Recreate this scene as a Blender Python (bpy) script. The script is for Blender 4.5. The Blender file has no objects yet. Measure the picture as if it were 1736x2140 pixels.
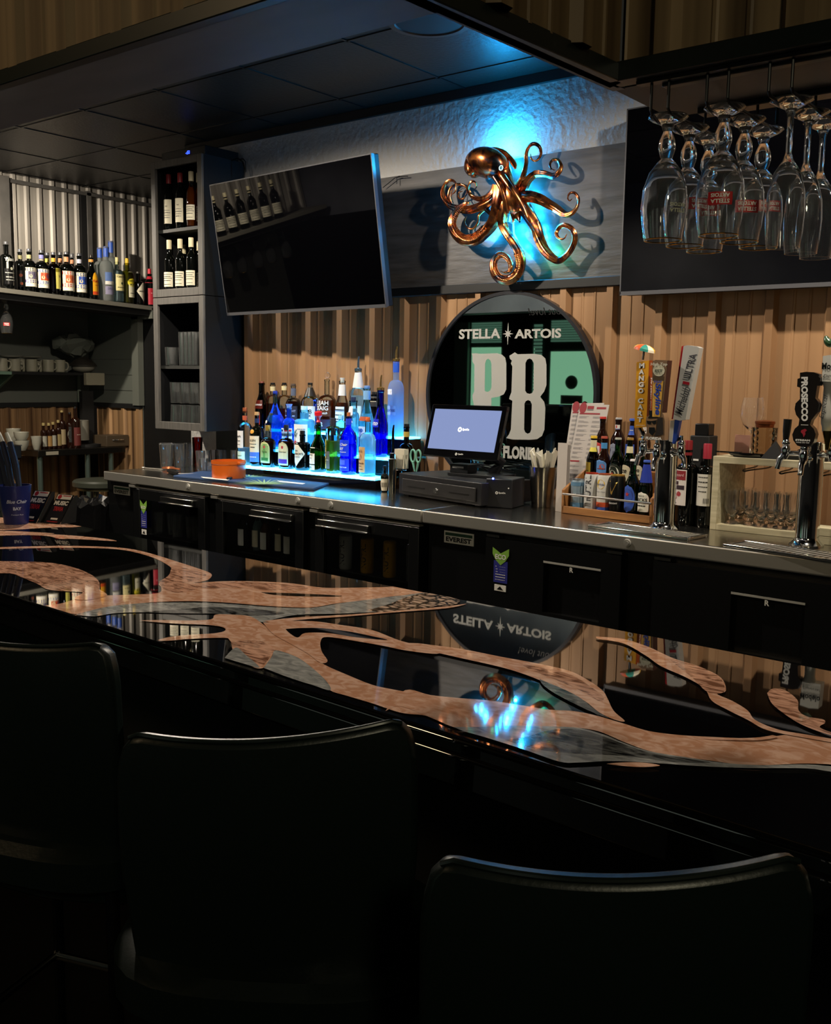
import bpy, math, random
import numpy as np
from mathutils import Vector, Matrix
random.seed(4)
C = bpy.context.scene.collection
pi = math.pi
# ---------------------------------------------------------------- camera
F_PX, YAW, PITCH, ROLL, CAM_Z = 2108.5, .67164, -.129326, .01515, 1.47
_fw = np.array([-math.sin(YAW)*math.cos(PITCH), math.cos(YAW)*math.cos(PITCH), math.sin(PITCH)])
_rt = np.array([math.cos(YAW), math.sin(YAW), 0.0])
_up = np.cross(_rt, _fw)
_r2 = _rt*math.cos(ROLL)+_up*math.sin(ROLL)
_u2 = -_rt*math.sin(ROLL)+_up*math.cos(ROLL)
cd = bpy.data.cameras.new('camera'); cam = bpy.data.objects.new('camera', cd); C.objects.link(cam)
cd.sensor_fit = 'HORIZONTAL'; cd.sensor_width = 36; cd.lens = F_PX/1736*36
cd.clip_start = .02; cd.clip_end = 60
cam.matrix_world = Matrix(((_r2[0],_u2[0],-_fw[0],0),(_r2[1],_u2[1],-_fw[1],0),(_r2[2],_u2[2],-_fw[2],CAM_Z),(0,0,0,1)))
bpy.context.scene.camera = cam
# survey helpers: where the sight line through a photo point meets a real plane of the room
def _ray(x, y): return _fw+_r2*(x-868)/F_PX+_u2*(1070-y)/F_PX
def onz(x, y, z): d = _ray(x, y); t = (z-CAM_Z)/d[2]; return (d[0]*t, d[1]*t, z)
def ony(x, y, Y): d = _ray(x, y); t = Y/d[1]; return (d[0]*t, Y, d[2]*t+CAM_Z)
def onx(x, y, X): d = _ray(x, y); t = X/d[0]; return (X, d[1]*t, d[2]*t+CAM_Z)
def depth(p): return float(np.dot(np.array(p)-np.array([0, 0, CAM_Z]), _fw))
# ---------------------------------------------------------------- world, lamps, exposure
sc = bpy.context.scene
sc.view_settings.view_transform = 'Standard'; sc.view_settings.look = 'None'
sc.view_settings.exposure = 0.12; sc.view_settings.gamma = 1.0; sc.view_settings.use_curve_mapping = False
w = bpy.data.worlds.new('world'); sc.world = w; w.use_nodes = True
w.node_tree.nodes['Background'].inputs[0].default_value = (.9, 1, .8, 1)
w.node_tree.nodes['Background'].inputs[1].default_value = .0022
def spot(name, loc, target, power, angle=150, blend=.6, size=.035, col=(1, .88, .72)):
    l = bpy.data.lights.new(name, 'SPOT'); l.energy = power; l.color = col; l.spot_size = math.radians(angle); l.spot_blend = blend
    l.shadow_soft_size = size
    o = bpy.data.objects.new(name, l); C.objects.link(o); o.location = loc
    o.rotation_euler = (Vector(target)-Vector(loc)).to_track_quat('-Z', 'Y').to_euler(); return o
def point(name, loc, power, col, size=.02):
    l = bpy.data.lights.new(name, 'POINT'); l.energy = power; l.color = col; l.shadow_soft_size = size
    o = bpy.data.objects.new(name, l); C.objects.link(o); o.location = loc; return o
spot('downlight', (-3.55, 2.6, 2.78), (-3.5, 2.6, 1.0), 175, 174, .4)
spot('downlight', (-5.7, 2.8, 2.78), (-6.1, 3.0, 1.2), 190, 172, .4)
spot('downlight', (-.9, 3.15, 2.78), (-1.1, 3.0, 1.0), 125, 174, .4)
spot('room_fill', (-3.2, -1.6, 3.1), (-3.5, 1.0, 2.4), 60, 120, .8, .2, (1, .72, .40))  # added fill behind the camera to lift the outer soffit siding
spot('room_fill', (2.0, -1.4, 3.1), (-.1, 1.7, 2.6), 110, 90, .8, .2, (1, .9, .6))  # second added fill, for the right hand soffit
# ---------------------------------------------------------------- materials
def lin(c):
    if isinstance(c, str):
        c = c.lstrip('#'); c = [int(c[i:i+2], 16)/255 for i in (0, 2, 4)]
    return tuple(((x/12.92) if x <= .04045 else ((x+.055)/1.055)**2.4) for x in c[:3])+(1,)
MATS = {}
def mat(name, col='#808080', rough=.5, metal=0, emit=None, estr=1, trans=0, ior=1.45, coat=0, alpha=1, spec=.5):
    if name in MATS: return MATS[name]
    m = bpy.data.materials.new(name); m.use_nodes = True; b = m.node_tree.nodes['Principled BSDF']
    I = b.inputs
    I['Base Color'].default_value = lin(col); I['Roughness'].default_value = rough; I['Metallic'].default_value = metal
    I['IOR'].default_value = ior; I['Transmission Weight'].default_value = trans; I['Coat Weight'].default_value = coat
    I['Coat Roughness'].default_value = .03; I['Specular IOR Level'].default_value = spec; I['Alpha'].default_value = alpha
    if emit: I['Emission Color'].default_value = lin(emit); I['Emission Strength'].default_value = estr
    MATS[name] = m; return m
def nt(m): return m.node_tree.nodes, m.node_tree.links, m.node_tree.nodes['Principled BSDF']
def noise_col(m, c1, c2, scale=20, stretch=(1, 1, 1), detail=4, lo=.35, hi=.65, kind='noise', dist=0):
    N, L, b = nt(m); t = N.new('ShaderNodeTexCoord'); mp = N.new('ShaderNodeMapping'); mp.inputs['Scale'].default_value = stretch
    L.new(t.outputs['Object'], mp.inputs[0])
    if kind == 'noise':
        n = N.new('ShaderNodeTexNoise'); n.inputs['Scale'].default_value = scale; n.inputs['Detail'].default_value = detail; n.inputs['Distortion'].default_value = dist; out = n.outputs[0]
    elif kind == 'voronoi':
        n = N.new('ShaderNodeTexVoronoi'); n.feature = 'DISTANCE_TO_EDGE'; n.inputs['Scale'].default_value = scale; out = n.outputs[0]
    else:
        n = N.new('ShaderNodeTexWave'); n.inputs['Scale'].default_value = scale; n.inputs['Distortion'].default_value = dist; n.inputs['Detail'].default_value = detail; out = n.outputs[1]
    L.new(mp.outputs[0], n.inputs[0])
    r = N.new('ShaderNodeValToRGB'); r.color_ramp.elements[0].position = lo; r.color_ramp.elements[1].position = hi
    r.color_ramp.elements[0].color = lin(c1); r.color_ramp.elements[1].color = lin(c2)
    L.new(out, r.inputs[0]); L.new(r.outputs[0], b.inputs['Base Color']); return n, r, mp
def bump(m, scale=60, strength=.3, dist=.004, stretch=(1, 1, 1), detail=3):
    N, L, b = nt(m); t = N.new('ShaderNodeTexCoord'); mp = N.new('ShaderNodeMapping'); mp.inputs['Scale'].default_value = stretch
    n = N.new('ShaderNodeTexNoise'); n.inputs['Scale'].default_value = scale; n.inputs['Detail'].default_value = detail
    bp = N.new('ShaderNodeBump'); bp.inputs['Strength'].default_value = strength; bp.inputs['Distance'].default_value = dist
    L.new(t.outputs['Object'], mp.inputs[0]); L.new(mp.outputs[0], n.inputs[0]); L.new(n.outputs[0], bp.inputs['Height']); L.new(bp.outputs[0], b.inputs['Normal'])
BLACK = mat('black_paint', '#0b0b0c', .35); MATTE = mat('matte_black', '#0c0c0c', .7); GLOSSBLK = mat('gloss_black', '#050506', .08)
COOLER = mat('cooler_black', '#0b0c0d', .32); CHROME = mat('chrome', '#e4e6e6', .09, 1); STEEL = mat('brushed_steel', '#b8b4ac', .42, .8)
bump(STEEL, 25, .12, .002, (1, 12, 1)); DSTEEL = mat('dark_steel', '#5a5a58', .35, 1)
WHITE = mat('white', '#e6e4de', .5); CREAM = mat('cream_label', '#ded6bf', .55); GREYP = mat('grey_paint', '#4e5049', .6)
CABFR = mat('cabinet_frame', '#56534e', .55); noise_col(CABFR, '#4b4946', '#5b5854', 8, (12, 1, .8))
CABIN = mat('cabinet_black', '#0c0d0f', .5); GLASS = mat('clear_glass', '#ffffff', .0, trans=1, ior=1.45)
PANE = mat('cooler_glass', '#c4c8c8', .0, trans=1, ior=1.45)
TAN = mat('copper_siding', '#a27450', .4, .2)
N_, L_, B_ = nt(TAN)
def stripes(m, cols, scale, axis=0):
    # rib reflections and shading put into the siding colour, constant along its height
    N, L, b = nt(m); t = N.new('ShaderNodeTexCoord'); mp = N.new('ShaderNodeMapping')
    mp.inputs['Scale'].default_value = (1, 0, 0) if axis == 0 else (0, 1, 0)
    n = N.new('ShaderNodeTexNoise'); n.inputs['Scale'].default_value = scale; n.inputs['Detail'].default_value = 2
    r = N.new('ShaderNodeValToRGB'); r.color_ramp.elements[0].position = .35; r.color_ramp.elements[1].position = .62
    r.color_ramp.elements[0].color = lin(cols[0]); r.color_ramp.elements[1].color = lin(cols[1])
    L.new(t.outputs['Object'], mp.inputs[0]); L.new(mp.outputs[0], n.inputs[0]); L.new(n.outputs[0], r.inputs[0]); L.new(r.outputs[0], b.inputs['Base Color'])
stripes(TAN, ('#94704f', '#a8835f'), 11)
def thin(name, col, rough=0.0, gloss=1.0):
    """thin glass wall: tinted see-through with fresnel reflection"""
    m = bpy.data.materials.new(name); m.use_nodes = True; N = m.node_tree.nodes; L = m.node_tree.links; N.remove(N['Principled BSDF'])
    o = N['Material Output']; t = N.new('ShaderNodeBsdfTransparent'); t.inputs[0].default_value = lin(col)
    g = N.new('ShaderNodeBsdfGlossy'); g.inputs['Roughness'].default_value = rough+.02; g.inputs[0].default_value = (1, 1, 1, 1)
    f = N.new('ShaderNodeFresnel'); f.inputs[0].default_value = 1.5; x = N.new('ShaderNodeMixShader'); mu = N.new('ShaderNodeMath'); mu.operation = 'MULTIPLY'; mu.inputs[1].default_value = gloss
    L.new(f.outputs[0], mu.inputs[0]); L.new(mu.outputs[0], x.inputs[0]); L.new(t.outputs[0], x.inputs[1]); L.new(g.outputs[0], x.inputs[2])
    L.new(x.outputs[0], o.inputs[0]); MATS[name] = m; return m
def cloudy(name, col, k=.45, ior=1.33, rough=0.0):
    """liquid or frosted glass: refracts, and scatters part of the light through"""
    m = bpy.data.materials.new(name); m.use_nodes = True; N = m.node_tree.nodes; L = m.node_tree.links; N.remove(N['Principled BSDF'])
    o = N['Material Output']; g = N.new('ShaderNodeBsdfGlass'); g.inputs['Color'].default_value = lin(col); g.inputs['IOR'].default_value = ior; g.inputs['Roughness'].default_value = rough
    t = N.new('ShaderNodeBsdfTranslucent'); t.inputs[0].default_value = lin(col); x = N.new('ShaderNodeMixShader'); x.inputs[0].default_value = k
    df = N.new('ShaderNodeBsdfDiffuse'); df.inputs[0].default_value = lin(col); y = N.new('ShaderNodeMixShader'); y.inputs[0].default_value = .35
    L.new(t.outputs[0], y.inputs[1]); L.new(df.outputs[0], y.inputs[2])
    L.new(g.outputs[0], x.inputs[1]); L.new(y.outputs[0], x.inputs[2]); L.new(x.outputs[0], o.inputs[0]); MATS[name] = m; return m
def hazy(m, k):
    # pale diffuse mixed in so that glassware looks more brightly lit
    N = m.node_tree.nodes; L = m.node_tree.links; o = N['Material Output']; src = o.inputs[0].links[0].from_socket
    d = N.new('ShaderNodeBsdfDiffuse'); d.inputs[0].default_value = (.9, .92, .9, 1); x = N.new('ShaderNodeMixShader'); x.inputs[0].default_value = k
    L.new(src, x.inputs[1]); L.new(d.outputs[0], x.inputs[2]); L.new(x.outputs[0], o.inputs[0]); return m
hazy(GLASS, .015)
# ---------------------------------------------------------------- object helpers
def _world_off(p):
    v = Vector((0, 0, 0))
    while p: v += p.location; p = p.parent
    return v
def thing(name, label, cat, loc=(0, 0, 0), rotz=0, group=None):
    o = bpy.data.objects.new(name, None); C.objects.link(o); o.empty_display_size = .05
    o.location = loc; o.rotation_euler = (0, 0, rotz); o['label'] = label; o['category'] = cat
    if group: o['group'] = group
    return o
def tag(o, label, cat, group=None):
    o['label'] = label; o['category'] = cat
    if group: o['group'] = group
    return o
def struct(o): o['kind'] = 'structure'; return o
def dup(root, loc=None, rotz=None, label=None, group=None):
    r = root.copy(); C.objects.link(r)
    if loc is not None: r.location = loc
    if rotz is not None: r.rotation_euler = (0, 0, rotz)
    if label: r['label'] = label
    if group: r['group'] = group
    for ch in list(root.children):
        c = ch.copy(); C.objects.link(c); c.parent = r
        for g in ch.children:
            d = g.copy(); C.objects.link(d); d.parent = c
    return r
class MB:
    def __init__(s): s.v = []; s.f = []; s.m = []; s.cur = 0
    def add(s, vs, fs):
        n = len(s.v); s.v += [tuple(map(float, p)) for p in vs]; s.f += [tuple(i+n for i in f) for f in fs]; s.m += [s.cur]*len(fs); return s
    def box(s, x0, x1, y0, y1, z0, z1):
        return s.add([(x0,y0,z0),(x1,y0,z0),(x1,y1,z0),(x0,y1,z0),(x0,y0,z1),(x1,y0,z1),(x1,y1,z1),(x0,y1,z1)],
                     [(0,3,2,1),(4,5,6,7),(0,1,5,4),(1,2,6,5),(2,3,7,6),(3,0,4,7)])
    def quadbox(s, pts, z0, z1):   # vertical prism over a list of xy points
        n = len(pts); a = sum(pts[i][0]*pts[(i+1)%n][1]-pts[(i+1)%n][0]*pts[i][1] for i in range(n))
        if a < 0: pts = pts[::-1]
        return s.add([(x,y,z0) for x,y in pts]+[(x,y,z1) for x,y in pts],
                     [tuple(range(n))[::-1], tuple(range(n,2*n))]+[(i,(i+1)%n,n+(i+1)%n,n+i) for i in range(n)])
    def hexa(s, b, t):            # any 4 bottom and 4 top points
        return s.add(list(b)+list(t), [(0,3,2,1),(4,5,6,7),(0,1,5,4),(1,2,6,5),(2,3,7,6),(3,0,4,7)])
    def cyl(s, p0, p1, r0, r1=None, n=16, caps=True):
        r1 = r0 if r1 is None else r1
        p0 = Vector(p0); p1 = Vector(p1); d = (p1-p0).normalized(); a = d.orthogonal().normalized(); b = d.cross(a)
        vs = []
        for p, r in ((p0, r0), (p1, r1)):
            for i in range(n): t = 2*pi*i/n; vs.append(p+a*(r*math.cos(t))+b*(r*math.sin(t)))
        fs = [(i,(i+1)%n,n+(i+1)%n,n+i) for i in range(n)]
        if caps: fs += [tuple(range(n))[::-1], tuple(range(n,2*n))]
        return s.add(vs, fs)
    def lathe(s, prof, c=(0,0,0), n=24, sx=1, sy=1, ex=None, cap0=True, cap1=True):
        vs = []; fs = []; k = len(prof)
        for j, p in enumerate(prof):
            r, z = p[0], p[1]; e = (ex[j] if ex else 2)
            for i in range(n):
                t = 2*pi*(i+.5)/n; ct, st = math.cos(t), math.sin(t)
                q = (abs(ct)**e+abs(st)**e)**(-1/e) if e != 2 else 1
                vs.append((c[0]+r*q*ct*sx, c[1]+r*q*st*sy, c[2]+z))
        for j in range(k-1):
            for i in range(n): fs.append((j*n+i, j*n+(i+1)%n, (j+1)*n+(i+1)%n, (j+1)*n+i))
        if cap0: fs.append(tuple(range(n))[::-1])
        if cap1: fs.append(tuple(range((k-1)*n, k*n)))
        return s.add(vs, fs)
    def tube(s, pts, rad, n=10, lobes=0, amp=0, twist=0, caps=True, flat=1):
        P = [Vector(p) for p in pts]; k = len(P); rad = rad if hasattr(rad, '__len__') else [rad]*k
        vs = []; T0 = (P[1]-P[0]).normalized(); a = T0.orthogonal().normalized()
        for j in range(k):
            T = (P[min(j+1,k-1)]-P[max(j-1,0)]).normalized(); a = (a-T*a.dot(T)).normalized(); b = T.cross(a)
            for i in range(n):
                t = 2*pi*i/n; rr = rad[j]*(1+amp*math.cos(lobes*t+twist*j)) if lobes else rad[j]
                vs.append(P[j]+a*(rr*math.cos(t))+b*(rr*math.sin(t)*flat))
        fs = [(j*n+i, j*n+(i+1)%n, (j+1)*n+(i+1)%n, (j+1)*n+i) for j in range(k-1) for i in range(n)]
        if caps: fs += [tuple(range(n))[::-1], tuple(range((k-1)*n, k*n))]
        return s.add(vs, fs)
    def sphere(s, c, r, n=12, m=8, sx=1, sy=1, sz=1):
        return s.lathe([(max(1e-4, r*math.sin(pi*j/m)), -r*math.cos(pi*j/m)*sz) for j in range(m+1)], c, n, sx, sy)
    def ring(s, c, R, r, n=32, m=8, axis='y'):
        vs = []
        for i in range(n):
            t = 2*pi*i/n
            for j in range(m):
                q = 2*pi*j/m; a = R+r*math.cos(q); h = r*math.sin(q)
                vs.append((c[0]+a*math.cos(t), c[1]+h, c[2]+a*math.sin(t)) if axis == 'y' else (c[0]+a*math.cos(t), c[1]+a*math.sin(t), c[2]+h))
        return s.add(vs, [(i*m+j, i*m+(j+1)%m, ((i+1)%n)*m+(j+1)%m, ((i+1)%n)*m+j) for i in range(n) for j in range(m)])
    def build(s, name, m, parent=None, world=False, bevel=0, smooth=True, ang=35):
        me = bpy.data.meshes.new(name); vs = s.v
        if world and parent:
            o = _world_off(parent); vs = [(x-o.x, y-o.y, z-o.z) for x, y, z in vs]
        me.from_pydata(vs, [], s.f); me.validate()
        ms = m if isinstance(m, (list, tuple)) else [m]
        for x in ms: me.materials.append(x)
        if len(ms) > 1 and len(me.polygons) == len(s.m): me.polygons.foreach_set('material_index', s.m)
        if smooth: me.shade_smooth(); me.set_sharp_from_angle(angle=math.radians(ang))
        o = bpy.data.objects.new(name, me); C.objects.link(o)
        if parent: o.parent = parent
        if bevel:
            b = o.modifiers.new('bevel', 'BEVEL'); b.width = bevel; b.segments = 2; b.limit_method = 'ANGLE'; b.harden_normals = False
        return o
def smooth_path(pts, k=6):
    P = [np.array(p, float) for p in pts]; out = []
    for i in range(len(P)-1):
        p0, p1, p2, p3 = P[max(i-1,0)], P[i], P[i+1], P[min(i+2,len(P)-1)]
        for j in range(k):
            t = j/k; out.append(.5*((2*p1)+(-p0+p2)*t+(2*p0-5*p1+4*p2-p3)*t*t+(-p0+3*p1-3*p2+p3)*t**3))
    out.append(P[-1]); return out
# text and flat shapes -> (verts2d, faces)
_tc = {}
def text2d(s, bold=0., shear=0., sx=1.):
    key = (s, bold, shear, sx)
    if key in _tc: return _tc[key]
    cu = bpy.data.curves.new('t', 'FONT'); cu.body = s; cu.size = 1; cu.offset = bold; cu.shear = shear; cu.resolution_u = 3
    o = bpy.data.objects.new('t', cu); C.objects.link(o); me = o.to_mesh()
    v = [(p.co.x*sx, p.co.y) for p in me.vertices]; f = [tuple(p.vertices) for p in me.polygons]
    o.to_mesh_clear(); bpy.data.objects.remove(o); bpy.data.curves.remove(cu)
    if v:
        x0 = min(a for a, b in v); x1 = max(a for a, b in v); y0 = min(b for a, b in v); y1 = max(b for a, b in v)
        v = [(a-(x0+x1)/2, b-(y0+y1)/2) for a, b in v]; r = (v, f, x1-x0, y1-y0)
    else: r = ([], [], 1, 1)
    _tc[key] = r; return r
def shape2d(loops):
    cu = bpy.data.curves.new('s', 'CURVE'); cu.dimensions = '2D'; cu.fill_mode = 'BOTH'
    for L in loops:
        sp = cu.splines.new('POLY'); sp.points.add(len(L)-1)
        for i, p in enumerate(L): sp.points[i].co = (p[0], p[1], 0, 1)
        sp.use_cyclic_u = True
    o = bpy.data.objects.new('s', cu); C.objects.link(o); me = o.to_mesh()
    v = [(p.co.x, p.co.y) for p in me.vertices]; f = [tuple(p.vertices) for p in me.polygons]
    o.to_mesh_clear(); bpy.data.objects.remove(o); bpy.data.curves.remove(cu); return v, f
def put2d(mb, vf, O, U, V, s=1.0):    # lay a 2D mesh on a plane: origin O, axes U, V
    O = Vector(O); U = Vector(U); V = Vector(V)
    mb.add([O+U*(x*s)+V*(y*s) for x, y in vf[0]], vf[1]); return mb
def write(mb, s, O, U, V, w=None, h=None, bold=.02, shear=0, sx=1):
    t = text2d(s, bold, shear, sx); k = (w/t[2]) if w else (h/t[3])
    ky = (h/t[3]) if (h and w) else k
    O = Vector(O); U = Vector(U).normalized(); V = Vector(V).normalized()
    mb.add([O+U*(x*k)+V*(y*ky) for x, y in t[0]], t[1]); return mb
def prism2d(mb, loops, O, U, V, th):   # thick cut-out shape, front face away from U x V
    O = Vector(O); U = Vector(U); V = Vector(V); N = U.cross(V).normalized()
    vf = shape2d(loops); n = len(vf[0])
    put2d(mb, vf, O, U, V); mb.add([O-N*th+U*x+V*y for x, y in vf[0]], [f[::-1] for f in vf[1]])
    for L in loops:
        k = len(L); a = [O+U*p[0]+V*p[1] for p in L]; b = [p-N*th for p in a]
        mb.add(a+b, [(i,(i+1)%k,k+(i+1)%k,k+i) for i in range(k)])
    return mb
# ================================================================ the room
WY = 4.0; CEIL = 2.83
S = lambda mb, name, m, **k: struct(mb.build(name, m, **k))
S(MB().box(-10, 3, -3.2, 6, -.1, 0), 'floor', mat('dark_floor', '#0d0c0b', .5))
PLAST = mat('textured_plaster', '#b9b7b4', .7); bump(PLAST, 34, .75, .012, (1, 1, 1), 5)
S(MB().box(-4.95, 3, WY, 6.0, 0, CEIL+.4), 'wall_back', PLAST)
S(MB().box(-10, -7.2, 1.2, 6, 0, 3.3), 'wall_left', mat('grey_wall', '#5b5e57', .7))
nook = MB().box(-7.2, -6.5, 4.79, 5.6, 0, 1.97); S(nook, 'wall_nook', mat('grey_wall2', '#5c6059', .7))
S(MB().box(3, 3.2, -3.2, 6, 0, 3.3), 'wall_right', MATTE)
S(MB().box(-10, 3.2, -3.4, -3.2, 0, 3.3), 'wall_front', mat('rear_wall', '#10150f', .7))
# suspended tile ceiling over the service area: tiles and grid lines in one surface
CT = mat('ceiling_tile', '#1b1917', .42)
N, L, b = nt(CT)
def brickmask(N, L, b):
    t = N.new('ShaderNodeTexCoord'); mp = N.new('ShaderNodeMapping'); mp.inputs['Location'].default_value = (.05, .02, 0)
    n = N.new('ShaderNodeTexNoise'); n.inputs['Scale'].default_value = 60; n.inputs['Detail'].default_value = 4
    bp = N.new('ShaderNodeBump'); bp.inputs['Strength'].default_value = .35; bp.inputs['Distance'].default_value = .004
    L.new(t.outputs['Object'], n.inputs[0]); L.new(n.outputs[0], bp.inputs['Height']); L.new(bp.outputs[0], b.inputs['Normal'])
brickmask(N, L, b)
cg = MB(); cg.box(-7.2, 3, 1.15, 6, CEIL, CEIL+.05); cg.box(-10, 3, -3.2, 1.15, 3.4, 3.45)
S(cg, 'ceiling', CT)
grid = MB(); gx0 = -2.30
for i in range(-3, 10):
    x = gx0-.61*i; grid.box(x-.006, x+.006, 1.3, 4.8 if x < -4.95 else WY, CEIL-.004, CEIL)
for i in range(5):
    y = 3.20+.3*(i-1)*2 if 0 else 3.17+.61*(i-2)
    if y < 4.7: grid.box(-7.2, 1.2, y-.006, y+.006, CEIL-.004, CEIL)
S(grid, 'trim_1', mat('grid_black', '#0a0a0b', .4))
o = MB().box(-4.95, 1.5, WY-.02, WY, CEIL-.045, CEIL-.002).build('trim_2', MATTE); struct(o)
# ceiling speaker
c = onz(897, 43, CEIL)
sp = thing('ceiling_speaker', 'round flush black speaker set in a ceiling tile above the lit octopus', 'speaker', (c[0], c[1], CEIL))
MB().lathe([(.135, 0), (.15, -.004), (.158, -.012), (.135, -.013), (.13, -.006), (.13, 0)], n=48, cap0=False, cap1=False).build('rim', mat('speaker_rim', '#2f3034', .35), sp)
MB().lathe([(.13, -.001), (.13, -.008), (.001, -.009)], n=48, cap0=False).build('grille', mat('speaker_grille', '#121315', .6), sp)
# ---- ribbed metal siding
def siding(mb, a, b, z0, z1, phase=0, pitch=.2303, h=.026, pos=None):
    # a, b: xy ends of the run, ribs stand out to the right-hand side of a->b
    A = Vector((a[0], a[1], 0)); B = Vector((b[0], b[1], 0)); Lg = (B-A).length; U = (B-A)/Lg; Nn = Vector((U.y, -U.x, 0))
    pts = [(0, 0)]; prof_ = ((-.021,0),(-.010,h),(.010,h),(.021,0)) if pitch < .15 else ((-.030,0),(-.017,h),(.013,h),(.026,0),(.078,0),(.082,.003),(.088,.003),(.092,0),(.138,0),(.142,.003),(.148,.003),(.152,0))
    k = -1
    while True:
        s = phase+k*pitch; k += 1
        if s > Lg+pitch: break
        for ds, d in prof_:
            q = s+ds
            if 0 < q < Lg: pts.append((q, d))
    pts.append((Lg, 0))
    vs = []
    for q, d in pts:
        p = A+U*q+Nn*d; vs += [(p.x, p.y, z0), (p.x, p.y, z1)]
    for q, d in ((Lg, -.008), (0, -.008)):
        p = A+U*q+Nn*d; vs += [(p.x, p.y, z0), (p.x, p.y, z1)]
    n = len(vs)//2
    fs = [(2*i, 2*((i+1)%n), 2*((i+1)%n)+1, 2*i+1) for i in range(n)]
    mb.add(vs, fs); return mb
xa = -4.44
S(siding(MB(), (xa, WY-.01), (2.5, WY-.01), .0, 1.895, phase=(-3.255-xa) % .2303), 'wall_siding_back', TAN, smooth=False)
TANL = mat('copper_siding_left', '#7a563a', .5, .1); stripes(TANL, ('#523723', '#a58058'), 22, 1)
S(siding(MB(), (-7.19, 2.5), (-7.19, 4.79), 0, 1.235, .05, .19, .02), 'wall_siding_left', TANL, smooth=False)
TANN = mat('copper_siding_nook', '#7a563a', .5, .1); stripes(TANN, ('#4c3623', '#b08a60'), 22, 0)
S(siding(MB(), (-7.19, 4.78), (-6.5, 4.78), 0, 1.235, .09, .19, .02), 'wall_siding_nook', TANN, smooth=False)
tr = MB(); tr.box(-7.19, -7.165, 2.4, 4.79, 1.225, 1.26); tr.box(-7.19, -6.5, 4.755, 4.79, 1.225, 1.26); tr.box(-7.19, -7.06, 4.66, 4.76, 0, 1.235)
S(tr, 'trim_3', MATTE)
gr = MB(); gr.box(-6.56, -6.48, 4.74, 4.79, 1.25, 2.0); gr.box(-6.56, -6.3, 4.74, 4.79, 1.9, 1.98); S(gr, 'trim_4', mat('door_trim', '#62655d', .6))
S(MB().box(-6.499, -4.94, 4.795, 4.9, 0, 2.2), 'door_1', mat('dark_door', '#060606', .6))
S(MB().box(-6.5, -4.94, 5.7, 6, 1.9, 2.9), 'wall_upper_nook', MATTE)
# seams of the boards on the nook wall
sm = MB()
for z in (1.60, 1.48, 1.36): sm.box(-7.17, -6.57, 4.786, 4.789, z, z+.003)
S(sm, 'trim_5', mat('seam', '#3c3f3a', .7))
# ---- bulkhead wall of galvanised siding with bottle shelf, on the left
XB = -6.62
GALV = mat('galvanised_siding', '#8a857c', .5, .15); stripes(GALV, ('#7d7871', '#b0aaa0'), 12, 1)
S(siding(MB(), (XB, 1.26), (XB, 5.7), 2.0, 2.83, .04, .098, .014), 'wall_bulkhead', GALV, smooth=False)
S(MB().box(XB-.12, XB-.02, 1.26, 5.8, 2.0, 2.83), 'wall_bulkhead_core', MATTE)
yp = onx(174, 450, XB+.03)[1]
pt = MB(); pt.box(XB, XB+.035, yp+.03, yp+.07, 2.0, 2.8); y1 = onx(12, 450, XB+.04)[1]; pt.box(XB, XB+.05, y1-.05, y1+.03, 2.0, 2.8)
pt.box(XB, XB+.035, 3.0, 5.7, 2.765, 2.79)
S(pt, 'trim_6', CABFR, bevel=.003)
pd = MB(); pd.box(XB, XB+.03, yp-.015, yp+.03, 2.0, 2.765); pd.box(XB, XB+.03, 3.2, y1-.06, 2.0, 2.8); S(pd, 'trim_7', MATTE)
# ---- grey board on the wall behind octopus and screens
BRD = mat('charcoal_board', '#4c4a49', .55); noise_col(BRD, '#403e3d', '#575453', 3, (1.2, 1, 9), 8)
bump(BRD, 4, .4, .012, (1.2, 1, 6), 6)
bd = thing('backing_board', 'wide charcoal painted wooden board on the wall behind the copper octopus', 'board', (-2.6, WY, 1.9))
MB().box(-4.4, 2.5, WY-.024, WY-.001, 1.925, 2.475).build('panel', BRD, bd, True)
MB().box(-4.4, 2.5, WY-.045, WY-.0015, 1.885, 1.927).build('ledge', mat('navy_black', '#040507', .55), bd, True, bevel=.003)
# ---- dropped soffit round the bar: siding outside, black angle trim, flat underside
SZ = 2.01; SX = -.90
SOF = mat('soffit_underside', '#5c5e66', .45); noise_col(SOF, '#54565e', '#666870', 3, (1, 3, 1), 3)
SOFS = mat('soffit_siding_unlit', '#5a4630', .6, .1); stripes(SOFS, ('#43331f', '#7b664a'), 18, 0)  # same panel as the back wall, its unlit darkness put into the colour
SOFJ = mat('soffit_siding_side_unlit', '#5a4630', .6, .1); stripes(SOFJ, ('#43331f', '#6b583e'), 18, 1)  # unlit darkness put into the colour here as well
ZT = 3.2
fl = lambda x: 1.035-.0*x
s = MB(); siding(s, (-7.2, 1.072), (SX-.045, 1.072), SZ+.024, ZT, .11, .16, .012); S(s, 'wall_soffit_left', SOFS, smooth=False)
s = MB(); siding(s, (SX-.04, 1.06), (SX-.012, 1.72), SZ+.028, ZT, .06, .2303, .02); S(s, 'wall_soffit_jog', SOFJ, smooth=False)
s = MB(); siding(s, (SX-.012, 1.735), (2.6, 1.735), SZ+.028, ZT, .085, .2303, .02); S(s, 'wall_soffit_right', SOFS, smooth=False)
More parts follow.
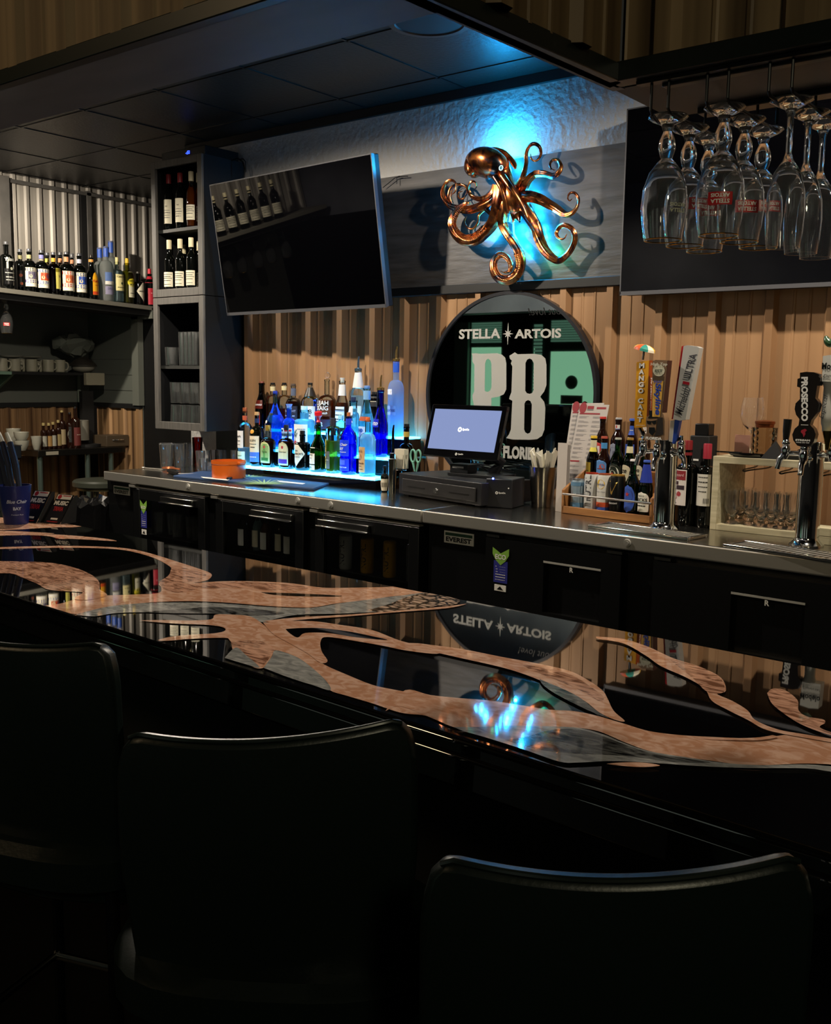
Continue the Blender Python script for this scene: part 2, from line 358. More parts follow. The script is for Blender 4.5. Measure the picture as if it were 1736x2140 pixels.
s = MB(); s.box(-7.2, SX-.06, 1.08, 1.245, SZ, ZT); s.hexa([(SX-.075,1.08,SZ),(SX-.05,1.08,SZ),(SX-.02,1.76,SZ),(SX-.045,1.76,SZ)],[(SX-.075,1.08,ZT),(SX-.05,1.08,ZT),(SX-.02,1.76,ZT),(SX-.045,1.76,ZT)]); S(s, 'ceiling_soffit_core', SOF); S(MB().box(SX-.045, 2.6, 1.765, 2.01, SZ+.004, ZT), 'ceiling_soffit_right', mat('soffit_brown', '#332b26', .5))
at = MB(); at.box(-7.2, SX-.06, 1.060, 1.083, SZ, SZ+.028); at.hexa([(SX-.075,1.06,SZ),(SX-.045,1.06,SZ),(SX-.005,1.72,SZ),(SX-.04,1.74,SZ)],[(SX-.075,1.06,SZ+.032),(SX-.045,1.06,SZ+.032),(SX-.005,1.72,SZ+.032),(SX-.04,1.74,SZ+.032)])
at.box(SX-.03, 2.6, 1.705, 1.745, SZ, SZ+.034); at.box(SX+.06, 2.6, 1.745, 1.765, SZ-.012, SZ+.004); at.box(SX+.03, 2.6, 1.97, 2.01, SZ-.008, SZ+.012)
S(at, 'trim_8', mat('trim_dark_green', '#0e1412', .33), bevel=.002)
# ---- windows of the rear wall, lit pale green from the street (seen in the mirror)
GW = mat('lit_window', '#b9e6c8', .6, emit='#9fdcb4', estr=.62)
GW3 = mat('glow_panel_dim', '#c8cfc6', .6, emit='#c4d0c0', estr=.30)  # for the added glow panels off the mirror
GW2 = mat('lit_blind', '#7fa892', .6, emit='#6f9a84', estr=.36)
YR = -3.18
for i, (x0, x1, z0, z1) in enumerate(((-7.90, -6.93, .75, 1.92), (-6.68, -6.03, .75, 1.86))):
    S(MB().box(x0, x1, YR-.02, YR, z0, z1), 'window_%d' % (i+1), GW)
bl = MB()
S(MB().box(-5.0, -3.6, YR-.02, YR, .6, 2.2), 'window_4', GW3); S(MB().box(-2.2, -1.2, YR-.02, YR, .5, 2.2), 'window_5', GW3); S(MB().box(.2, 1.0, YR-.02, YR, .5, 2.2), 'window_6', GW3)  # glowing panels added for chrome reflections and a green cast on the chairs
for (x0, x1) in ((-7.9, -7.4), (-6.68, -6.12)):
    z = 1.98
    while z < 2.24: bl.box(x0, x1, YR-.02, YR+.01, z, z+.022); z += .03
z = 1.0
while z < 2.2: bl.box(-6.95, -6.82, YR-.02, YR+.01, z, z+.03); z += .045
S(bl, 'window_3', GW2)
MU = mat('mullion', '#0b0d0c', .5)
m_ = MB()
m_.box(-7.40, -6.93, YR, YR+.04, .5, 2.3); m_.box(-8.3, -5.6, YR, YR+.05, 2.25, 2.75)
m_.box(-7.0, -6.97, YR, YR+.03, .75, 2.2)
S(m_, 'trim_9', MU)
S(MB().box(-8.15, -7.93, YR, YR+.05, 0, 2.3), 'trim_10', mat('grey_post', '#6a7a72', .7))
s_ = thing('window_sign', 'oval sign above a plaque on the rear window, seen in the round mirror', 'sign', (-6.35, YR, 1.3))
MB().lathe([(.085, 0), (.085, .01)], n=32).build('oval', mat('sign_dark', '#35463b', .6), s_).rotation_euler = (-pi/2, 0, 0)
s_.children[0].location = (0, .03, .18)
MB().box(-.15, .15, .01, .03, -.09, .02).build('plaque', mat('sign_brown', '#54402f', .6), s_)
# ================================================================ counter: two undercounter coolers
CZ = .95
def fy(x): return 3.277-.0367*(x+4.814)        # front line of the worktops
X0, X1, X2 = -4.814, -2.503, .2
STEELT = mat('polished_worktop', '#a8a49c', .2, 1)
def wt(t, x0, x1):
    m = MB(); a, b = fy(x0), fy(x1)
    m.hexa([(x0,a,CZ-.052),(x1,b,CZ-.052),(x1,3.93,CZ-.052),(x0,3.93,CZ-.052)], [(x0,a,CZ),(x1,b,CZ),(x1,3.93,CZ),(x0,3.93,CZ)])
    m.m = [0, 1, 0, 0, 0, 0]; return m.build('worktop', [STEEL, STEELT], t, True, bevel=.006)
def fpt(x, d, z): return (x, fy(x)+.035-d, z)       # point on the front face of the cabinets, d out of it
U_ = Vector((1, -.0367, 0)).normalized()
def fbox(mb, x0, x1, z0, z1, d0, d1):
    mb.hexa([fpt(x0,d1,z0),fpt(x1,d1,z0),fpt(x1,d0,z0),fpt(x0,d0,z0)], [fpt(x0,d1,z1),fpt(x1,d1,z1),fpt(x1,d0,z1),fpt(x0,d0,z1)]); return mb
def fx(px, py): # x of a photo point on the front face
    p = onz(px, py, .8); 
    x = -3.
    for _ in range(20):
        q = ony(px, py, fy(x)+.035); x = q[0]
    return q[0], q[2]
ECOG = mat('eco_green', '#7fae45', .5); ECOB = mat('eco_blue', '#2b2f86', .5); PLATE = mat('badge_silver', '#b9bab6', .5, .1); DKG = mat('badge_green', '#1d3a2c', .5)
def badge(t, px0, py0, px1, py1):
    x0, z1 = fx(px0, py0); x1, z0 = fx(px1, py1)
    o = fbox(MB(), x0, x1, z0, z1, 0, .003).build('badge', PLATE, t, True); o['label'] = 'silver EVEREST badge'
    m = fbox(MB(), x0+.006, x1-.006, z1-.018, z1-.006, .002, .0036); m.build('band', DKG, o, True)
    m = MB(); xm = (x0+x1)/2; w_ = (x1-x0)*.86
    write(m, 'EVEREST', Vector(fpt(xm, .0042, z0+(z1-z0)*.34)), U_, (0,0,1), w=w_, h=(z1-z0)*.40, bold=.035)
    m.build('lettering', BLACK, o, True)
def eco(t, px0, py0, px1, py1, D=.0355):
    x0, z1 = fx(px0, py0); x1, z0 = fx(px1, py1); h = z1-z0; xm = (x0+x1)/2; w_ = x1-x0
    s = fbox(MB(), x0+w_*.08, x1-w_*.08, z0, z0+h*.62, D, D+.0015).build('eco_sticker', ECOB, t, True); s['label'] = 'green and blue ECO sticker'
    m = MB(); L = [(-.5,.5),(-.5,.15),(-.3,-.15),(0,-.4),(.3,-.15),(.5,.15),(.5,.5),(.25,.36),(0,.22),(-.25,.36)]
    put2d(m, shape2d([[(a*w_, b*h*.55) for a, b in L]]), Vector(fpt(xm, D+.0025, z0+h*.72)), U_, (0,0,1)); m.build('leaf', ECOG, s, True)
    m = MB(); write(m, 'ECO', Vector(fpt(xm, D+.0032, z0+h*.74)), U_, (0,0,1), w=w_*.66, bold=.03)
    for k in range(6): write(m, ('1 ---', '2 ----', '3 ---', '------', '-----', 'EVEREST')[k], Vector(fpt(xm, D+.0024, z0+h*(.46-.075*k))), U_, (0,0,1), w=w_*.6, h=h*.02)
    m.build('print', WHITE, s, True)
    m = fbox(MB(), xm-w_*.35, xm+w_*.35, z0-h*.24, z0-h*.06, D, D+.0015).build('caution_label', WHITE, t, True)
    q = MB(); put2d(q, shape2d([[(-.2*w_,-.05*h),(.2*w_,-.05*h),(0,.05*h)]]), Vector(fpt(xm, D+.0025, z0-h*.15)), U_, (0,0,1)); q.build('triangle', BLACK, m, True)
HND = mat('polished_handle', '#c9c8c4', .12, 1)
for _x in (-4.2, -3.55, -2.8): point('cooler_fill', (_x, 3.5, .86), 1.3, (.9, .95, 1), .02)  # unseen fill points added to brighten what stands behind the doors
c1 = thing('bottle_cooler', 'black undercounter cooler with three glass doors and steel worktop', 'cooler', ((X0+X1)/2, 3.55, 0))
m = MB(); 
# carcass with an open inside behind the doors
a = .05
def shell(mb, x0, x1, z0, z1):
    y0, y1 = fy(x0)+.04, fy(x1)+.04
    mb.hexa([(x0,y0,z0),(x1,y1,z0),(x1,3.9,z0),(x0,3.9,z0)], [(x0,y0,z0+a),(x1,y1,z0+a),(x1,3.9,z0+a),(x0,3.9,z0+a)])
    mb.hexa([(x0,y0,z1-a),(x1,y1,z1-a),(x1,3.9,z1-a),(x0,3.9,z1-a)], [(x0,y0,z1),(x1,y1,z1),(x1,3.9,z1),(x0,3.9,z1)])
    mb.box(x0, x1, 3.85, 3.9, z0+a, z1-a)
xl, _ = fx(223, 1010); xdiv = [fx(290, 1060)[0]]
dx = [(fx(288,1040)[0], fx(437,1050)[0], 'a'), (fx(460,1060)[0], fx(643,1090)[0], 'b'), (fx(668,1090)[0], fx(893,1110)[0], 'c')]
shell(m, xl, X1-.02, .1, CZ-.055)
m.hexa([fpt(xl,-.01,.1),fpt(dx[0][0],-.01,.1),(dx[0][0],3.9,.1),(xl,3.9,.1)], [fpt(xl,-.01,CZ-.055),fpt(dx[0][0],-.01,CZ-.055),(dx[0][0],3.9,CZ-.055),(xl,3.9,CZ-.055)])
fbox(m, dx[0][1]-.02, dx[1][0]+.02, .1, CZ-.06, -.3, -.001); fbox(m, dx[1][1]-.02, dx[2][0]+.02, .1, CZ-.06, -.3, -.001)
fbox(m, X1-.04, X1-.02, .1, CZ-.06, -.6, -.001)
m.build('carcass', COOLER, c1, True)
wt(c1, X0, X1-.002)
badge(c1, 238, 1014, 272, 1036)
doors = []
for (x0, x1, k) in dx:
    x1 = min(x1, X1-.02)
    d = MB(); f = .055; zt, zb = CZ-.075, .12
    fbox(d, x0, x0+f, zb, zt, 0, .03); fbox(d, x1-f, x1, zb, zt, 0, .03); fbox(d, x0+f, x1-f, zt-f, zt, 0, .03); fbox(d, x0+f, x1-f, zb, zb+f, 0, .03)
    dd = d.build('door', COOLER, c1, True, bevel=.002)
    fbox(MB(), x0+f-.004, x1-f+.004, zb+f-.004, zt-f+.004, .012, .018).build('glass', PANE, dd, True, smooth=False)
    h = MB(); hx0, hx1 = (x0+x1)/2-.04, x1-f-.02
    if k == 'c': hx0, hx1 = x0+.03, x0+.34
    if k == 'b': hx0, hx1 = (x0+x1)/2-.03, x1-.06
    fbox(h, hx0, hx1, zt-.05, zt-.018, .03, .05); fbox(h, hx0, hx1, zt-.052, zt-.044, .03, .062)
    h.build('handle', HND, dd, True, bevel=.004)
    t_ = MB(); fbox(t_, x0-.02, x1, zt+.004, zt+.010, 0, .028); fbox(t_, x0-.03, x0+.02, zt+.006, zt+.018, .0, .036); t_.build('hinge', STEEL, dd, True)
    sf = MB()
    for z in (.40, .62): fbox(sf, x0+.03, x1-.03, z, z+.006, -.5, -.03)
    sf.build('rack', DSTEEL, c1, True); doors.append((x0+f, x1-f))
eco(c1, 303, 1043, 318, 1103, .0305)
def lock(t, px, py):
    x = onz(px, py-6, CZ)[0]; m = MB(); y = fy(x); p = (x, y, CZ-.026)
    m.cyl(p, (x, y-.006, CZ-.026), .015, .013, 20); m.cyl((x, y-.006, CZ-.026), (x, y-.009, CZ-.026), .008, .008, 14); m.build('lock', mat('lock_nickel', '#a8a6a0', .35, .4), t, True)
for p in ((415,1010),(624,1040),(697,1048)): lock(c1, *p)
c2 = thing('keg_cooler', 'black keg cooler with solid doors and steel worktop under the beer taps', 'cooler', ((X1+X2)/2, 3.5, 0))
m = MB(); fbox(m, X1+.01, X2, .1, CZ-.055, -.6, 0); m.build('carcass', COOLER, c2, True)
wt(c2, X1, X2); badge(c2, 929, 1108, 990, 1142)
for (pa, pb, pr) in (((1026,1110),(1308,1150),((1146,1171),(1265,1188))), ((1375,1160),(1736,1206),((1536,1235),(1690,1258)))):
    x0, x1 = fx(*pa)[0], fx(*pb)[0]
    if pa[0] == 1375: x1 += .12
    zt = CZ-.075
    (ra, za), (rb, _) = fx(*pr[0]), fx(*pr[1])
    d = MB(); zb = .12; r0 = za; r1 = za-.19
    fbox(d, x0, ra, zb, zt, .0, .035); fbox(d, rb, x1, zb, zt, .0, .035); fbox(d, ra, rb, r0, zt, 0, .035); fbox(d, ra, rb, zb, r1, 0, .035); fbox(d, ra, rb, r1, r0, .0, .008)
    dd = d.build('door', COOLER, c2, True)
    m = MB(); fbox(m, ra, rb, r0-.004, r0+.003, .03, .037); mo = m.build('handle', mat('handle_edge_highlight', '#b4b2ac', .5, .2), dd, True)  # pale colour paints the highlight along the handle edge
    m = MB(); write(m, 'R', Vector(fpt((ra+rb)/2, .036, r0-.016)), U_, (0,0,1), h=.018, bold=.03); m.build('mark', WHITE, dd, True)
    m = MB()
    for q in (x0+.03, x1-.03): fbox(m, q-.03, q+.03, zt+.004, zt+.014, 0, .03)
    m.build('hinge', DSTEEL, dd, True)
eco(c2, 1041, 1140, 1073, 1218)
for p in ((1292,1130),(1727,1188)): lock(c2, *p)
# ================================================================ the bar top with poured resin
BZ = 1.0; BT = .065
def by(x, f): return (1.1186-.0552*(x+2.035)) if f else (1.833-.0389*(x+3.311))
RES = mat('black_resin', '#050505', .02, spec=.5, ior=2.2)
COP = mat('copper_resin', '#b07a58', .04, ior=1.8)
n_, r_, mp_ = noise_col(COP, '#b07f62', '#c8a088', 26, (1, 1.6, 1), 8, .42, .6, dist=1.6)
COPD = mat('copper_resin_veined', '#8a5a3e', .04, ior=1.8); noise_col(COPD, '#6a4431', '#c4947a', 16, (1, 3.2, 1), 10, .36, .6, dist=2.0)
GRY = mat('pearl_grey_resin', '#8d8c88', .04, ior=1.8); noise_col(GRY, '#6c6c6a', '#9a9994', 30, (1, 2, 1), 8, .35, .65, dist=1)
GRD = mat('smoke_grey_resin', '#3a3a3a', .04, ior=1.8); noise_col(GRD, '#141414', '#6a6a67', 16, (1, 3, 1), 9, .4, .65, dist=2)
CEL = mat('celled_resin', '#3a3a3a', .04, ior=1.8); n_, r_, mp_ = noise_col(CEL, '#211b17', '#b79a84', 42, (1, 1.5, 1), 0, .05, .22, 'voronoi')
bar = thing('bar_counter', 'glossy black resin bar top with copper and grey swirls, in front of the stools', 'bar', (-1.2, 1.2, 0))
mb = MB(); xa_, xb_ = -6.0, 1.8
pts = [(xa_, by(xa_,1)), (xb_, by(xb_,1)), (xb_, by(xb_,0)), (xa_, by(xa_,0))]
mb.quadbox(pts, BZ-BT, BZ)
slab = mb.build('slab', RES, bar, True, bevel=.008)
lip = MB(); lip.quadbox([(xa_, by(xa_,1)-.006), (xb_, by(xb_,1)-.006), (xb_, by(xb_,1)+.03), (xa_, by(xa_,1)+.03)], BZ-BT-.004, BZ-.020)
lip.build('edge_lip', RES, bar, True, bevel=.006)
c3 = lambda x, y: (x/1.9289, y/1.9289+1060)
c4 = lambda x, y: (x/1.9289+836, y/1.9289+1240)
c9 = lambda x, y: (x/5.787, y/5.787+950)
POL = []
def pol(k, f, pts, sm=True): POL.append((k, [f(*p) for p in pts], sm))
# 0 copper 1 veined copper 2 grey 3 smoke 4 cells 5 black
pol(0, c9, [(-200,760),(250,765),(450,775),(620,790),(900,835),(1045,858),(880,880),(700,880),(400,895),(200,908),(-200,905)])
pol(0, c9, [(-200,925),(150,925),(400,938),(660,955),(500,962),(700,968),(1000,990),(1300,1022),(1405,1048),(1100,1032),(850,1020),(720,1018),(560,985),(300,975),(-200,980)])
pol(0, c3, [(-60,163),(250,156),(420,160),(520,168),(600,185),(720,222),(800,248),(852,270),(835,295),(780,306),(900,299),(1050,300),(1180,308),(1300,325),(1420,325),(1560,322),(1640,316),(1760,345),(1760,352),(1600,358),(1480,375),(1360,388),(1250,405),(1100,400),(950,388),(800,380),(650,382),(520,392),(440,402),(360,428),(280,430),(230,420),(170,400),(240,390),(330,365),(420,357),(560,352),(640,346),(650,325),(640,310),(660,295),(690,270),(685,240),(600,198),(470,170),(250,164),(-60,170)])
pol(1, c3, [(640,300),(680,275),(700,235),(760,250),(830,272),(800,295),(740,305),(800,325),(720,345),(660,330)])
pol(1, c3, [(780,320),(900,305),(1050,305),(1180,315),(1240,328),(1100,335),(950,325),(850,328)])
pol(5, c3, [(1050,344),(1200,349),(1365,357),(1350,362),(1200,360),(1100,354)])
pol(1, c3, [(-60,218),(60,220),(200,225),(300,245),(370,275),(400,305),(402,340),(425,352),(380,362),(330,345),(200,335),(150,310),(90,285),(40,268),(-60,265)])
pol(0, c3, [(330,350),(370,320),(395,330),(430,352),(420,362),(360,375),(300,372)])
pol(2, c3, [(300,436),(360,420),(440,402),(560,390),(700,386),(850,388),(1000,398),(1150,408),(1260,408),(1380,388),(1480,375),(1600,360),(1760,345),(1760,398),(1600,418),(1400,430),(1200,436),(1100,455),(1060,466),(960,450),(850,430),(700,428),(560,426),(460,430),(380,442)])
pol(3, c3, [(570,425),(700,415),(850,405),(1000,410),(1150,430),(1000,440),(860,432),(700,430)])
pol(4, c3, [(1480,418),(1560,395),(1640,365),(1700,350),(1760,345),(1850,375),(1830,395),(1760,402),(1640,420),(1540,425)])
pol(0, c3, [(1060,462),(1200,447),(1400,436),(1600,420),(1800,402),(1880,392),(1800,410),(1600,426),(1400,443),(1220,456),(1120,468)])
pol(0, c3, [(560,460),(650,458),(760,460),(850,455),(870,436),(950,437),(1010,444),(1060,475),(1110,518),(1180,556),(1250,600),(1310,640),(1400,680),(1500,720),(1600,742),(1760,775),(1760,850),(1700,842),(1612,832),(1500,795),(1400,765),(1330,742),(1315,705),(1250,645),(1190,605),(1110,580),(1095,605),(1060,652),(1000,635),(930,545),(900,530),(760,535),(690,541),(635,541),(680,527),(760,518),(860,512),(905,502),(900,488),(840,478),(700,472)])
pol(1, c3, [(930,545),(1010,540),(1070,550),(1105,580),(1090,605),(1055,645),(1010,640),(950,610)])
pol(0, c4, [(-60,480),(20,395),(123,415),(250,428),(350,436),(500,458),(600,474),(700,480),(790,498),(900,530),(1000,560),(1120,576),(1250,584),(1400,590),(1480,588),(1520,580),(1600,576),(1800,606),(2300,640),(2600,650),(2600,740),(2200,735),(1800,700),(1640,692),(1500,697),(1400,700),(1250,680),(1120,662),(1000,640),(900,604),(800,562),(700,546),(600,544),(450,542),(300,548),(220,546),(120,505),(0,460)])
pol(2, c3, [(1062,652),(1095,608),(1112,582),(1190,606),(1250,646),(1315,706),(1330,743),(1260,722),(1160,690)])
pol(2, c3, [(905,612),(950,570),(990,600),(1045,650),(980,635)])
pol(0, c3, [(1060,470),(1150,464),(1260,464),(1380,480),(1500,500),(1620,545),(1760,575),(1760,596),(1640,583),(1550,565),(1450,547),(1320,528),(1292,545),(1296,585),(1320,625),(1290,632),(1240,595),(1170,555),(1100,515)])
pol(5, c3, [(1150,496),(1210,492),(1290,492),(1400,505),(1500,525),(1560,540),(1440,530),(1320,512),(1230,512),(1200,530),(1170,515)])
pol(0, c4, [(-30,205),(60,206),(123,213),(250,230),(400,260),(550,288),(680,318),(760,358),(815,398),(835,430),(860,480),(905,522),(860,515),(800,485),(750,445),(690,410),(600,372),(500,332),(400,302),(250,268),(120,240),(-30,222)])
pol(1, c4, [(480,290),(600,310),(690,335),(770,385),(820,425),(800,440),(740,405),(640,360),(540,320)])
pol(3, c4, [(560,352),(640,385),(720,425),(790,480),(840,510),(760,480),(640,420),(580,380)])
pol(0, c4, [(790,180),(900,190),(1000,222),(1100,268),(1200,300),(1290,345),(1312,400),(1275,412),(1340,442),(1400,480),(1430,518),(1520,556),(1640,578),(1800,606),(1800,618),(1640,592),(1480,560),(1400,518),(1320,478),(1255,440),(1225,390),(1150,345),(1050,300),(990,258),(900,208),(800,190)])
pol(1, c4, [(1080,270),(1200,300),(1285,345),(1308,398),(1275,412),(1230,400),(1180,350)])
pol(1, c4, [(1478,410),(1500,392),(1550,398),(1600,438),(1605,480),(1640,505),(1700,515),(1712,530),(1690,548),(1740,570),(1800,585),(1740,582),(1640,548),(1570,510),(1500,455)])
pol(2, c4, [(215,548),(300,548),(450,543),(600,545),(720,552),(820,578),(900,612),(1000,645),(1150,670),(1300,693),(1450,702),(1640,700),(1800,712),(2400,752),(2400,775),(1800,735),(1640,716),(1400,714),(1200,706),(1000,692),(850,686),(720,692),(640,688),(500,640),(350,592),(260,566)])
pol(3, c4, [(420,600),(500,590),(600,562),(700,556),(800,580),(880,610),(980,645),(1100,668),(1250,692),(1100,690),(950,670),(850,662),(700,655),(560,640)])
pol(0, c4, [(830,698),(880,693),(960,692),(1020,698),(1045,706),(980,711),(900,707)])
pol(0, c4, [(1500,582),(1430,592),(1300,594),(1200,590),(1320,600),(1440,602),(1520,590)])
sw = MB()
for i, (k, pp, sm_) in enumerate(POL):
    sw.cur = k; q = [onz(x, y, BZ)[:2] for x, y in pp]
    q.append(q[0]); q = [tuple(v) for v in smooth_path(q, 5)][:-1]
    vf = shape2d([q]); z = BZ+.00025+.00012*i
    keep = [(min(max(x, xa_+.01), xb_-.01), min(max(y, by(x,1)+.009), by(x,0)-.009)) for x, y in vf[0]]
    sw.add([(x, y, z) for x, y in keep], vf[1])
o = sw.build('resin_swirls', [COP, COPD, GRY, GRD, CEL, RES], slab, True, smooth=False); o['label'] = 'copper and pearl grey resin swirls'
# bar front panel under the top
S(MB().quadbox([(xa_, 1.80), (xb_, 1.50), (xb_, 1.54), (xa_, 1.84)], 0, BZ-BT-.005), 'wall_bar_front', MATTE)
# ================================================================ screens on the back wall
BEZ = mat('tv_bezel', '#6a6a6e', .3, .6); SCR = mat('tv_screen', '#020203', .02, spec=.5)
def tv(name, label, c, w_, R, th=.05):
    h = w_*9/16; t = thing(name, label, 'television', c)
    Rm = R
    def X(u, d, v): p = Rm @ Vector((u, d, v)); return tuple(p)
    def hx(x0, x1, y0, y1, z0, z1): return ([X(x0,y0,z0),X(x1,y0,z0),X(x1,y1,z0),X(x0,y1,z0)], [X(x0,y0,z1),X(x1,y0,z1),X(x1,y1,z1),X(x0,y1,z1)])
    m = MB(); m.hexa(*hx(-w_/2, w_/2, .004, th, -h/2, h/2)); m.hexa(*hx(-w_*.3, w_*.3, th, th+.03, -h*.35, h*.25)) if 0 else None; m.build('housing', mat('tv_back', '#101012', .4), t, bevel=.003)
    m = MB(); m.hexa(*hx(-w_/2, w_/2, 0, .01, -h/2-.004, -h/2+.012)); m.hexa(*hx(w_/2-.004, w_/2+.001, 0, .02, -h/2, h/2)); m.hexa(*hx(-w_/2-.001, -w_/2+.004, 0, .02, -h/2, h/2)); m.hexa(*hx(-w_/2, w_/2, 0, .02, h/2-.004, h/2+.001))
    m.build('bezel', BEZ, t)
    m = MB(); m.hexa(*hx(-w_/2+.004, w_/2-.004, .001, .006, -h/2+.012, h/2-.004)); m.build('screen', SCR, t, smooth=False)
    return t, X
k_ = .975
R1 = Matrix.Rotation(-.067, 3, 'Z') @ Matrix.Rotation(.16, 3, 'X')
cc = (-3.836*k_, 3.769*k_, CAM_Z+(2.17-CAM_Z)*k_)
t1, X_ = tv('television', 'large dark television tilted down, left of the copper octopus', cc, 1.25*k_, R1)
m = MB(); m.cyl(X_(0, .08, 0), (.05, WY-.026-cc[1], -.02), .03); m.build('wall_bracket', BLACK, t1)
m = MB(); pa = ony(910, 352, 3.96); 
m.tube([tuple(Vector(ony(x, y, 3.955))-Vector(cc)) for x, y in ((800,392),(815,380),(826,371),(840,369),(852,368))], .002, 6); m.tube([tuple(Vector(ony(x, y, 3.955))-Vector(cc)) for x, y in ((829,384),(829,370),(835,368))], .0018, 6); m.build('cable', BLACK, t1)
pL = ony(1310, 228, 3.87); w2 = (pL[2]-ony(1310, 615, 3.87)[2])*16/9
tv('television', 'large dark television behind the hanging glasses, cut off by the photo edge', (pL[0]+w2/2, 3.87, pL[2]-w2*9/32), w2, Matrix.Identity(3), .085)
# ================================================================ round mirror
mi = thing('round_mirror', 'large round black-framed mirror with PB lettering behind the till', 'mirror', (-2.612, 3.945, 1.413))
MR = .459; MIR = mat('mirror_silver', '#c9d6cf', .015, 1)
m = MB(); n = 96; vs = [(MR*math.cos(2*pi*i/n), .008, MR*math.sin(2*pi*i/n)) for i in range(n)]; vb = [(x, .014, z) for x, y, z in vs]
m.add(vs+vb, [tuple(range(n)), tuple(range(n, 2*n))[::-1]]+[(i, n+i, n+(i+1)%n, (i+1)%n) for i in range(n)]); m.build('glass', MIR, mi, smooth=False)
m = MB(); m.lathe([(MR-.003, 0), (MR-.003, .03), (MR+.012, .03), (MR+.012, 0), (MR-.003, 0)], n=96, cap0=False, cap1=False)
m.v = [(x, .040-z*1.3, y) for x, y, z in m.v]; m.build('frame', mat('mirror_frame', '#26262b', .35, .3), mi)
FROST = mat('frosted_lettering', '#a9a8a2', .6)
c5 = lambda x, y: ony(x/3.3385+780, y/3.3385+580, 3.9515)
def mloops(LL): return [[(lambda p: (p[0]+2.612, p[2]-1.413))(c5(*q)) for q in L] for L in LL]
P_ = [[(690,545),(685,530),(720,528),(740,532),(860,528),(895,538),(918,560),(926,600),(926,780),(908,815),(870,832),(822,840),(818,1080),(835,1112),(690,1112),(700,1085),(702,900),(692,850),(690,820),(702,795),(704,610),(690,585)], [(775,790),(778,600),(786,575),(800,566),(815,578),(822,600),(823,765),(814,788),(798,797),(784,796)]]
B_2 = [[(948,545),(965,535),(985,522),(1005,535),(1120,532),(1170,540),(1198,565),(1206,610),(1206,750),(1190,795),(1162,832),(1190,868),(1198,910),(1192,1060),(1175,1105),(1140,1128),(1090,1132),(970,1130),(925,1120),(945,1095),(958,1060),(968,860),(946,848),(950,830),(962,800),(968,620),(958,600),(965,580),(950,565)],
       [(1058,790),(1060,595),(1072,572),(1088,565),(1104,572),(1118,597),(1116,785),(1108,805),(1088,812),(1068,806)], [(1050,1060),(1053,880),(1062,862),(1078,855),(1094,862),(1104,885),(1100,1060),(1092,1082),(1075,1090),(1058,1080)]]
m = MB()
for L in (P_, B_2): prism2d(m, mloops(L), (0, .0075, 0), (1,0,0), (0,0,1), .001)
def mtext(s, xa, xb, ya, yb, **k):
    a = c5(xa, (ya+yb)/2); b = c5(xb, (ya+yb)/2); t_ = c5((xa+xb)/2, ya); u = c5((xa+xb)/2, yb)
    write(m, s, ((a[0]+b[0])/2+2.612, .0065, (t_[2]+u[2])/2-1.413), (1,0,0), (0,0,1), w=b[0]-a[0], h=t_[2]-u[2], **k)
mtext('STELLA', 597, 886, 358, 428, bold=.035); mtext('ARTOIS', 985, 1310, 358, 424, bold=.035)
mtext('FLORIDA', 905, 1175, 1180, 1270, bold=.05)
q = c5(938, 393); st = []
for i in range(16):
    r = (.052, .010, .020, .010)[i % 4] if i % 8 == 0 else (.010 if i % 2 else (.022 if i % 4 == 2 else .03))
    t = pi/2+2*pi*i/16; st.append((r*math.cos(t), r*math.sin(t)))
put2d(m, shape2d([st]), (q[0]+2.612, .0065, q[2]-1.413), (1,0,0), (0,0,1))
o = m.build('lettering', FROST, mi); o['label'] = 'frosted grey PB and brewery lettering'
m = MB(); q0 = c5(1190, 235); write(m, 'but love!', (q0[0]+2.612, .0066, q0[2]-1.413), (-1,0,0), (0,0,1), w=.17, bold=.0, shear=.3); m.build('handwriting', BLACK, mi)
# ================================================================ corner cabinet
cx0, cx1, cy0, cz0, cz1, czm = -4.885, -4.443, 3.684, 1.17, 2.672, 1.92
cab = thing('display_cabinet', 'tall black wall cabinet with open shelves of wine and glasses', 'cabinet', ((cx0+cx1)/2, cy0, cz0))
for z0, z1 in ((czm+.002, cz1), (cz0, czm-.002)):
    m = MB(); m.box(cx0, cx0+.02, cy0+.015, WY-.01, z0, z1); m.box(cx1-.02, cx1, cy0+.015, WY-.01, z0, z1); m.box(cx0+.02, cx1-.02, WY-.03, WY-.01, z0, z1)
    m.box(cx0+.02, cx1-.02, cy0+.015, WY-.03, z0, z0+.02); m.box(cx0+.02, cx1-.02, cy0+.015, WY-.03, z1-.02, z1); m.build('carcass', CABIN, cab, True)
    m = MB(); f = .038; m.box(cx0, cx0+f, cy0, cy0+.018, z0, z1); m.box(cx1-f, cx1, cy0, cy0+.018, z0, z1); m.box(cx0+f, cx1-f, cy0, cy0+.018, z0, z0+f*1.15); m.box(cx0+f, cx1-f, cy0, cy0+.018, z1-f, z1)
    m.build('frame', CABFR, cab, True, bevel=.002)
zs1 = ony(370, 476, cy0+.02)[2]; zs2 = ony(370, 764, cy0+.02)[2]
for z in (zs1, zs2): MB().box(cx0+.02, cx1-.02, cy0+.03, WY-.03, z-.018, z).build('shelf', mat('cabinet_shelf', '#2f302e', .5), cab, True)
rb = thing('receiver_box', 'slim black box with blue clock digits on top of the corner cabinet', 'receiver', (-4.62, 3.74, cz1))
MB().box(-4.83, -4.455, 3.72, 3.96, cz1+.001, cz1+.052).build('case', BLACK, rb, True, bevel=.003)
m = MB(); q = ony(392, 318, 3.719); write(m, '-:51', (q[0], 3.7185, cz1+.028), (1,0,0), (0,0,1), h=.018, bold=.03); m.build('digits', mat('blue_digits', '#2040ff', emit='#2a46ff', estr=6), rb, True)
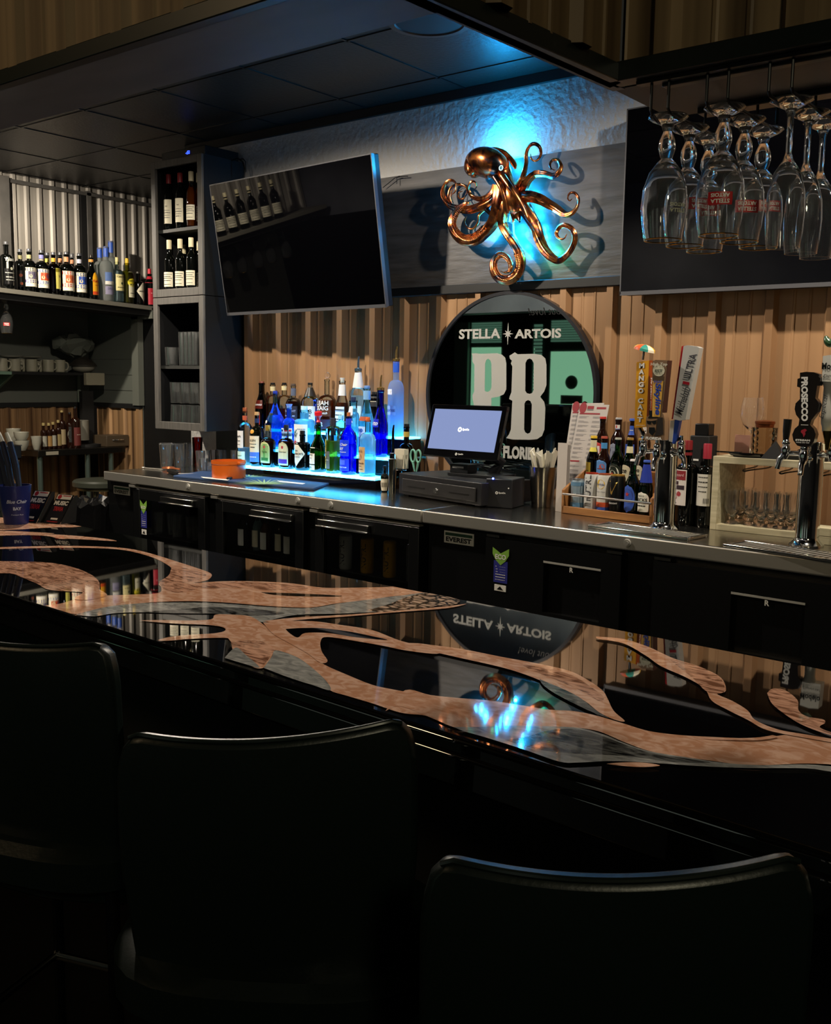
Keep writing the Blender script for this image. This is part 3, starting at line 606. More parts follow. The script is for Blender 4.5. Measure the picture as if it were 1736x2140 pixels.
rb = thing('cable', 'black cables looping over the right edge of the corner cabinet', 'cable', (-4.42, 3.9, 2.6))
m = MB(); m.tube([ony(x, y, 3.9) for x, y in ((478,345),(486,334),(497,331),(507,338),(511,352),(510,370))], .004, 6); m.tube([ony(x, y, 3.9) for x, y in ((500,333),(508,332),(513,338),(514,360))], .003, 6); m.build('cable', BLACK, rb, True)
S(MB().box(cx1-.24, cx1+.01, WY-.03, WY-.0, 0, cz0), 'wall_cabinet_back', mat('grey_green_wall', '#2e302c', .7))
# ================================================================ copper octopus with its blue back light
OCT = mat('burnished_copper', '#a8622f', .28, 1)
N, L, b = nt(OCT)
g = N.new('ShaderNodeTexCoord'); nn = N.new('ShaderNodeTexNoise'); nn.inputs['Scale'].default_value = 13; nn.inputs['Detail'].default_value = 5; nn.inputs['Distortion'].default_value = 1.2
rr_ = N.new('ShaderNodeValToRGB'); e = rr_.color_ramp; e.elements[0].position = .36; e.elements[0].color = lin('#3e464e'); e.elements[1].position = .44; e.elements[1].color = lin('#8a4c38'); x_ = e.elements.new(.54); x_.color = lin('#e8904c'); x_ = e.elements.new(.74); x_.color = lin('#5a4a64')
L.new(g.outputs['Object'], nn.inputs[0]); L.new(nn.outputs[0], rr_.inputs[0]); L.new(rr_.outputs[0], b.inputs['Base Color'])
octo = thing('octopus_sculpture', 'copper octopus wall sculpture with curling arms and blue back light', 'sculpture', (-2.6, 3.95, 2.2))
def op(x, y, d=0): return ony(x/4.1333+880, y/4.1333+270, 3.925-d)
PXM = depth(op(780, 500))/F_PX/4.1333
def arm(mb, L, lobes=5, amp=.16, d0=.0, d1=.03, kk=6, n=20):
    k = len(L); P = smooth_path([(x, y, r, d0+(d1-d0)*i/(k-1)+.012*math.sin(i*1.3)) for i, (x, y, r) in enumerate(L)], kk)
    mb.tube([op(p[0], p[1], p[3]) for p in P], [max(.0012, p[2]*PXM) for p in P], n, lobes, amp, .10, flat=.8)
    return P
body = MB()
arm(body, [(428, 374, 11), (430, 368, 46), (436, 353, 75), (448, 333, 98), (481, 303, 123), (536, 288, 144), (601, 298, 150), (656, 328, 139), (700, 390, 104), (730, 460, 92), (755, 530, 92), (785, 600, 94), (812, 670, 84), (830, 720, 58), (845, 765, 34), (850, 800, 10)], 0, 0, .05, .03, 6, 28)
body.sphere(op(690, 335, .10), 20*PXM, 16, 8)
arm(body, [(640,410,30),(690,500,24),(720,600,24),(735,700,26),(740,740,12)], 0, 0, .09, .07)
arm(body, [(700,400,26),(770,500,24),(830,590,22),(880,680,22),(915,760,12)], 0, 0, .10, .07)
arm(body, [(560,180,6),(620,165,12),(700,185,16),(760,240,22),(800,300,26),(812,340,10)], 0, 0, .05, .03)
ARMS = {
 'a': [(820,520,50),(860,450,34),(885,380,27),(903,300,23),(905,215,20),(928,152,17),(975,126,15),(1018,150,13),(1034,205,11),(1015,255,9),(978,275,7),(950,252,6),(943,212,3)],
 'b': [(850,580,50),(890,490,40),(930,430,32),(990,385,28),(1070,385,27),(1140,405,24),(1188,372,20),(1206,315,17),(1180,268,14),(1137,265,12),(1111,300,10),(1122,343,7),(1158,352,3)],
 'c': [(840,600,60),(920,580,52),(1010,600,46),(1090,640,40),(1170,690,36),(1240,738,28),(1305,722,22),(1348,662,18),(1356,600,15),(1326,552,12),(1284,552,10),(1264,590,8),(1280,618,6),(1302,602,3)],
 'd': [(830,600,60),(890,680,56),(945,760,50),(990,840,47),(1018,930,44),(1058,1025,40),(1112,1096,36),(1180,1135,31),(1252,1090,27),(1308,1010,26),(1328,930,25),(1300,862,23),(1242,832,21),(1190,850,18),(1166,900,15),(1190,944,12),(1232,945,8),(1256,908,3)],
 'e': [(770,560,60),(735,650,50),(708,730,44),(702,820,38),(740,905,37),(798,985,38),(845,1070,39),(862,1165,38),(830,1258,40),(750,1308,38),(665,1288,36),(618,1215,34),(625,1130,31),(680,1078,27),(738,1100,23),(772,1160,20),(766,1220,15),(725,1238,9),(685,1225,4)],
 'f': [(700,500,70),(680,600,62),(660,690,58),(625,790,52),(560,880,50),(470,955,48),(370,965,44),(295,910,41),(258,825,37),(285,730,33),(345,662,24),(395,636,14),(425,645,5)],
 'g': [(680,560,50),(600,630,44),(510,670,40),(420,695,36),(320,690,30),(242,656,25),(196,592,20),(190,520,17),(218,462,14),(262,440,12),(298,468,10),(298,530,8),(268,562,4)],
 'h': [(660,500,46),(620,560,34),(560,595,28),(490,602,23),(432,572,19),(406,512,15),(430,455,12),(466,460,9),(477,498,6),(456,524,3)],
 'i': [(262,650,22),(240,575,19),(262,505,15),(325,475,12),(385,498,10),(396,555,8),(358,604,8),(320,588,6),(325,548,5),(356,538,3)],
 'j': [(560,680,22),(500,740,14),(492,800,12),(452,858,11),(402,852,9),(376,800,7),(394,752,4)],
 'k': [(640,560,30),(560,660,26),(590,720,20),(640,760,6)],
 'l': [(800,640,40),(790,720,26),(800,780,16),(785,815,4)],
 'm': [(860,640,40),(890,720,26),(915,780,16),(938,830,4)]}
suck = MB()
for k, A in ARMS.items():
    dd = {'a': (.0, .03), 'b': (.0, .02), 'c': (.015, .02), 'd': (.015, .03), 'e': (.03, .035), 'f': (.04, .015), 'g': (.02, .02), 'h': (.03, .03), 'i': (.0, .02), 'j': (-.01, .0)}.get(k, (.02, .02))
    P = arm(body, A, 5 if k in 'abcdefgh' else 0, .15, *dd)
    if k in 'efgi':
        for i in range(len(P)//3 if k != 'i' else 6, len(P)-6, 1):
            p, q = P[i], P[min(i+1, len(P)-1)]; dx_, dy_ = q[0]-p[0], q[1]-p[1]; l_ = math.hypot(dx_, dy_) or 1
            for sgn in ((1, .45) if k in 'ef' else (1,)):
                s_ = -1 if k in 'f' else -1
                suck.ring(op(p[0]+dy_/l_*p[2]*.9*sgn*(1 if k == 'e' else 1)*s_*-1 if k=='g' else p[0]-dy_/l_*p[2]*.9*sgn, p[1]+dx_/l_*p[2]*.9*sgn, p[3]+.012+(.012 if sgn < 1 else 0)), max(2.5, p[2]*.30)*PXM, max(1.2, p[2]*.13)*PXM, 8, 5)
ob = body.build('body', OCT, octo, True, ang=60)
suck.build('suckers', OCT, octo, True)['kind'] = 'stuff'
m = MB(); c_ = op(690, 335, .135); m.ring(c_, 18*PXM, 5*PXM, 20, 6); m.sphere(c_, 8*PXM, 10, 6); m.build('eye', mat('eye_patina', '#6fd5e6', .3, .5), octo, True)
LEDM = mat('led_blue', '#30a0ff', emit='#1aa0ff', estr=30)
for (x, y, d, pw) in ((690,125,.05,9.0),(760,190,0,2.0),(820,330,0,1.6),(860,900,0,1.5),(820,1000,0,1.3),(850,850,0,1.3),(900,1010,-.01,1.2),(925,1090,-.02,1.0),(1070,930,-.02,1.0),(1050,850,-.01,1.0),(1090,1010,-.02,1.0),(620,930,-.02,1.2),(660,880,-.02,1.0),(560,920,-.02,.9),(640,700,0,.9),(960,560,0,1.4),(1000,650,0,1.2),(1000,750,0,1.0),(880,470,0,1.2)):
    p = op(x, y, -.035+d*.4)
    point('octopus_light', p, pw*.72, (.01, .40, 1), .008)
p = op(1130, 1060, -.03); point('octopus_light', p, .8, (.05, 1, .4), .008)
m = MB()
for L_ in (((560,900),(640,700),(680,500),(700,300),(740,240)), ((760,800),(800,600),(860,500)), ((840,980),(800,900),(790,700)), ((1040,900),(980,760),(900,640))):
    m.tube([op(x, y, -.04) for x, y in L_], .004, 6)
m.build('led_strip', LEDM, octo, True)
# ================================================================ bottle kit
def gl(name, col, rough=0.0, tr=1): return MATS.get(name) or (cloudy(name, col, .35, 1.2, rough) if rough > .2 else thin(name, col, rough))
GCLR = gl('glass_clear', '#eef6f6'); GGRN = gl('glass_green', '#1f9a35'); GBLU = gl('glass_cobalt', '#0d2fe0'); GBRN = gl('glass_brown', '#4a1c08'); GDRK = mat('glass_black', '#050605', .06); GOLV = gl('glass_olive', '#5a6a1c')
GFRO = gl('glass_frosted', '#c8dcff', .35); GDGR = gl('glass_dark_green', '#0d3018'); GLT = gl('glass_clear_cyan_glow', '#c8f2fa')  # GLT: clear glass with the cyan glow of the display put into its tint
LQ = {k: cloudy('liquid_'+k, c, .4) for k, c in dict(clear='#ecfcff', amber='#a8521a', dark='#5a2008', red='#7a1408', blue='#5aaaff', green='#2ab048', gold='#b8901c', yellow='#c8c060', cobalt='#1a38f0').items()}  # clear and blue liquids carry the glow of the lit steps in their colour
def M(c, r=.5, me=0): return mat('c'+c, c, r, me)
def bottle(name, label, loc, r, H, style='round', glass=None, liquid=None, fill=.6, labels=(), cap=None, rotz=0, ex=2, sy=1, nk=.3, rn=None, neckwrap=None, pourer=None, group=None, cat='bottle', foot=None, simple=False, n=28):
    t = thing(name, label, cat, loc, rotz, group)
    glass = glass or GCLR; rn = rn or r*nk
    S_ = {'round': (.60, .74), 'slope': (.42, .80), 'square': (.66, .72), 'wine': (.62, .76), 'bordeaux': (.66, .74), 'beer': (.54, .76), 'flask': (.58, .70), 'jar': (.80, .86), 'globe': (.52, .70)}[style]
    zb, zs = S_[0]*H, S_[1]*H
    prof = [(r*.90, 0), (r*.98, .006), (r, .02)]
    if style == 'globe': prof = [(r*.70, 0), (r*.86, zb*.25), (r, zb*.62)]
    if style == 'flask': prof = [(r*.80, 0), (r*.86, .02), (r*.97, zb*.5)]
    if foot: prof = [(r*.92, 0), (r*.96, .01), (r, .03)]
    prof.append((r, zb))
    k = 8
    for j in range(1, k+1):
        u = j/k
        if style in ('slope',): q = rn+(r-rn)*(math.cos(pi*u)*.5+.5)
        elif style in ('wine', 'beer'): q = rn+(r-rn)*((1-u)**1.3*(1+.9*u)) if 1 else 0
        else: q = rn+(r-rn)*(math.sqrt(max(0, 1-u*u)))
        prof.append((q, zb+(zs-zb)*u))
    topz = H*(.985 if not cap else 1)-((cap[1]*.6) if cap else 0)
    prof += [(rn, zs+(topz-zs)*.5), (rn, topz-.012), (rn*1.12, topz-.010), (rn*1.12, topz-.002), (rn*.8, topz)]
    exs = [ex if p[1] <= zb+.001 else 2+(ex-2)*max(0, 1-(p[1]-zb)/(zs-zb)*1.2) for p in prof]
    MB().lathe(prof, n=n, sy=sy, ex=exs if ex != 2 else None).build('glass_body', glass, t)
    def rad(z, th):
        for j in range(len(prof)-1):
            if prof[j][1] <= z <= prof[j+1][1]:
                u = (z-prof[j][1])/max(1e-6, prof[j+1][1]-prof[j][1]); q = prof[j][0]+(prof[j+1][0]-prof[j][0])*u; e_ = exs[j]+(exs[j+1]-exs[j])*u; break
        else: q = rn; e_ = 2
        ct, st = math.cos(th), math.sin(th)
        if e_ != 2: q *= (abs(ct)**e_+abs(st)**e_)**(-1/e_)
        return q*ct, q*st*sy
    if liquid:
        zl = fill*H; pl = [(max(.001, (p[0]-.0025)), max(p[1], .008)) for p in prof if p[1] < zl]
        q = rad(zl, pi/2)[1]/sy; pl.append((max(.001, min(q, r)-.0025), zl))
        MB().lathe(pl, n=n, sy=sy, ex=[ex]*len(pl) if ex != 2 else None).build('liquid', liquid, t)
    for lb in labels:   # (z0, z1, halfwidth fraction, material, [(text, zfrac, size, material)], shape)
        z0, z1, hw, lm = lb[0]*H, lb[1]*H, lb[2], lb[3]; shp = lb[5] if len(lb) > 5 else 'rect'; a0 = -pi/2+(lb[6] if len(lb) > 6 else 0)
        def half(v):
            if shp == 'diamond': return (1-abs(v-.5)*2)*hw+.001
            if shp == 'oval': return math.sqrt(max(0, 1-(2*v-1)**2))*hw+.001
            if shp == 'arch': return hw*(1 if v < .65 else math.sqrt(max(0, 1-((v-.65)/.35)**2)))+.001
            if shp == 'shield': return hw*(.8+.2*v if v < .6 else (1 if v < .75 else math.sqrt(max(0, 1-((v-.75)/.26)**2))))
            return hw
        m = MB(); nu, nv = 10, (2 if shp == 'rect' else 12); vs = []
        def pt(u, z, off): th = a0+u/r; x, y = rad(z, th); k_ = 1+off/r; return (x*k_, y*k_, z)
        lw = r*1.25
        for j in range(nv+1):
            v = j/nv; hh = half(v)*lw
            for i in range(nu+1): vs.append(pt(-hh+2*hh*i/nu, z0+(z1-z0)*v, .0008))
        m.add(vs, [(j*(nu+1)+i, j*(nu+1)+i+1, (j+1)*(nu+1)+i+1, (j+1)*(nu+1)+i) for j in range(nv) for i in range(nu)])
        lo = m.build('label', lm, t)
        tg = {}
        for tx in (lb[4] or ()):
            s_, zf, sz, tm = tx[:4]; sh = tx[4] if len(tx) > 4 else 0; vert = len(tx) > 5 and tx[5]; uo = tx[6] if len(tx) > 6 else 0
            mm = tg.setdefault(tm.name, (MB(), tm))[0]
            if s_ == '#': # block: width, height fractions
                w_, h_ = sz; zc = z0+(z1-z0)*zf; ww = w_*hw*lw; hh = h_*(z1-z0)/2; q = []
                for zz in (zc-hh, zc+hh):
                    for i in range(7): q.append(pt(uo*hw*lw-ww+2*ww*i/6, zz, .0013))
                mm.add(q, [(i, i+1, 8+i, 7+i) for i in range(6)]); continue
            if s_ == '@': # disc
                zc = z0+(z1-z0)*zf; R_ = sz*(z1-z0)/2; q = [pt(uo*hw*lw+R_*math.cos(a), zc+R_*math.sin(a), .0014) for a in [2*pi*i/20 for i in range(20)]]
                mm.add(q, [tuple(range(20))]); continue
            if s_ == '*':
                zc = z0+(z1-z0)*zf; R_ = sz*(z1-z0)/2; q = [pt(uo*hw*lw+R_*(1 if i%2==0 else .4)*math.cos(pi/2+pi*i/5), zc+R_*(1 if i%2==0 else .4)*math.sin(pi/2+pi*i/5), .0018) for i in range(10)]
                q.append(pt(uo*hw*lw, zc, .0018)); mm.add(q, [(i, (i+1)%10, 10) for i in range(10)]); continue
            T = text2d(s_, .018, sh)
            if vert: kk = sz*(z1-z0)/T[2]; q = [pt(uo*hw*lw-y*kk, z0+(z1-z0)*zf+x*kk, .0017) for x, y in T[0]]
            else:
                kk = sz*2*hw*lw/T[2]; q = [pt(uo*hw*lw+x*kk, z0+(z1-z0)*zf+y*kk, .0017) for x, y in T[0]]
            mm.add(q, T[1])
        for mm, tm in tg.values(): mm.build('print', tm, lo)
    if neckwrap:
        for nw in neckwrap:
            q0, q1, nm = nw[:3]; zz0, zz1 = q0*H, q1*H; x0 = rad(zz0, pi/2)[1]/sy; x1 = rad(min(zz1, topz-.013), pi/2)[1]/sy
            MB().lathe([(x0+.0012, zz0), ((x0+x1)/2+.0014, (zz0+zz1)/2), (x1+.0012, zz1)], n=20, sy=1 if ex == 2 else 1, cap0=False, cap1=False).build('neck_label', nm, t)
    if cap:
        cm, ch, cr = cap[0], cap[1], cap[2]; z0 = H-ch
        if len(cap) > 3 and cap[3] == 'ball': MB().sphere((0, 0, H-cr), cr, 20, 12).build('stopper', cm, t)
        elif len(cap) > 3 and cap[3] == 'flare': MB().lathe([(cr*.75, z0), (cr*.7, z0+ch*.5), (cr, H), (cr*.9, H+.001)], n=20).build('stopper', cm, t)
        else: MB().lathe([(cr, z0), (cr, H-.003), (cr*.93, H)], n=20).build('cap', cm, t)
    if pourer:
        pm = pourer; m = MB(); m.lathe([(rn*1.25, H-.006), (rn*1.25, H+.006), (rn*.6, H+.010)], n=14); m.tube([(0,0,H+.008),(0,0,H+.03),(.002,-.001,H+.05),(.006,-.002,H+.068)], [.006,.006,.005,.0035], 8); m.build('pourer', pm, t)
    return t
def place_px(cx, yb, yt, wd, Y=None, z=None):
    """ground position, height and radius of an upright thing measured in the photo"""
    if Y is None: p = onz(cx, yb, z)
    else: p = ony(cx, yb, Y); p = (p[0], Y, p[2] if z is None else z)
    top = ony(cx, yt, p[1]); d = depth(p)
    return p, top[2]-p[2], wd*d/F_PX/2
# ================================================================ lit three-step bottle display
Y1, Y2, Y3, Y4 = 3.63, 3.745, 3.86, 3.972
Z1, Z2, Z3 = 1.005, 1.094, 1.192
xr1, xr2, xr3 = ony(795, 1001, Y1)[0], ony(811, 956, Y2)[0], ony(847, 913, Y3)[0]
xr = (xr1+xr2+xr3)/3; xl_ = ony(496, 973, Y1)[0]
LIT = mat('lit_acrylic', '#bfefff', .25, emit='#2fb4ff', estr=13)
ds = thing('bottle_display', 'three-step bottle display glowing cyan blue on the left worktop', 'display stand', ((xl_+xr)/2, 3.8, CZ))
for y0, y1, z in ((Y1, Y2, Z1), (Y2, Y3, Z2), (Y3, Y4, Z3)):
    MB().box(xl_+.004, xr-.004, y0+.004, y1, z-.009, z).build('lit_step', LIT, ds, True)
    MB().box(xl_+.004, xr-.004, y0, y0+.004, z-.011, z-.001).build('edge_glow', LIT, ds, True)
m = MB(); m.box(xl_, xr, Y1+.001, Y4, CZ+.001, Z1-.0095); m.box(xl_, xr, Y2+.001, Y4, Z1, Z2-.0095); m.box(xl_, xr, Y3+.001, Y4, Z2, Z3-.0095); m.build('body', GLOSSBLK, ds, True)
YA, YB, YC = 3.695, 3.80, 3.915
PW = WHITE; PK = BLACK; STR = []
def B(px, yb, yt, wd, tier, name, label, **k):
    Y = (YA, YB, YC)[tier-1]; z = (Z1, Z2, Z3)[tier-1]; p = ony(px, (yb+yt)/2, Y); top = ony(px, yt, Y)
    r = wd*depth(p)/F_PX/2; H = top[2]-z
    if k.get('pourer'): H = top[2]-z-.068
    r = min(r, .052)
    return bottle(name, label, (p[0], Y, z+.0005), r, H, **k)
POUR = M('#2a2118', .25, .8); POURC = M('#c8a46a', .2, .9)
TXT = lambda *a: list(a)
whisk = 'whiskey_bottle'
g_ = None
B(512,965,852,31,1,whisk,'clear whiskey bottle with white label and copper cap, left end of bottom step', glass=GCLR, liquid=LQ['clear'], fill=.3, labels=[(.30,.60,.62,WHITE,[('mark',.68,.62,PK),('Finest',.42,.45,PK),('-----',.2,.4,PK)],'rect',-.2),(.06,.24,.7,M('#cfe8d8'),[('Premium',.6,.5,M('#3f7a50')),('----',.25,.5,PK)],'rect',-.1)], cap=(M('#b0603c',.3,.5),.028,.0125), neckwrap=[(.78,.86,M('#b8583a'))], cat='bottle')
B(537,970,861,30,1,whisk,'bottle with cream and blue wave label and amber seal, second on the lit bottom step', glass=GOLV, liquid=LQ['gold'], fill=.5, labels=[(.26,.56,.8,M('#e6d6b4'),[('GLEN',.72,.5,PK),('------',.5,.6,PK),('---',.3,.4,PK)],'rect',.1),(.08,.26,.8,M('#4b78d8'),[('-----',.5,.6,PW)],'rect',.1),(.60,.68,.3,M('#d89a3a'),[],'oval')], cap=(M('#b89060',.6),.018,.013), neckwrap=[(.80,.88,M('#1c2c50'))])
B(560,977,889,36,1,'whisky_decanter','squat cut glass flask with green arched label and gold cap on the lit step', style='flask', ex=2.6, sy=.62, glass=GCLR, liquid=LQ['dark'], fill=.62, labels=[(.10,.62,.62,M('#c9c98a'),[],'arch'),(.13,.595,.54,M('#4c8a3c'),[('Apple',.5,.6,M('#26501c')),('@',.76,.14,M('#b0303c')),('#',.13,(.8,.16),M('#2f6a2c'))],'arch')], cap=(M('#c8a850',.3,.7),.028,.014), nk=.34, foot=1)
B(598,980,888,38,1,'whisky_decanter','squat cut glass flask with cream arched label and purple band on the lit step', style='flask', ex=2.6, sy=.62, glass=GCLR, liquid=LQ['dark'], fill=.62, labels=[(.08,.62,.62,M('#b8b890'),[],'arch'),(.10,.60,.56,M('#d6d0a8'),[('Crown Royal',.56,.75,PK,.2),('@',.78,.14,M('#b0303c')),('#',.14,(.9,.20),M('#4a2a90'))],'arch')], cap=(M('#2a2a30',.3,.4),.028,.013), nk=.3, foot=1)
B(632,986,900,32,1,'gin_bottle','squat black apothecary bottle with diamond label on the lit bottom step', style='square', glass=GDRK, labels=[(.10,.74,1.0,M('#e2dcc4'),[("HENDRICK'S",.5,.78,PK),('GIN',.62,.2,PK),('SMALL BATCH',.38,.45,PK)],'diamond',-.15)], cap=(PK,.03,.0135), nk=.36)
tq = B(665,988,883,36,1,'gin_bottle','bright green gin bottle with white label on the lit bottom step', style='slope', glass=GGRN, liquid=LQ['green'], fill=.42, labels=[(.16,.50,.62,M('#e8e6d4'),[('Tanqueray',.55,.7,PK,.2),('London Dry',.35,.5,PK),('@',.85,.09,M('#7a9a40'))],'rect',-.45),(.04,.14,.62,M('#e0dcc8'),[('GIN',.5,.4,PK)],'rect',-.45)], cap=(PK,.016,.011))
rp = ony(668, 862, YA); t = thing('speed_pourer', 'red plastic pourer stuck in the green gin bottle', 'pourer', (tq.location.x, YA, ony(665, 883, YA)[2]))
MB().lathe([(.010,0),(.012,.004),(.007,.012),(.012,.028),(.019,.034),(.020,.052),(.017,.056),(.006,.058)], n=20).build('cone', M('#d01c28',.3), t)
B(696,990,874,28,1,'tequila_bottle','squat bottle with green gold liquor and black foil neck on the lit bottom step', style='jar', ex=3.2, glass=GCLR, liquid=LQ['yellow'], fill=.58, labels=[(.08,.62,.20,M('#d9c860'),[('ROCA',.5,.7,M('#6a5410'),0,1)],'rect',-.75),(.08,.40,.34,M('#5a5e58'),[('---',.5,.5,PW)],'rect',-.2)], cap=(M('#1c1a28',.5),.085,.0135), nk=.42)
B(728,993,862,35,1,'rum_bottle','cobalt blue rum bottle with white script, second from the right end of the bottom step', style='wine', glass=gl('glass_royal','#2a50ff'), liquid=LQ['cobalt'], fill=.5, labels=[(.30,.56,.9,M('#1a3fe6',.4),[('Blue Chair',.72,.86,PW,.3),('BAY',.45,.4,PW),('---------',.25,.7,PW)],'rect',-.35),(.06,.26,.8,M('#1f3ad8',.4),[('COCONUT RUM',.3,.7,PW),('#',.7,(.5,.4),M('#4a6af0')),],'rect',-.2)], cap=(M('#b86a3c',.4),.03,.009), neckwrap=[(.80,.90,M('#2040d0'))], nk=.32)
B(768,996,872,36,1,'vodka_bottle','clear vodka bottle with tan paper label and orange cap on the bottom step', style='round', glass=GCLR, liquid=LQ['clear'], fill=.72, labels=[(.07,.50,.68,M('#c49a66',.7),[("Tito's",.84,.62,M('#5a2a14')),('@',.60,.26,M('#5a2412')),('Handmade',.36,.85,M('#5a2412'),.2),('VODKA',.24,.5,M('#5a2412')),('------',.12,.7,M('#5a2412'))],'rect',-.45)], cap=(M('#d2602a',.5),.022,.0115), nk=.32)
# middle step
B(575,945,817,40,2,'vodka_bottle','tall clear bottle with black label and white flame mark on the middle step', style='slope', glass=GLT, liquid=LQ['blue'], fill=.58, ex=2.4, labels=[(.08,.62,.62,M('#4a4c50'),[('@',.72,.10,PW),('#',.5,(.14,.34),PW,0,0,-.4)],'rect',-.35)], cap=(M('#2238a0',.3),.02,.012), nk=.22)
B(604,945,845,32,2,'vodka_bottle','round shouldered blue lit bottle with blue horse scene label on the middle step', style='globe', glass=GLT, liquid=LQ['blue'], fill=.9, labels=[(.06,.48,.95,M('#d7e6f6'),[('#',.88,(.42,.10),M('#20305a'),0,0,-.5),('#',.88,(.4,.10),M('#c03040'),0,0,.5),('S',.45,.22,M('#2a58c0'),.2,0,-.5),('S',.45,.22,M('#2a58c0'),-.2,0,.5),('V',.25,.3,M('#2a58c0'))],'rect',0)], cap=(M('#7fa4f0',.2),.026,.018,'flare'), nk=.34)
B(636,946,849,38,2,'tequila_bottle','blue lit tequila bottle with agave drawing label and glass stopper on the middle step', style='square', ex=3, glass=GLT, liquid=LQ['clear'], fill=.85, labels=[(.06,.60,.95,M('#e6e8e0'),[('#',.5,(.03,.4),M('#3a5a5a'),0,0,-.3),('W',.55,.34,M('#3a5a5a'),0,0,-.3),('V',.66,.24,M('#3a5a5a'),0,0,-.3),('@',.22,.2,M('#c03a30'),0,0,-.25),('@',.16,.22,M('#b02830'),0,0,.75),('----',.8,.4,M('#8090a8'),0,0,.4)],'rect',-.1)], cap=(M('#b8e4f4',.2),.03,.017), nk=.46)
B(712,950,868,30,2,'liqueur_bottle','squat clear bottle glowing cyan behind the black foil neck on the middle step', style='jar', glass=GLT, liquid=LQ['clear'], fill=.5, cap=(M('#9adcf0',.2),.02,.014))
B(738,950,830,26,2,'gin_bottle','clear bottle with red diamond neck label and navy cap on the middle step', style='round', glass=GLT, liquid=LQ['clear'], fill=.8, labels=[(.56,.84,.55,M('#dfe6ee'),[('#',.5,(.3,.3),M('#c03040'))],'rect',-.1),(.1,.4,.8,M('#9fd0ec'),[],'rect')], cap=(M('#1c2a50',.4),.026,.0125), nk=.6)
B(766,955,806,33,2,'vodka_bottle','tall clear bottle with pale blue foil neck and orange band on the middle step', style='slope', glass=GLT, liquid=LQ['clear'], fill=.6, labels=[(.14,.42,.75,M('#b8d4f0'),[('KETEL',.4,.6,M('#28408a')),('@',.8,.2,M('#2a58b0'),0,0,-.3),('@',.8,.2,M('#2a58b0'),0,0,.3)],'rect',-.3),(.50,.56,.7,M('#b0502c'),[],'rect',0)], cap=(M('#6a90c8',.4),.016,.0145), neckwrap=[(.80,.93,M('#7fb0dc'))], nk=.42)
B(795,957,784,33,2,'vodka_bottle','cobalt blue bottle with brass pourer at the right end of the middle step', style='slope', glass=gl('glass_cobalt_deep','#2038f0'), liquid=LQ['cobalt'], fill=.35, labels=[(.44,.56,.7,M('#1a2ac0',.3),[('Arto',.5,.9,PW,.3)],'rect',-.45)], pourer=POURC, nk=.42)
# top step
B(547,896,797,28,3,'liqueur_bottle','dark red bottle with white script at the left end of the lit top step', style='slope', glass=GBRN, liquid=LQ['red'], fill=.75, labels=[(.42,.60,.9,M('#5c1a10',.3),[('Disaronno',.5,.9,PW,.2)],'rect',-.2),(.08,.34,.25,M('#c03018',.4),[],'rect',.2)], cap=(M('#8a4a3c',.4),.014,.013), nk=.42)
B(570,896,800,29,3,whisk,'amber whiskey bottle with black cap behind the tall flame label bottle', glass=GCLR, liquid=LQ['amber'], fill=.55, cap=(PK,.012,.013), neckwrap=[(.82,.92,M('#d6c898'))], nk=.36)
B(594,897,800,29,3,whisk,'amber whiskey bottle with cream neck and black cap, third on the top step', glass=GCLR, liquid=LQ['amber'], fill=.45, cap=(PK,.012,.0125), neckwrap=[(.84,.93,M('#dccf9c'))], nk=.36)
B(613,898,802,34,3,whisk,'dark label whiskey bottle with grey wrapped neck, fourth on the top step', style='globe', glass=GCLR, liquid=LQ['dark'], fill=.62, labels=[(.1,.52,.95,M('#2a2630'),[('STARLIGHT',.75,.8,M('#9aa0b8')),('-----',.5,.7,M('#9aa0b8'))],'rect',.1)], cap=(M('#4a3c34',.5),.014,.0135), neckwrap=[(.74,.9,M('#5a6478'))], nk=.3)
B(648,899,800,40,3,whisk,'wide clear whiskey bottle with white NOB label and black foil neck on the top step', style='round', ex=3, sy=.7, glass=GCLR, liquid=LQ['amber'], fill=.12, labels=[(.12,.52,.85,M('#e6eaea'),[('NOB',.72,.62,M('#2c5a60')),('CREEK',.5,.6,M('#2c3a40')),('------',.3,.7,PK)],'rect',.1)], cap=(PK,.012,.0135), neckwrap=[(.72,.90,M('#1a1a1a',.4))], nk=.26)
B(683,900,791,40,3,whisk,'brown bourbon bottle with round glass stopper and white lettering on the top step', style='globe', glass=GCLR, liquid=LQ['amber'], fill=.60, labels=[(.30,.60,.9,M('#5a3420',.3),[('ELIJAH',.78,.8,PW),('CRAIG',.50,.78,PW),('Small Batch',.2,.7,PW,.25)],'rect',.0),(.06,.24,.9,M('#3a2030'),[('12',.5,.2,PW)],'rect')], nk=.26)
q = ony(684, 777, YC); t = thing('glass_stopper', 'clear glass ball stopper on top of the brown bourbon bottle', 'stopper', (q[0], YC, ony(684, 791, YC)[2]))
MB().sphere((0,0,.015), .0165, 24, 14).build('ball', GLASS, t)
B(715,902,790,29,3,'tequila_bottle','slim clear bottle with white foil neck and flared white stopper on the top step', style='slope', glass=GCLR, liquid=LQ['amber'], fill=.55, labels=[(.10,.48,.9,M('#dfe9ee'),[('#',.8,(.8,.05),M('#8aa0b8')),('-----',.6,.7,PK),('----',.4,.6,PK)],'rect',-.1)], cap=(M('#d8d8d4',.4),.022,.0135,'flare'), neckwrap=[(.68,.88,M('#e0deda'))], nk=.44)
B(748,904,745,32,3,'rum_bottle','clear bottle with white foil neck, red dot and chrome pourer on the top step', style='round', glass=GCLR, liquid=LQ['clear'], fill=.6, labels=[(.12,.44,.9,M('#d8e6ec'),[('JK',.7,.4,PK),('----',.4,.7,PK)],'rect')], neckwrap=[(.72,.97,M('#e2ddd8'))], pourer=M('#6a8090',.25,.8), nk=.40)
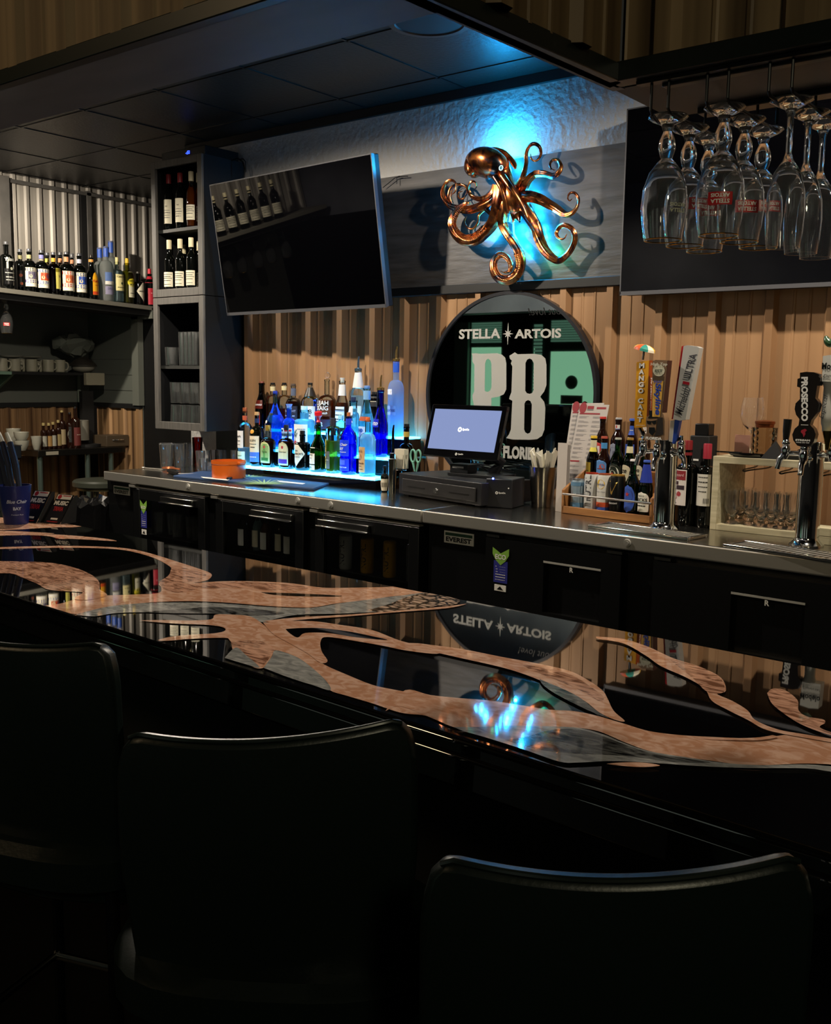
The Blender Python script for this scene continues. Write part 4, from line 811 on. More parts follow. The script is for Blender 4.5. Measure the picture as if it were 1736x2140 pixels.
B(783,907,819,22,3,'preserve_jar','small dark capped bottle left of the frosted blue bottle on the top step', style='jar', glass=GBRN, labels=[(.66,.9,.9,M('#2c2a28'),[('-----',.5,.8,M('#c8b890'))],'rect')], cap=(PK,.02,.016), nk=.7)
B(827,912,724,34,3,'vodka_bottle','tall frosted pale blue vodka bottle with blue foil neck, right end of the top step', style='round', glass=GFRO, liquid=LQ['clear'], fill=.55, labels=[(.28,.40,.62,M('#8fb4f0',.3),[('GOOSE',.5,.9,M('#2440a0')),],'rect',-.1),(.55,.62,.4,M('#e6ecff',.3),[('v v',.5,.9,PW)],'rect',-.3)], neckwrap=[(.84,.985,M('#2d5cc8',.4))], pourer=POURC, nk=.36)
def C_(px, yb, yt, wd, Y, name, label, **k):
    p = ony(px, yb, Y); top = ony(px, yt, Y); r = wd*depth(p)/F_PX/2; H = top[2]-CZ
    if k.get('pourer'): H -= .068
    return bottle(name, label, (p[0], Y, CZ+.0005), r, H, **k)
C_(803,1024,973,17,3.60,'liqueur_bottle','small dark round bottle with barcode label standing before the lit display', style='globe', glass=GDRK, labels=[(.05,.5,.8,M('#d6cdb8'),[('|||||',.5,.7,PK)],'rect',.6)], cap=(PK,.012,.008), nk=.35)
C_(820,1005,888,15,3.74,'bitters_bottle','slim dark bitters bottle with cream label and pourer beside the lit display', style='round', glass=GBRN, liquid=LQ['dark'], fill=.8, labels=[(.46,.72,.8,M('#d8ceb4'),[('---',.5,.6,PK)],'rect')], pourer=POUR, nk=.35)
C_(848,1000,886,34,3.80,'liqueur_bottle','dark brown round bottle with black and gold cap right of the lit display', style='globe', glass=GBRN, liquid=LQ['dark'], fill=.7, cap=(M('#141210',.3),.02,.013), neckwrap=[(.80,.88,M('#b89a40'))], nk=.34)
# ================================================================ bottles on the bulkhead shelf at left
XS = -6.30; sa = onx(0, 601, XS); sb_ = onx(318, 640, XS)
sh = thing('wall_shelf', 'long grey painted wall shelf carrying liquor bottles, upper left', 'shelf', (XS, 4.1, 2.0))
def sz(y): return sa[2]+(sb_[2]-sa[2])*(y-sa[1])/(sb_[1]-sa[1])
ya_, yb_ = 1.3, 5.0
SHM = mat('shelf_grey', '#6f6c62', .55); m = MB()
m.hexa([(XB,ya_,sz(ya_)-.03),(XS,ya_,sz(ya_)-.03),(XS,yb_,sz(yb_)-.03),(XB,yb_,sz(yb_)-.03)], [(XB,ya_,sz(ya_)),(XS,ya_,sz(ya_)),(XS,yb_,sz(yb_)),(XB,yb_,sz(yb_))]); m.build('board', SHM, sh, True, bevel=.002)
m = MB(); m.hexa([(XB,ya_,sz(ya_)-.07),(XS-.03,ya_,sz(ya_)-.07),(XS-.03,yb_,sz(yb_)-.07),(XB,yb_,sz(yb_)-.07)], [(XB,ya_,sz(ya_)-.031),(XS-.03,ya_,sz(ya_)-.031),(XS-.03,yb_,sz(yb_)-.031),(XB,yb_,sz(yb_)-.031)]); m.build('rail', MATTE, sh, True)
def SB(px, yt, wd, row, name, label, **k):
    X = XS-.055-row*.085; p = onx(px, yt, X); y = p[1]; z = sz(y)+.001; r = min(.050, wd*1.08*depth(p)/F_PX/2)
    return bottle(name, label, (X, y, z), r, p[2]-z, rotz=k.pop('rot', pi/2), **k)
CLC = M('#5a5a5c', .15)
fruit = dict(style='round', glass=GDRK, nk=.34, cap=(CLC, .03, .0145))
def flab(top, art, band, txt): return [(.12,.56,.95,M('#e6ddbe'),[('#',.90,(1,.16),top),('DE KUYPER',.90,.8,PW),('#',.60,(.8,.40),art,0,0,.2),('@',.62,.22,band,0,0,.35),('@',.55,.18,M('#dcd2a6'),0,0,-.3),('#',.28,(1,.16),band),(txt,.28,.75,PW),('#',.08,(.6,.10),PW,0,0,-.3)],'rect',0)]
SB(12,505,26,0,'schnapps_bottle','tall black bottle with white printing, leftmost on the wall shelf', style='round', glass=GDRK, labels=[(.10,.70,.85,M('#121212',.2),[('Black',.88,.8,M('#b8b8b0'),.2),('N',.74,.7,M('#a8a8a0')),('@',.55,.10,M('#b0b09a')),('------',.4,.9,M('#a0a098')),('----',.25,.8,M('#a0a098')),('-----',.15,.8,M('#a0a098'))],'rect',.2)], cap=(CLC,.03,.014), nk=.36)
SB(41,521,24,1,'schnapps_bottle','dark bottle with faint orange print, second on the wall shelf', labels=[(.12,.5,.8,M('#151210',.3),[('@',.7,.2,M('#b85a34'),0,0,-.5),('@',.2,.18,M('#b85a34'),0,0,-.4)],'rect')], neckwrap=[(.77,.86,M('#8a845e'))], **fruit)
SB(60,520,25,0,'schnapps_bottle','dark bottle with purple berry label on the wall shelf', labels=flab(M('#20222a'), M('#6a6478'), M('#4a3a70'), 'BLACKBERRY'), neckwrap=[(.77,.86,M('#b0a878'))], **fruit)
SB(86,523,26,0,'schnapps_bottle','dark bottle with orange fruit and blue band label on the wall shelf', labels=flab(M('#2a3c78'), M('#c8502c'), M('#3a4c8c'), 'PEACH'), neckwrap=[(.80,.89,M('#8c8cc8')), (.755,.79,M('#a89a80'))], **fruit)
SB(98,528,22,1,'schnapps_bottle','dark bottle with bright yellow neck band, behind the orange fruit label', neckwrap=[(.77,.86,M('#d8cf5a'))], **fruit)
SB(111,527,24,0,'schnapps_bottle','amber glass bottle with yellow label and yellow neck band on the wall shelf', style='round', glass=GBRN, liquid=LQ['gold'], fill=.8, labels=[(.14,.62,.55,M('#ddd46a'),[('#',.9,(1,.16),M('#8a8020')),('v',.6,.3,PK),('@',.12,.1,PK,0,0,.5)],'rect',.45)], neckwrap=[(.77,.86,M('#e0a83c'))], cap=(CLC,.03,.014), nk=.34)
SB(125,527,22,1,'schnapps_bottle','dark bottle with peach neck band, behind the peach slice label', neckwrap=[(.77,.86,M('#d89468'))], **fruit)
SB(138,526,27,0,'schnapps_bottle','dark bottle with large peach slice label on the wall shelf', labels=flab(M('#c23a28'), M('#c8683c'), M('#b0483a'), 'BUTTERSCOTCH'), neckwrap=[(.77,.88,M('#dc9a70'))], **fruit)
SB(150,530,20,1,'schnapps_bottle','dark bottle with copper neck band, between the peach slice and blueberry labels', neckwrap=[(.77,.86,M('#c88a64'))], **fruit)
SB(165,529,26,0,'schnapps_bottle','dark bottle with blueberry label on the wall shelf', labels=flab(M('#22306a'), M('#3a58b0'), M('#2a4aa0'), 'BLUEBERRY'), neckwrap=[(.77,.86,M('#c0c0d0'))], **fruit)
SB(190,533,25,0,'coffee_liqueur_bottle','dark bottle with yellow and red arched label and orange collar on the wall shelf', style='slope', glass=GDRK, labels=[(.10,.62,.62,M('#e8a81e'),[('Kahlua',.60,.95,M('#b02018'),.15),('----',.42,.5,M('#b02018')),('#',.08,(1,.14),M('#d84a20'))],'arch',.35)], cap=(M('#20180e',.3),.03,.009), neckwrap=[(.84,.90,M('#e09a4a'))], nk=.36)
SB(208,516,24,1,'vodka_bottle','frosted vodka bottle with blue neck, rear left of three on the shelf', style='round', glass=gl('glass_frost_white','#d8d8d4',.4), liquid=LQ['clear'], fill=.8, neckwrap=[(.80,.985,M('#3a5cb4',.4))], nk=.38)
SB(221,514,26,0,'vodka_bottle','frosted vodka bottle with blue neck and mountain print, front one of three', style='round', glass=gl('glass_frost_white','#d8d8d4',.4), liquid=LQ['clear'], fill=.8, labels=[(.36,.52,.8,M('#5a74a8'),[('V',.8,.3,PW,0,0,.4)],'rect',.2),(.30,.36,.8,M('#dedad0'),[],'rect',.2),(.12,.27,.8,M('#8a86a0'),[('GOOSE',.7,.7,M('#5c5a80'))],'rect',.2)], neckwrap=[(.80,.985,M('#3a5cb4',.4))], nk=.38)
SB(231,502,25,1.4,'vodka_bottle','tallest frosted vodka bottle with blue neck, rear right of three', style='round', glass=gl('glass_frost_white','#d8d8d4',.4), liquid=LQ['clear'], fill=.8, neckwrap=[(.80,.985,M('#3a5cb4',.4))], nk=.38)
SB(244,538,24,0,'tequila_bottle','clear tequila bottle with cream label and cream foil neck on the wall shelf', style='round', glass=GCLR, liquid=LQ['clear'], fill=.7, labels=[(.26,.62,.85,M('#e2d79a'),[('Casa Vieja',.85,.8,M('#5a5430'),.2),('@',.45,.16,M('#3a4a38')),('-----',.2,.7,M('#5a5430'))],'rect',.2)], cap=(M('#dccf94',.5),.05,.0125), nk=.34)
SB(265,540,25,0,'tequila_bottle','pale green bottle with yellow cap and yellow oval label on the wall shelf', style='round', glass=gl('glass_pale_green','#c8cc7c'), liquid=LQ['yellow'], fill=.85, labels=[(.14,.70,.62,M('#e4dfc0'),[('----',.9,.5,PK),('-----',.16,.7,PK)],'rect',.35),(.36,.56,.75,M('#e8d838'),[('DEEP EDDY',.7,.85,PK),('* * *',.3,.6,PK)],'oval',.35)], cap=(M('#e8c03a',.5),.055,.0135), nk=.36)
SB(288,568,22,0,'gin_bottle','small black bottle with white diamond label near the right end of the wall shelf', style='square', glass=GDRK, labels=[(.1,.72,1.1,M('#e2dcc4'),[("HENDRICK'S",.5,.7,PK)],'diamond',.45)], cap=(M('#4a4640',.4),.02,.012), nk=.34)
SB(312,562,19,0,'liqueur_bottle','small bottle with red neck and red label, right end of the wall shelf', style='round', glass=GDRK, labels=[(.05,.48,1.0,M('#b82838'),[('----',.7,.5,M('#e8a0a0')),('@',.25,.2,M('#e0d0b0'),0,0,.7)],'rect',.2)], neckwrap=[(.62,.8,M('#b02030',.4))], cap=(M('#d02838',.4),.06,.0125), nk=.42)
# ================================================================ wine bottles in the cabinet
def W(px, yt, wd, zsh, Y, label, glass, lab, capc, liquid=None, group=None, capr=.0145, style='wine'):
    p = ony(px, yt, Y); r = wd*depth(p)/F_PX/2
    return bottle('wine_bottle', label, (p[0], Y, zsh+.001), r, p[2]-zsh, style=style, glass=glass, liquid=liquid, fill=.72, labels=lab, cap=(M(capc,.4),.052,capr), nk=.38, rotz=.35, group=group)
WL = M('#ddd6bd',.6)
la = lambda a=0: [(.11,.54,.85,WL,[('NU',.72,.25,PK,.2),('------',.55,.6,PK),('-----',.45,.7,PK),('------',.35,.6,PK),('----',.25,.6,PK)],'rect',a)]
lb = lambda a=0: [(.13,.40,.95,WL,[('-------',.85,.8,PK),('-----',.70,.6,PK),('--------',.58,.85,PK),('-----',.42,.6,PK),('------',.16,.6,PK)],'rect',a)]
W(352,365,21,zs1,3.75,'leftmost upper shelf wine bottle with red foil and tall white label',GDRK,la(),'#8a2a30')
W(376,362,21,zs1,3.75,'second upper shelf wine bottle with red foil and tall white label',GDRK,la(),'#8a2a30')
W(399,359,21,zs1,3.75,'rose wine bottle with cream foil on the upper shelf of the cabinet',GCLR,lb(),'#cfc4a4',LQ['amber'])
W(415,362,20,zs1,3.82,'rose wine bottle half hidden by the cabinet frame on the upper shelf',GCLR,lb(),'#cfc4a4',LQ['amber'])
zb_ = czm+.022
for px, yt, Y, lbl in ((353,502,3.74,'left'),(376,500,3.74,'second from left'),(399,497,3.74,'third from left'),(416,505,3.83,'rightmost')):
    W(px, yt, 22, zb_, Y, 'black wine bottle with square cream label, second cabinet shelf, '+lbl, GDRK, lb(), '#d8cda8')
W(383,512,20,zb_,3.88,'wine bottle with cream foil hidden behind the front row on the second shelf',GDRK,[],'#cfc49c')
# ================================================================ beer rack
RKW = mat('rack_wood', '#9a6636', .5); noise_col(RKW, '#8a5a2e', '#a8743f', 6, (1, 8, 8))
ra_, rb_ = onz(1172, 1072, CZ), onz(1361, 1096, CZ)
ang = math.atan2(rb_[1]-ra_[1], rb_[0]-ra_[0]); ln = math.hypot(rb_[0]-ra_[0], rb_[1]-ra_[1])
rk = thing('bottle_rack', 'wooden stepped rack holding sample beer cans and bottles', 'rack', (ra_[0], ra_[1], CZ), ang)
RD = .30; rs = (.012, .095, .175)
for i, h in enumerate(rs): MB().box(.012, ln-.012, .005+i*.1, .1+i*.1, h-.01 if i == 0 else 0.002, h).build('step', RKW, rk, bevel=.002)
MB().box(0, ln, 0, .012, .001, .03).build('front_rail', RKW, rk, bevel=.002)
for x in (0, ln-.012): MB().hexa([(x,0,0),(x+.012,0,0),(x+.012,RD,0),(x,RD,0)],[(x,0,.095),(x+.012,0,.095),(x+.012,RD,.25),(x,RD,.25)]).build('side', RKW, rk, bevel=.002)
MB().cyl((.005,.002,.078),(ln-.005,.002,.078),.0045).build('rod', M('#6a6460',.3,1), rk)
Rz = Matrix.Rotation(ang, 3, 'Z')
def RK(px, yt, row, Hm=None):
    # stand on step row: find position along the rack under the sight line
    yl = (.052, .152, .245)[row]; z = CZ+rs[row]
    lo_, hi_ = -.1, ln+.3
    for _ in range(40):
        mid = (lo_+hi_)/2; P = Rz @ Vector((mid, yl, 0))+Vector((ra_[0], ra_[1], 0)); d = _ray(px, yt)
        s_ = d[0]*P.y-d[1]*P.x
        if s_ > 0: lo_ = mid
        else: hi_ = mid
    P = Rz @ Vector((mid, yl, 0))+Vector((ra_[0], ra_[1], 0)); d = _ray(px, yt); t = P.y/d[1]
    return (P.x, P.y, z+.0005), d[2]*t+CAM_Z-z
def can(px, yt, wd, label, col, draw, rim, row=0, rough=.3, me=.3):
    p, H = RK(px, yt, row); r = wd*depth(p)/F_PX/2; t = thing('beer_can', label, 'can', p, ang+.1)
    MB().lathe([(r*.78,0),(r*.98,.008),(r,.012),(r,H-.014),(r*.86,H-.004)], n=28, cap1=False).build('body', mat('can'+col, col, rough, me), t)
    MB().lathe([(r*.86,H-.006),(r*.90,H-.002),(r*.90,H),(r*.84,H),(r*.82,H-.004),(.001,H-.004)], n=28, cap0=False).build('rim', rim, t)
    tg = {}
    for d in draw:
        k, u, v, w_, h_, m_ = d[:6]; mb = tg.setdefault(m_.name, (MB(), m_))[0]
        def on(x, y, o=.0006): a = -pi/2+x/r; return ((r+o)*math.cos(a), (r+o)*math.sin(a), y)
        if k == '#': q = [on(u*r-w_*r+2*w_*r*i/14, H*v+s*H*h_/2) for s in (-1, 1) for i in range(15)]; mb.add(q, [(i, i+1, 16+i, 15+i) for i in range(14)])
        elif k == '@': q = [on(u*r+h_*H/2*math.cos(a), H*v+h_*H/2*math.sin(a)) for a in [2*pi*i/24 for i in range(24)]]; mb.add(q, [tuple(range(24))])
        elif k == 'shape': vf = shape2d([d[6]]); mb.add([on(u*r+x*h_*H, H*v+y*h_*H, .001) for x, y in vf[0]], vf[1])
        else:
            T = text2d(k, .015, 0); vert = len(d) > 6
            if vert: kk = h_*H/T[2]; mb.add([on(u*r-y*kk, H*v+x*kk, .0012) for x, y in T[0]], T[1])
            else: kk = 2*w_*r/T[2]; mb.add([on(u*r+x*kk, H*v+y*kk, .0012) for x, y in T[0]], T[1])
    for mb, m_ in tg.values(): mb.build('print', m_, t)
    return t
SIL = M('#b8bcc0', .25, .9); NV = M('#1c2c50'); RED = M('#b83028'); ORG = M('#c8502a'); YEL = M('#e0b830'); GLD = M('#c8a050', .3, .6); BLU = M('#3858b0')
can(1209,1001,31,'short blue and silver beer can, left end of the rack','#9fb4c2',[('#',0,.5,1.3,.12,M('#d8dee2')),('#',0,.15,1.4,.22,M('#5a86a8')),('#',0,.85,1.3,.12,M('#5f87a6')),('BUSCH BEER',0,.52,1.25,.1,NV)],SIL,me=.6)
can(1237,988,30,'tall white slim can with vertical grey lettering on the rack','#c6c6c2',[('nÜTRL',-.1,.62,.2,.66,M('#4a4a4e'),1),('----',0,.22,.5,.1,M('#6a6a6a')),('-----',0,.17,.5,.1,M('#6a6a6a'))],M('#b8442e',.3,.4),rough=.4,me=.1)
can(1264,990,31,'white can with yellow sun print and orange blue bottom band on the rack','#d2cfc6',[('@',-.1,.74,.2,.24,YEL),('Surfside',-.1,.74,.62,.1,M('#3a4a78')),('ICED TEA + VODKA',-.1,.55,.7,.1,NV),('-------',-.1,.42,.6,.1,M('#8a8a8a')),('#',0,.23,1.5,.12,ORG),('#',0,.12,1.5,.10,BLU)],M('#b8603c',.3,.4),me=.1)
HARP = [(-.35,.5),(.35,.42),(.42,.5),(.28,.28),(.05,-.2),(-.05,-.5),(-.18,-.42),(-.22,.1),(-.1,-.3),(.0,-.2),(.2,.25),(.28,.36),(-.3,.42)]
can(1291,992,33,'black stout can with gold harp on the rack','#0a0a0a',[('shape',-.15,.68,.2,.34,GLD,HARP),('GUINNESS',-.1,.40,.75,.1,PW),('DRAUGHT',-.1,.30,.62,.1,PW),('#',0,.07,1.5,.015,GLD)],GLD,me=.1)
def beer(px, yt, wd, row, label, glass, **k):
    p, H = RK(px, yt, row); r = min(.032, wd*depth(p)/F_PX/2); liq = k.pop('liquid', None)
    return bottle('beer_bottle', label, p, r, H, style='beer', glass=glass, liquid=liq, fill=.7, rotz=ang+k.pop('rot', 0), nk=.42, **k)
LTG = gl('glass_beer_green', '#2c8a1c'); BRB = mat('glass_dark_brown', '#1a0a06', .08)
ov = lambda m_, m2, tx: [(.08,.56,.85,m_,[('@',.62,.46,m2),('*',.66,.2,RED),(tx,.42,.85,PW),('#',.2,(.7,.1),BLU)],'oval',-.15)]
beer(1324,960,31,0,'green beer bottle with blue oval label and red star on the front step',LTG,liquid=LQ['green'],labels=ov(BLU,M('#2a3a88'),'Heineken'),cap=(PW,.008,.0135))
beer(1352,962,30,0,'green beer bottle with blue foil neck and white label beside the steel tower',LTG,liquid=LQ['green'],labels=[(.12,.46,.9,M('#dedccc'),[('MADE IN',.8,.4,PK),('BECKS',.6,.8,PK),('-----',.45,.7,PK),('----',.3,.6,PK)],'arch',-.1)],neckwrap=[(.62,.93,M('#2a3c98',.3))],cap=(BLU,.008,.0135))
beer(1241,911,28,1,'brown beer bottle with yellow foil neck on the middle step',GBRN,liquid=LQ['gold'],labels=[(.1,.5,.6,M('#d8b840'),[('---',.6,.6,M('#6a4a10'))],'rect',-.5)],neckwrap=[(.70,.78,M('#d8cc50')),(.78,.92,M('#d8d0b0'))],cap=(YEL,.01,.0135))
beer(1263,912,28,1,'brown beer bottle with light blue label and collar on the middle step',BRB,labels=[(.30,.56,.9,M('#5a8cc8'),[('@',.5,.4,M('#b85a50'),0,0,.4),('#',.35,(.6,.06),M('#7a3028'),0,0,.3)],'arch',-.1)],neckwrap=[(.77,.88,M('#4a90c8'))],cap=(M('#c86050',.3,.4),.009,.0135))
beer(1292,915,31,1,'green beer bottle with black arc label and red star on the middle step',LTG,liquid=LQ['gold'],labels=[(.20,.52,.85,M('#1a2418'),[('@',.45,.8,M('#d8d8c8')),('@',.42,.62,M('#202820')),('@',.38,.44,M('#c8ccb8')),('*',.40,.2,RED)],'arch',-.1)],cap=(M('#c8c8b8',.3,.4),.009,.0135))
beer(1317,915,27,1,'green beer bottle with cream neck label on the middle step',LTG,liquid=LQ['green'],labels=[(.2,.5,.8,M('#cfc8a8'),[('ze',.6,.5,PK,.2)],'shield',-.3)],neckwrap=[(.72,.84,M('#d8d0a8'))],cap=(GLD,.009,.0135))
beer(1341,916,27,1,'green beer bottle with cream shield label beside the steel tower on the middle step',LTG,liquid=LQ['green'],labels=[(.24,.52,.8,M('#cfcab0'),[('oro',.62,.6,PK),('latino',.35,.6,PK,.2)],'shield',-.2)],cap=(GLD,.009,.0135))
beer(1260,871,28,2,'dark beer bottle with red cap at the left of the top step',BRB,labels=[(.2,.5,.9,M('#b83838'),[('#',.5,(.5,.5),M('#d8c8c8'))],'oval',-.3)],cap=(RED,.009,.0135))
beer(1293,873,31,2,'brown beer bottle with white neck label and red ribbon on the top step',BRB,labels=[(.77,.86,.9,M('#d8d4cc'),[('#',.6,(.2,.6),RED),('#',.08,(1,.14),BLU)],'rect',-.1),(.1,.5,.9,M('#8a90a0'),[('@',.5,.6,NV)],'oval',-.1)],cap=(M('#c8c8c8',.3,.5),.009,.0135))
beer(1322,875,25,2,'brown beer bottle with blue neck label behind the mango tap handle',BRB,labels=[(.68,.86,.9,M('#2a50b0'),[('-----',.5,.8,PW)],'rect'),(.2,.5,.8,BLU,[],'rect')],cap=(BLU,.009,.0135))
beer(1349,877,25,2,'dark beer bottle with silver neck label half hidden behind the tap tower',BRB,labels=[(.68,.86,.9,M('#b8b0a8'),[('---',.5,.8,PK)],'rect')],cap=(SIL,.009,.0135))
# two wines right of the first tower
def CW(px, yb, yt, wd, label, lab, capc, rz):
    p = onz(px, yb, CZ); top = ony(px, yt, p[1]); r = wd*depth(p)/F_PX/2
    bottle('wine_bottle', label, (p[0], p[1], CZ+.0005), r, top[2]-CZ, style='bordeaux', glass=GDRK, labels=lab, cap=(M(capc,.4),.055,.0155), rotz=rz, nk=.38)
CW(1430,1097,920,42,'large red wine bottle with red and white artwork label beside the first tap tower',[(.24,.66,.75,M('#d8cfc8'),[('#',.84,(.9,.26),M('#8a2a30')),('vineyard',.84,.7,M('#d0a0a0')),('@',.25,.2,M('#a03038'),0,0,-.4),('@',.32,.14,M('#a03038'),0,0,.2),('#',.5,(.5,.12),M('#30202a'),0,0,.3),('#',.62,(.3,.1),M('#3a2028'),0,0,-.2),('---',.06,.3,PK,0,0,-.4)],'rect',-.55)],'#7a1e22',0)
CW(1470,1101,927,36,'red wine bottle with plain white back label beside the pale box shelf',[(.26,.64,.75,M('#cfcbc0'),[('-----',.9,.6,PK),('----',.75,.6,PK),('-----',.6,.6,PK),('----',.45,.5,PK),('||||',.16,.3,PK,0,0,.5)],'rect',.0)],'#9a2838',0)
# ================================================================ beer taps
def pl(L, Y, o): return [(ony(x, y, Y)[0]-o[0], ony(x, y, Y)[2]-o[2]) for x, y in L]
def plate(t, name, L, Y, th, m, world_o, holes=()):
    mb = MB(); prism2d(mb, [pl(L, Y, world_o)]+[pl(h, Y, world_o) for h in holes], (0, Y-world_o[1], 0), (1,0,0), (0,0,1), th)
    return mb.build(name, m, t, bevel=0)
def wtext(parent, items, Y, o, m, off=.0012):
    """items: (text, cx, cy, length_px, angle_deg, bold, shear, height_px)"""
    mb = MB()
    for s_, cx, cy, lp, an, bo, she, hp in items:
        c = ony(cx, cy, Y); k = depth(c)/F_PX; T = text2d(s_, bo, she); a = math.radians(an)
        kx = lp*k/T[2]/math.cos(YAW*.62) if False else lp*k/T[2]; ky = hp*k/T[3] if hp else kx
        xs = 1/.80     # the plates face down the room, seen at an angle
        mb.add([(c[0]-o[0]+(x*kx*math.cos(a)-y*ky*math.sin(a))*(xs), Y-o[1]-off, c[2]-o[2]+x*kx*math.sin(a)+y*ky*math.cos(a)) for x, y in T[0]], T[1])
    return mb.build('print', m, parent)
def faucet(t, o, C0, d, zf, r=.038):
    d = Vector((d[0], d[1], 0)).normalized(); P = Vector(C0)+d*r; P.z = zf; Q = P+d*.045; m = MB(); L = lambda v: tuple(Vector(v)-Vector(o))
    m.cyl(L(P), L(P+d*.006), .016, .014, 18); m.cyl(L(P), L(Q), .009, .009, 14)
    m.tube([L(Q+Vector((0,0,.030))), L(Q+Vector((0,0,.014))), L(Q), L(Q+d*.004-Vector((0,0,.018)))], [.010,.015,.014,.010], 14)
    m.tube([L(Q-Vector((0,0,.004))), L(Q+d*.018-Vector((0,0,.020))), L(Q+d*.024-Vector((0,0,.052)))], [.012,.010,.0085], 14)
    m.cyl(L(Q+Vector((0,0,.028))), L(Q+Vector((0,0,.040))), .013, .009, 16); m.cyl(L(Q+Vector((0,0,.040))), L(Q+Vector((0,0,.062))), .007, .007, 12); m.sphere(L(Q+Vector((0,0,.034))), .0135, 14, 8)
    m.build('faucet', CHROME, t); return Q
def tower(name, label, px, py, ytop):
    c = onz(px, py, CZ); zt = ony(px, ytop, c[1])[2]; t = thing(name, label, 'beer tap', (c[0], c[1], CZ))
    h = zt-CZ; MB().lathe([(.055,.0005),(.055,.006),(.047,.012),(.040,.02),(.038,.03),(.038,h-.012),(.039,h-.010),(.039,h-.002),(.036,h),(.0005,h+.002)], n=48, cap1=False).build('column', CHROME, t)
    return t, c, zt
YEL2 = mat('mango_yellow', '#e2a020', .4); BR1 = mat('mango_brown', '#8a3a10', .45); WD = mat('tap_wood', '#7d6146', .5); WDK = mat('tap_wood_dark', '#3a2018', .5)
t, c, zt = tower('beer_tower', 'chrome beer tower with mango, skyline and ultra tap handles', 1386, 1105, 917)
zf = zt-.045
QL = faucet(t, c, (c[0], c[1], 0), (-.87, -.5), zf); QC = faucet(t, c, (c[0], c[1], 0), (0, -1), zf-.012); QR = faucet(t, c, (c[0], c[1], 0), (.87, -.5), zf)
# mango handle
YM = QL.y-.022
h = plate(t, 'tap_handle', [(1330,757),(1356,753),(1350,892),(1325,894)], YM, .042, [YEL2], c)
h['label'] = 'yellow MANGO CART tap handle with beach umbrella'
sm_ = MB(); A = [ony(x, y, YM) for x, y in ((1356.4,753),(1350.4,892))]; o_ = Vector(c)
pts = [Vector(A[0]), Vector(A[0])+Vector((0,.042,0)), Vector(A[1])+Vector((0,.042,0)), Vector(A[1])]
sm_.hexa([tuple(p-o_) for p in pts], [tuple(p-o_+Vector((.0008,0,0))) for p in pts]); sm_.build('side_panel', BR1, h)
for i, ch in enumerate('MANGO'): pass
L_ = [(ch, 1341-.45*i-.4*(i > 4), 764+13.2*(i if i < 5 else i+.55), 9.5, 0, .05, 0, 10.5) for i, ch in enumerate('MANGOCART')]
wtext(h, [(a, b+.7, d+.7, e, f, g_, s_, hh) for a, b, d, e, f, g_, s_, hh in L_], YM, c, BR1, .0009); wtext(h, L_, YM, c, PW, .0016)
wtext(h, [('golden road', 1338, 889, 16, 0, .01, 0, 3)], YM, c, PW)
mb = MB(); k = depth(A[0])/F_PX; T = text2d('MANGO WHEAT ALE', .01, .15); cc_ = (Vector(A[0])+Vector(A[1]))/2+Vector((.0016,.021,-.01))
kk = 80*k/T[2]; mb.add([tuple(cc_-o_+Vector((0, -y*kk, x*kk))) for x, y in T[0]], T[1]); mb.build('print', PW, h)
# umbrella on top
u0 = ony(1343, 752, YM+.02); u1 = ony(1346, 733, YM+.02); m = MB(); m.cyl(tuple(Vector(u0)-o_), tuple(Vector(u1)-o_+Vector((0,0,.006))), .004); m.build('umbrella_pole', M('#6a7078',.4,.5), h)
uc = [M('#e8b428'), M('#d0582c'), M('#2f8f80'), M('#e8e0c8')]; mb = MB(); n = 16; R_ = .040; vs = []; rot = Matrix.Rotation(.25, 3, 'Y')
for j in range(5):
    for i in range(n): a = 2*pi*i/n; rr = R_*math.sin(pi/2*j/4)*(1 if j < 4 or i % 2 == 0 else .95); vs.append(tuple(rot @ Vector((rr*math.cos(a), rr*math.sin(a), .022*math.cos(pi/2*j/4)))+Vector(u1)-o_))
for j in range(4):
    for i in range(n): mb.cur = (i//2) % 4; mb.add([], []); mb.f.append((j*n+i, j*n+(i+1)%n, (j+1)*n+(i+1)%n, (j+1)*n+i)); mb.m.append(mb.cur)
mb.v = vs; mb.build('umbrella', uc, h)
# skyline handle
YS = QC.y-.015
h = plate(t, 'tap_handle', [(1363,755),(1370,752),(1394,753),(1390,800),(1383,862),(1386,866),(1389,880),(1388,920),(1345,920),(1352,900),(1349,884),(1350,872),(1358,866),(1362,862)], YS, .036, WD, c)
h['label'] = 'brown SKYLINE tap handle with FLORIDA lettering'
m = MB(); A = [ony(x, y, YS) for x, y in ((1394.6,753),(1383.6,862))]; pts = [Vector(A[0]), Vector(A[0])+Vector((0,.036,0)), Vector(A[1])+Vector((0,.036,0)), Vector(A[1])]
m.hexa([tuple(p-o_) for p in pts], [tuple(p-o_+Vector((.0008,0,0))) for p in pts]); m.build('side_panel', WDK, h)
def flat(parent, name, L, Y, o, m_, off): mb = MB(); put2d(mb, shape2d([pl(L, Y, o)]), (0, Y-o[1]-off, 0), (1,0,0), (0,0,1)); return mb.build(name, m_, parent)
circ = lambda x, y, r, n=20: [(x+r*math.cos(2*pi*i/n), y+r*math.sin(2*pi*i/n)) for i in range(n)]
flat(h, 'badge', circ(1376.5, 774, 12.5), YS, c, M('#cfcbb0'), .001); wtext(h, [('High Top', 1377, 762, 30, 0, .03, .1, 8)], YS, c, M('#d8d4c0'), .002); wtext(h, [('EST', 1376.5, 775, 14, 0, .03, 0, 6), ('----', 1376.5, 781, 12, 0, 0, 0, 0)], YS, c, M('#3a4a3c'), .002)
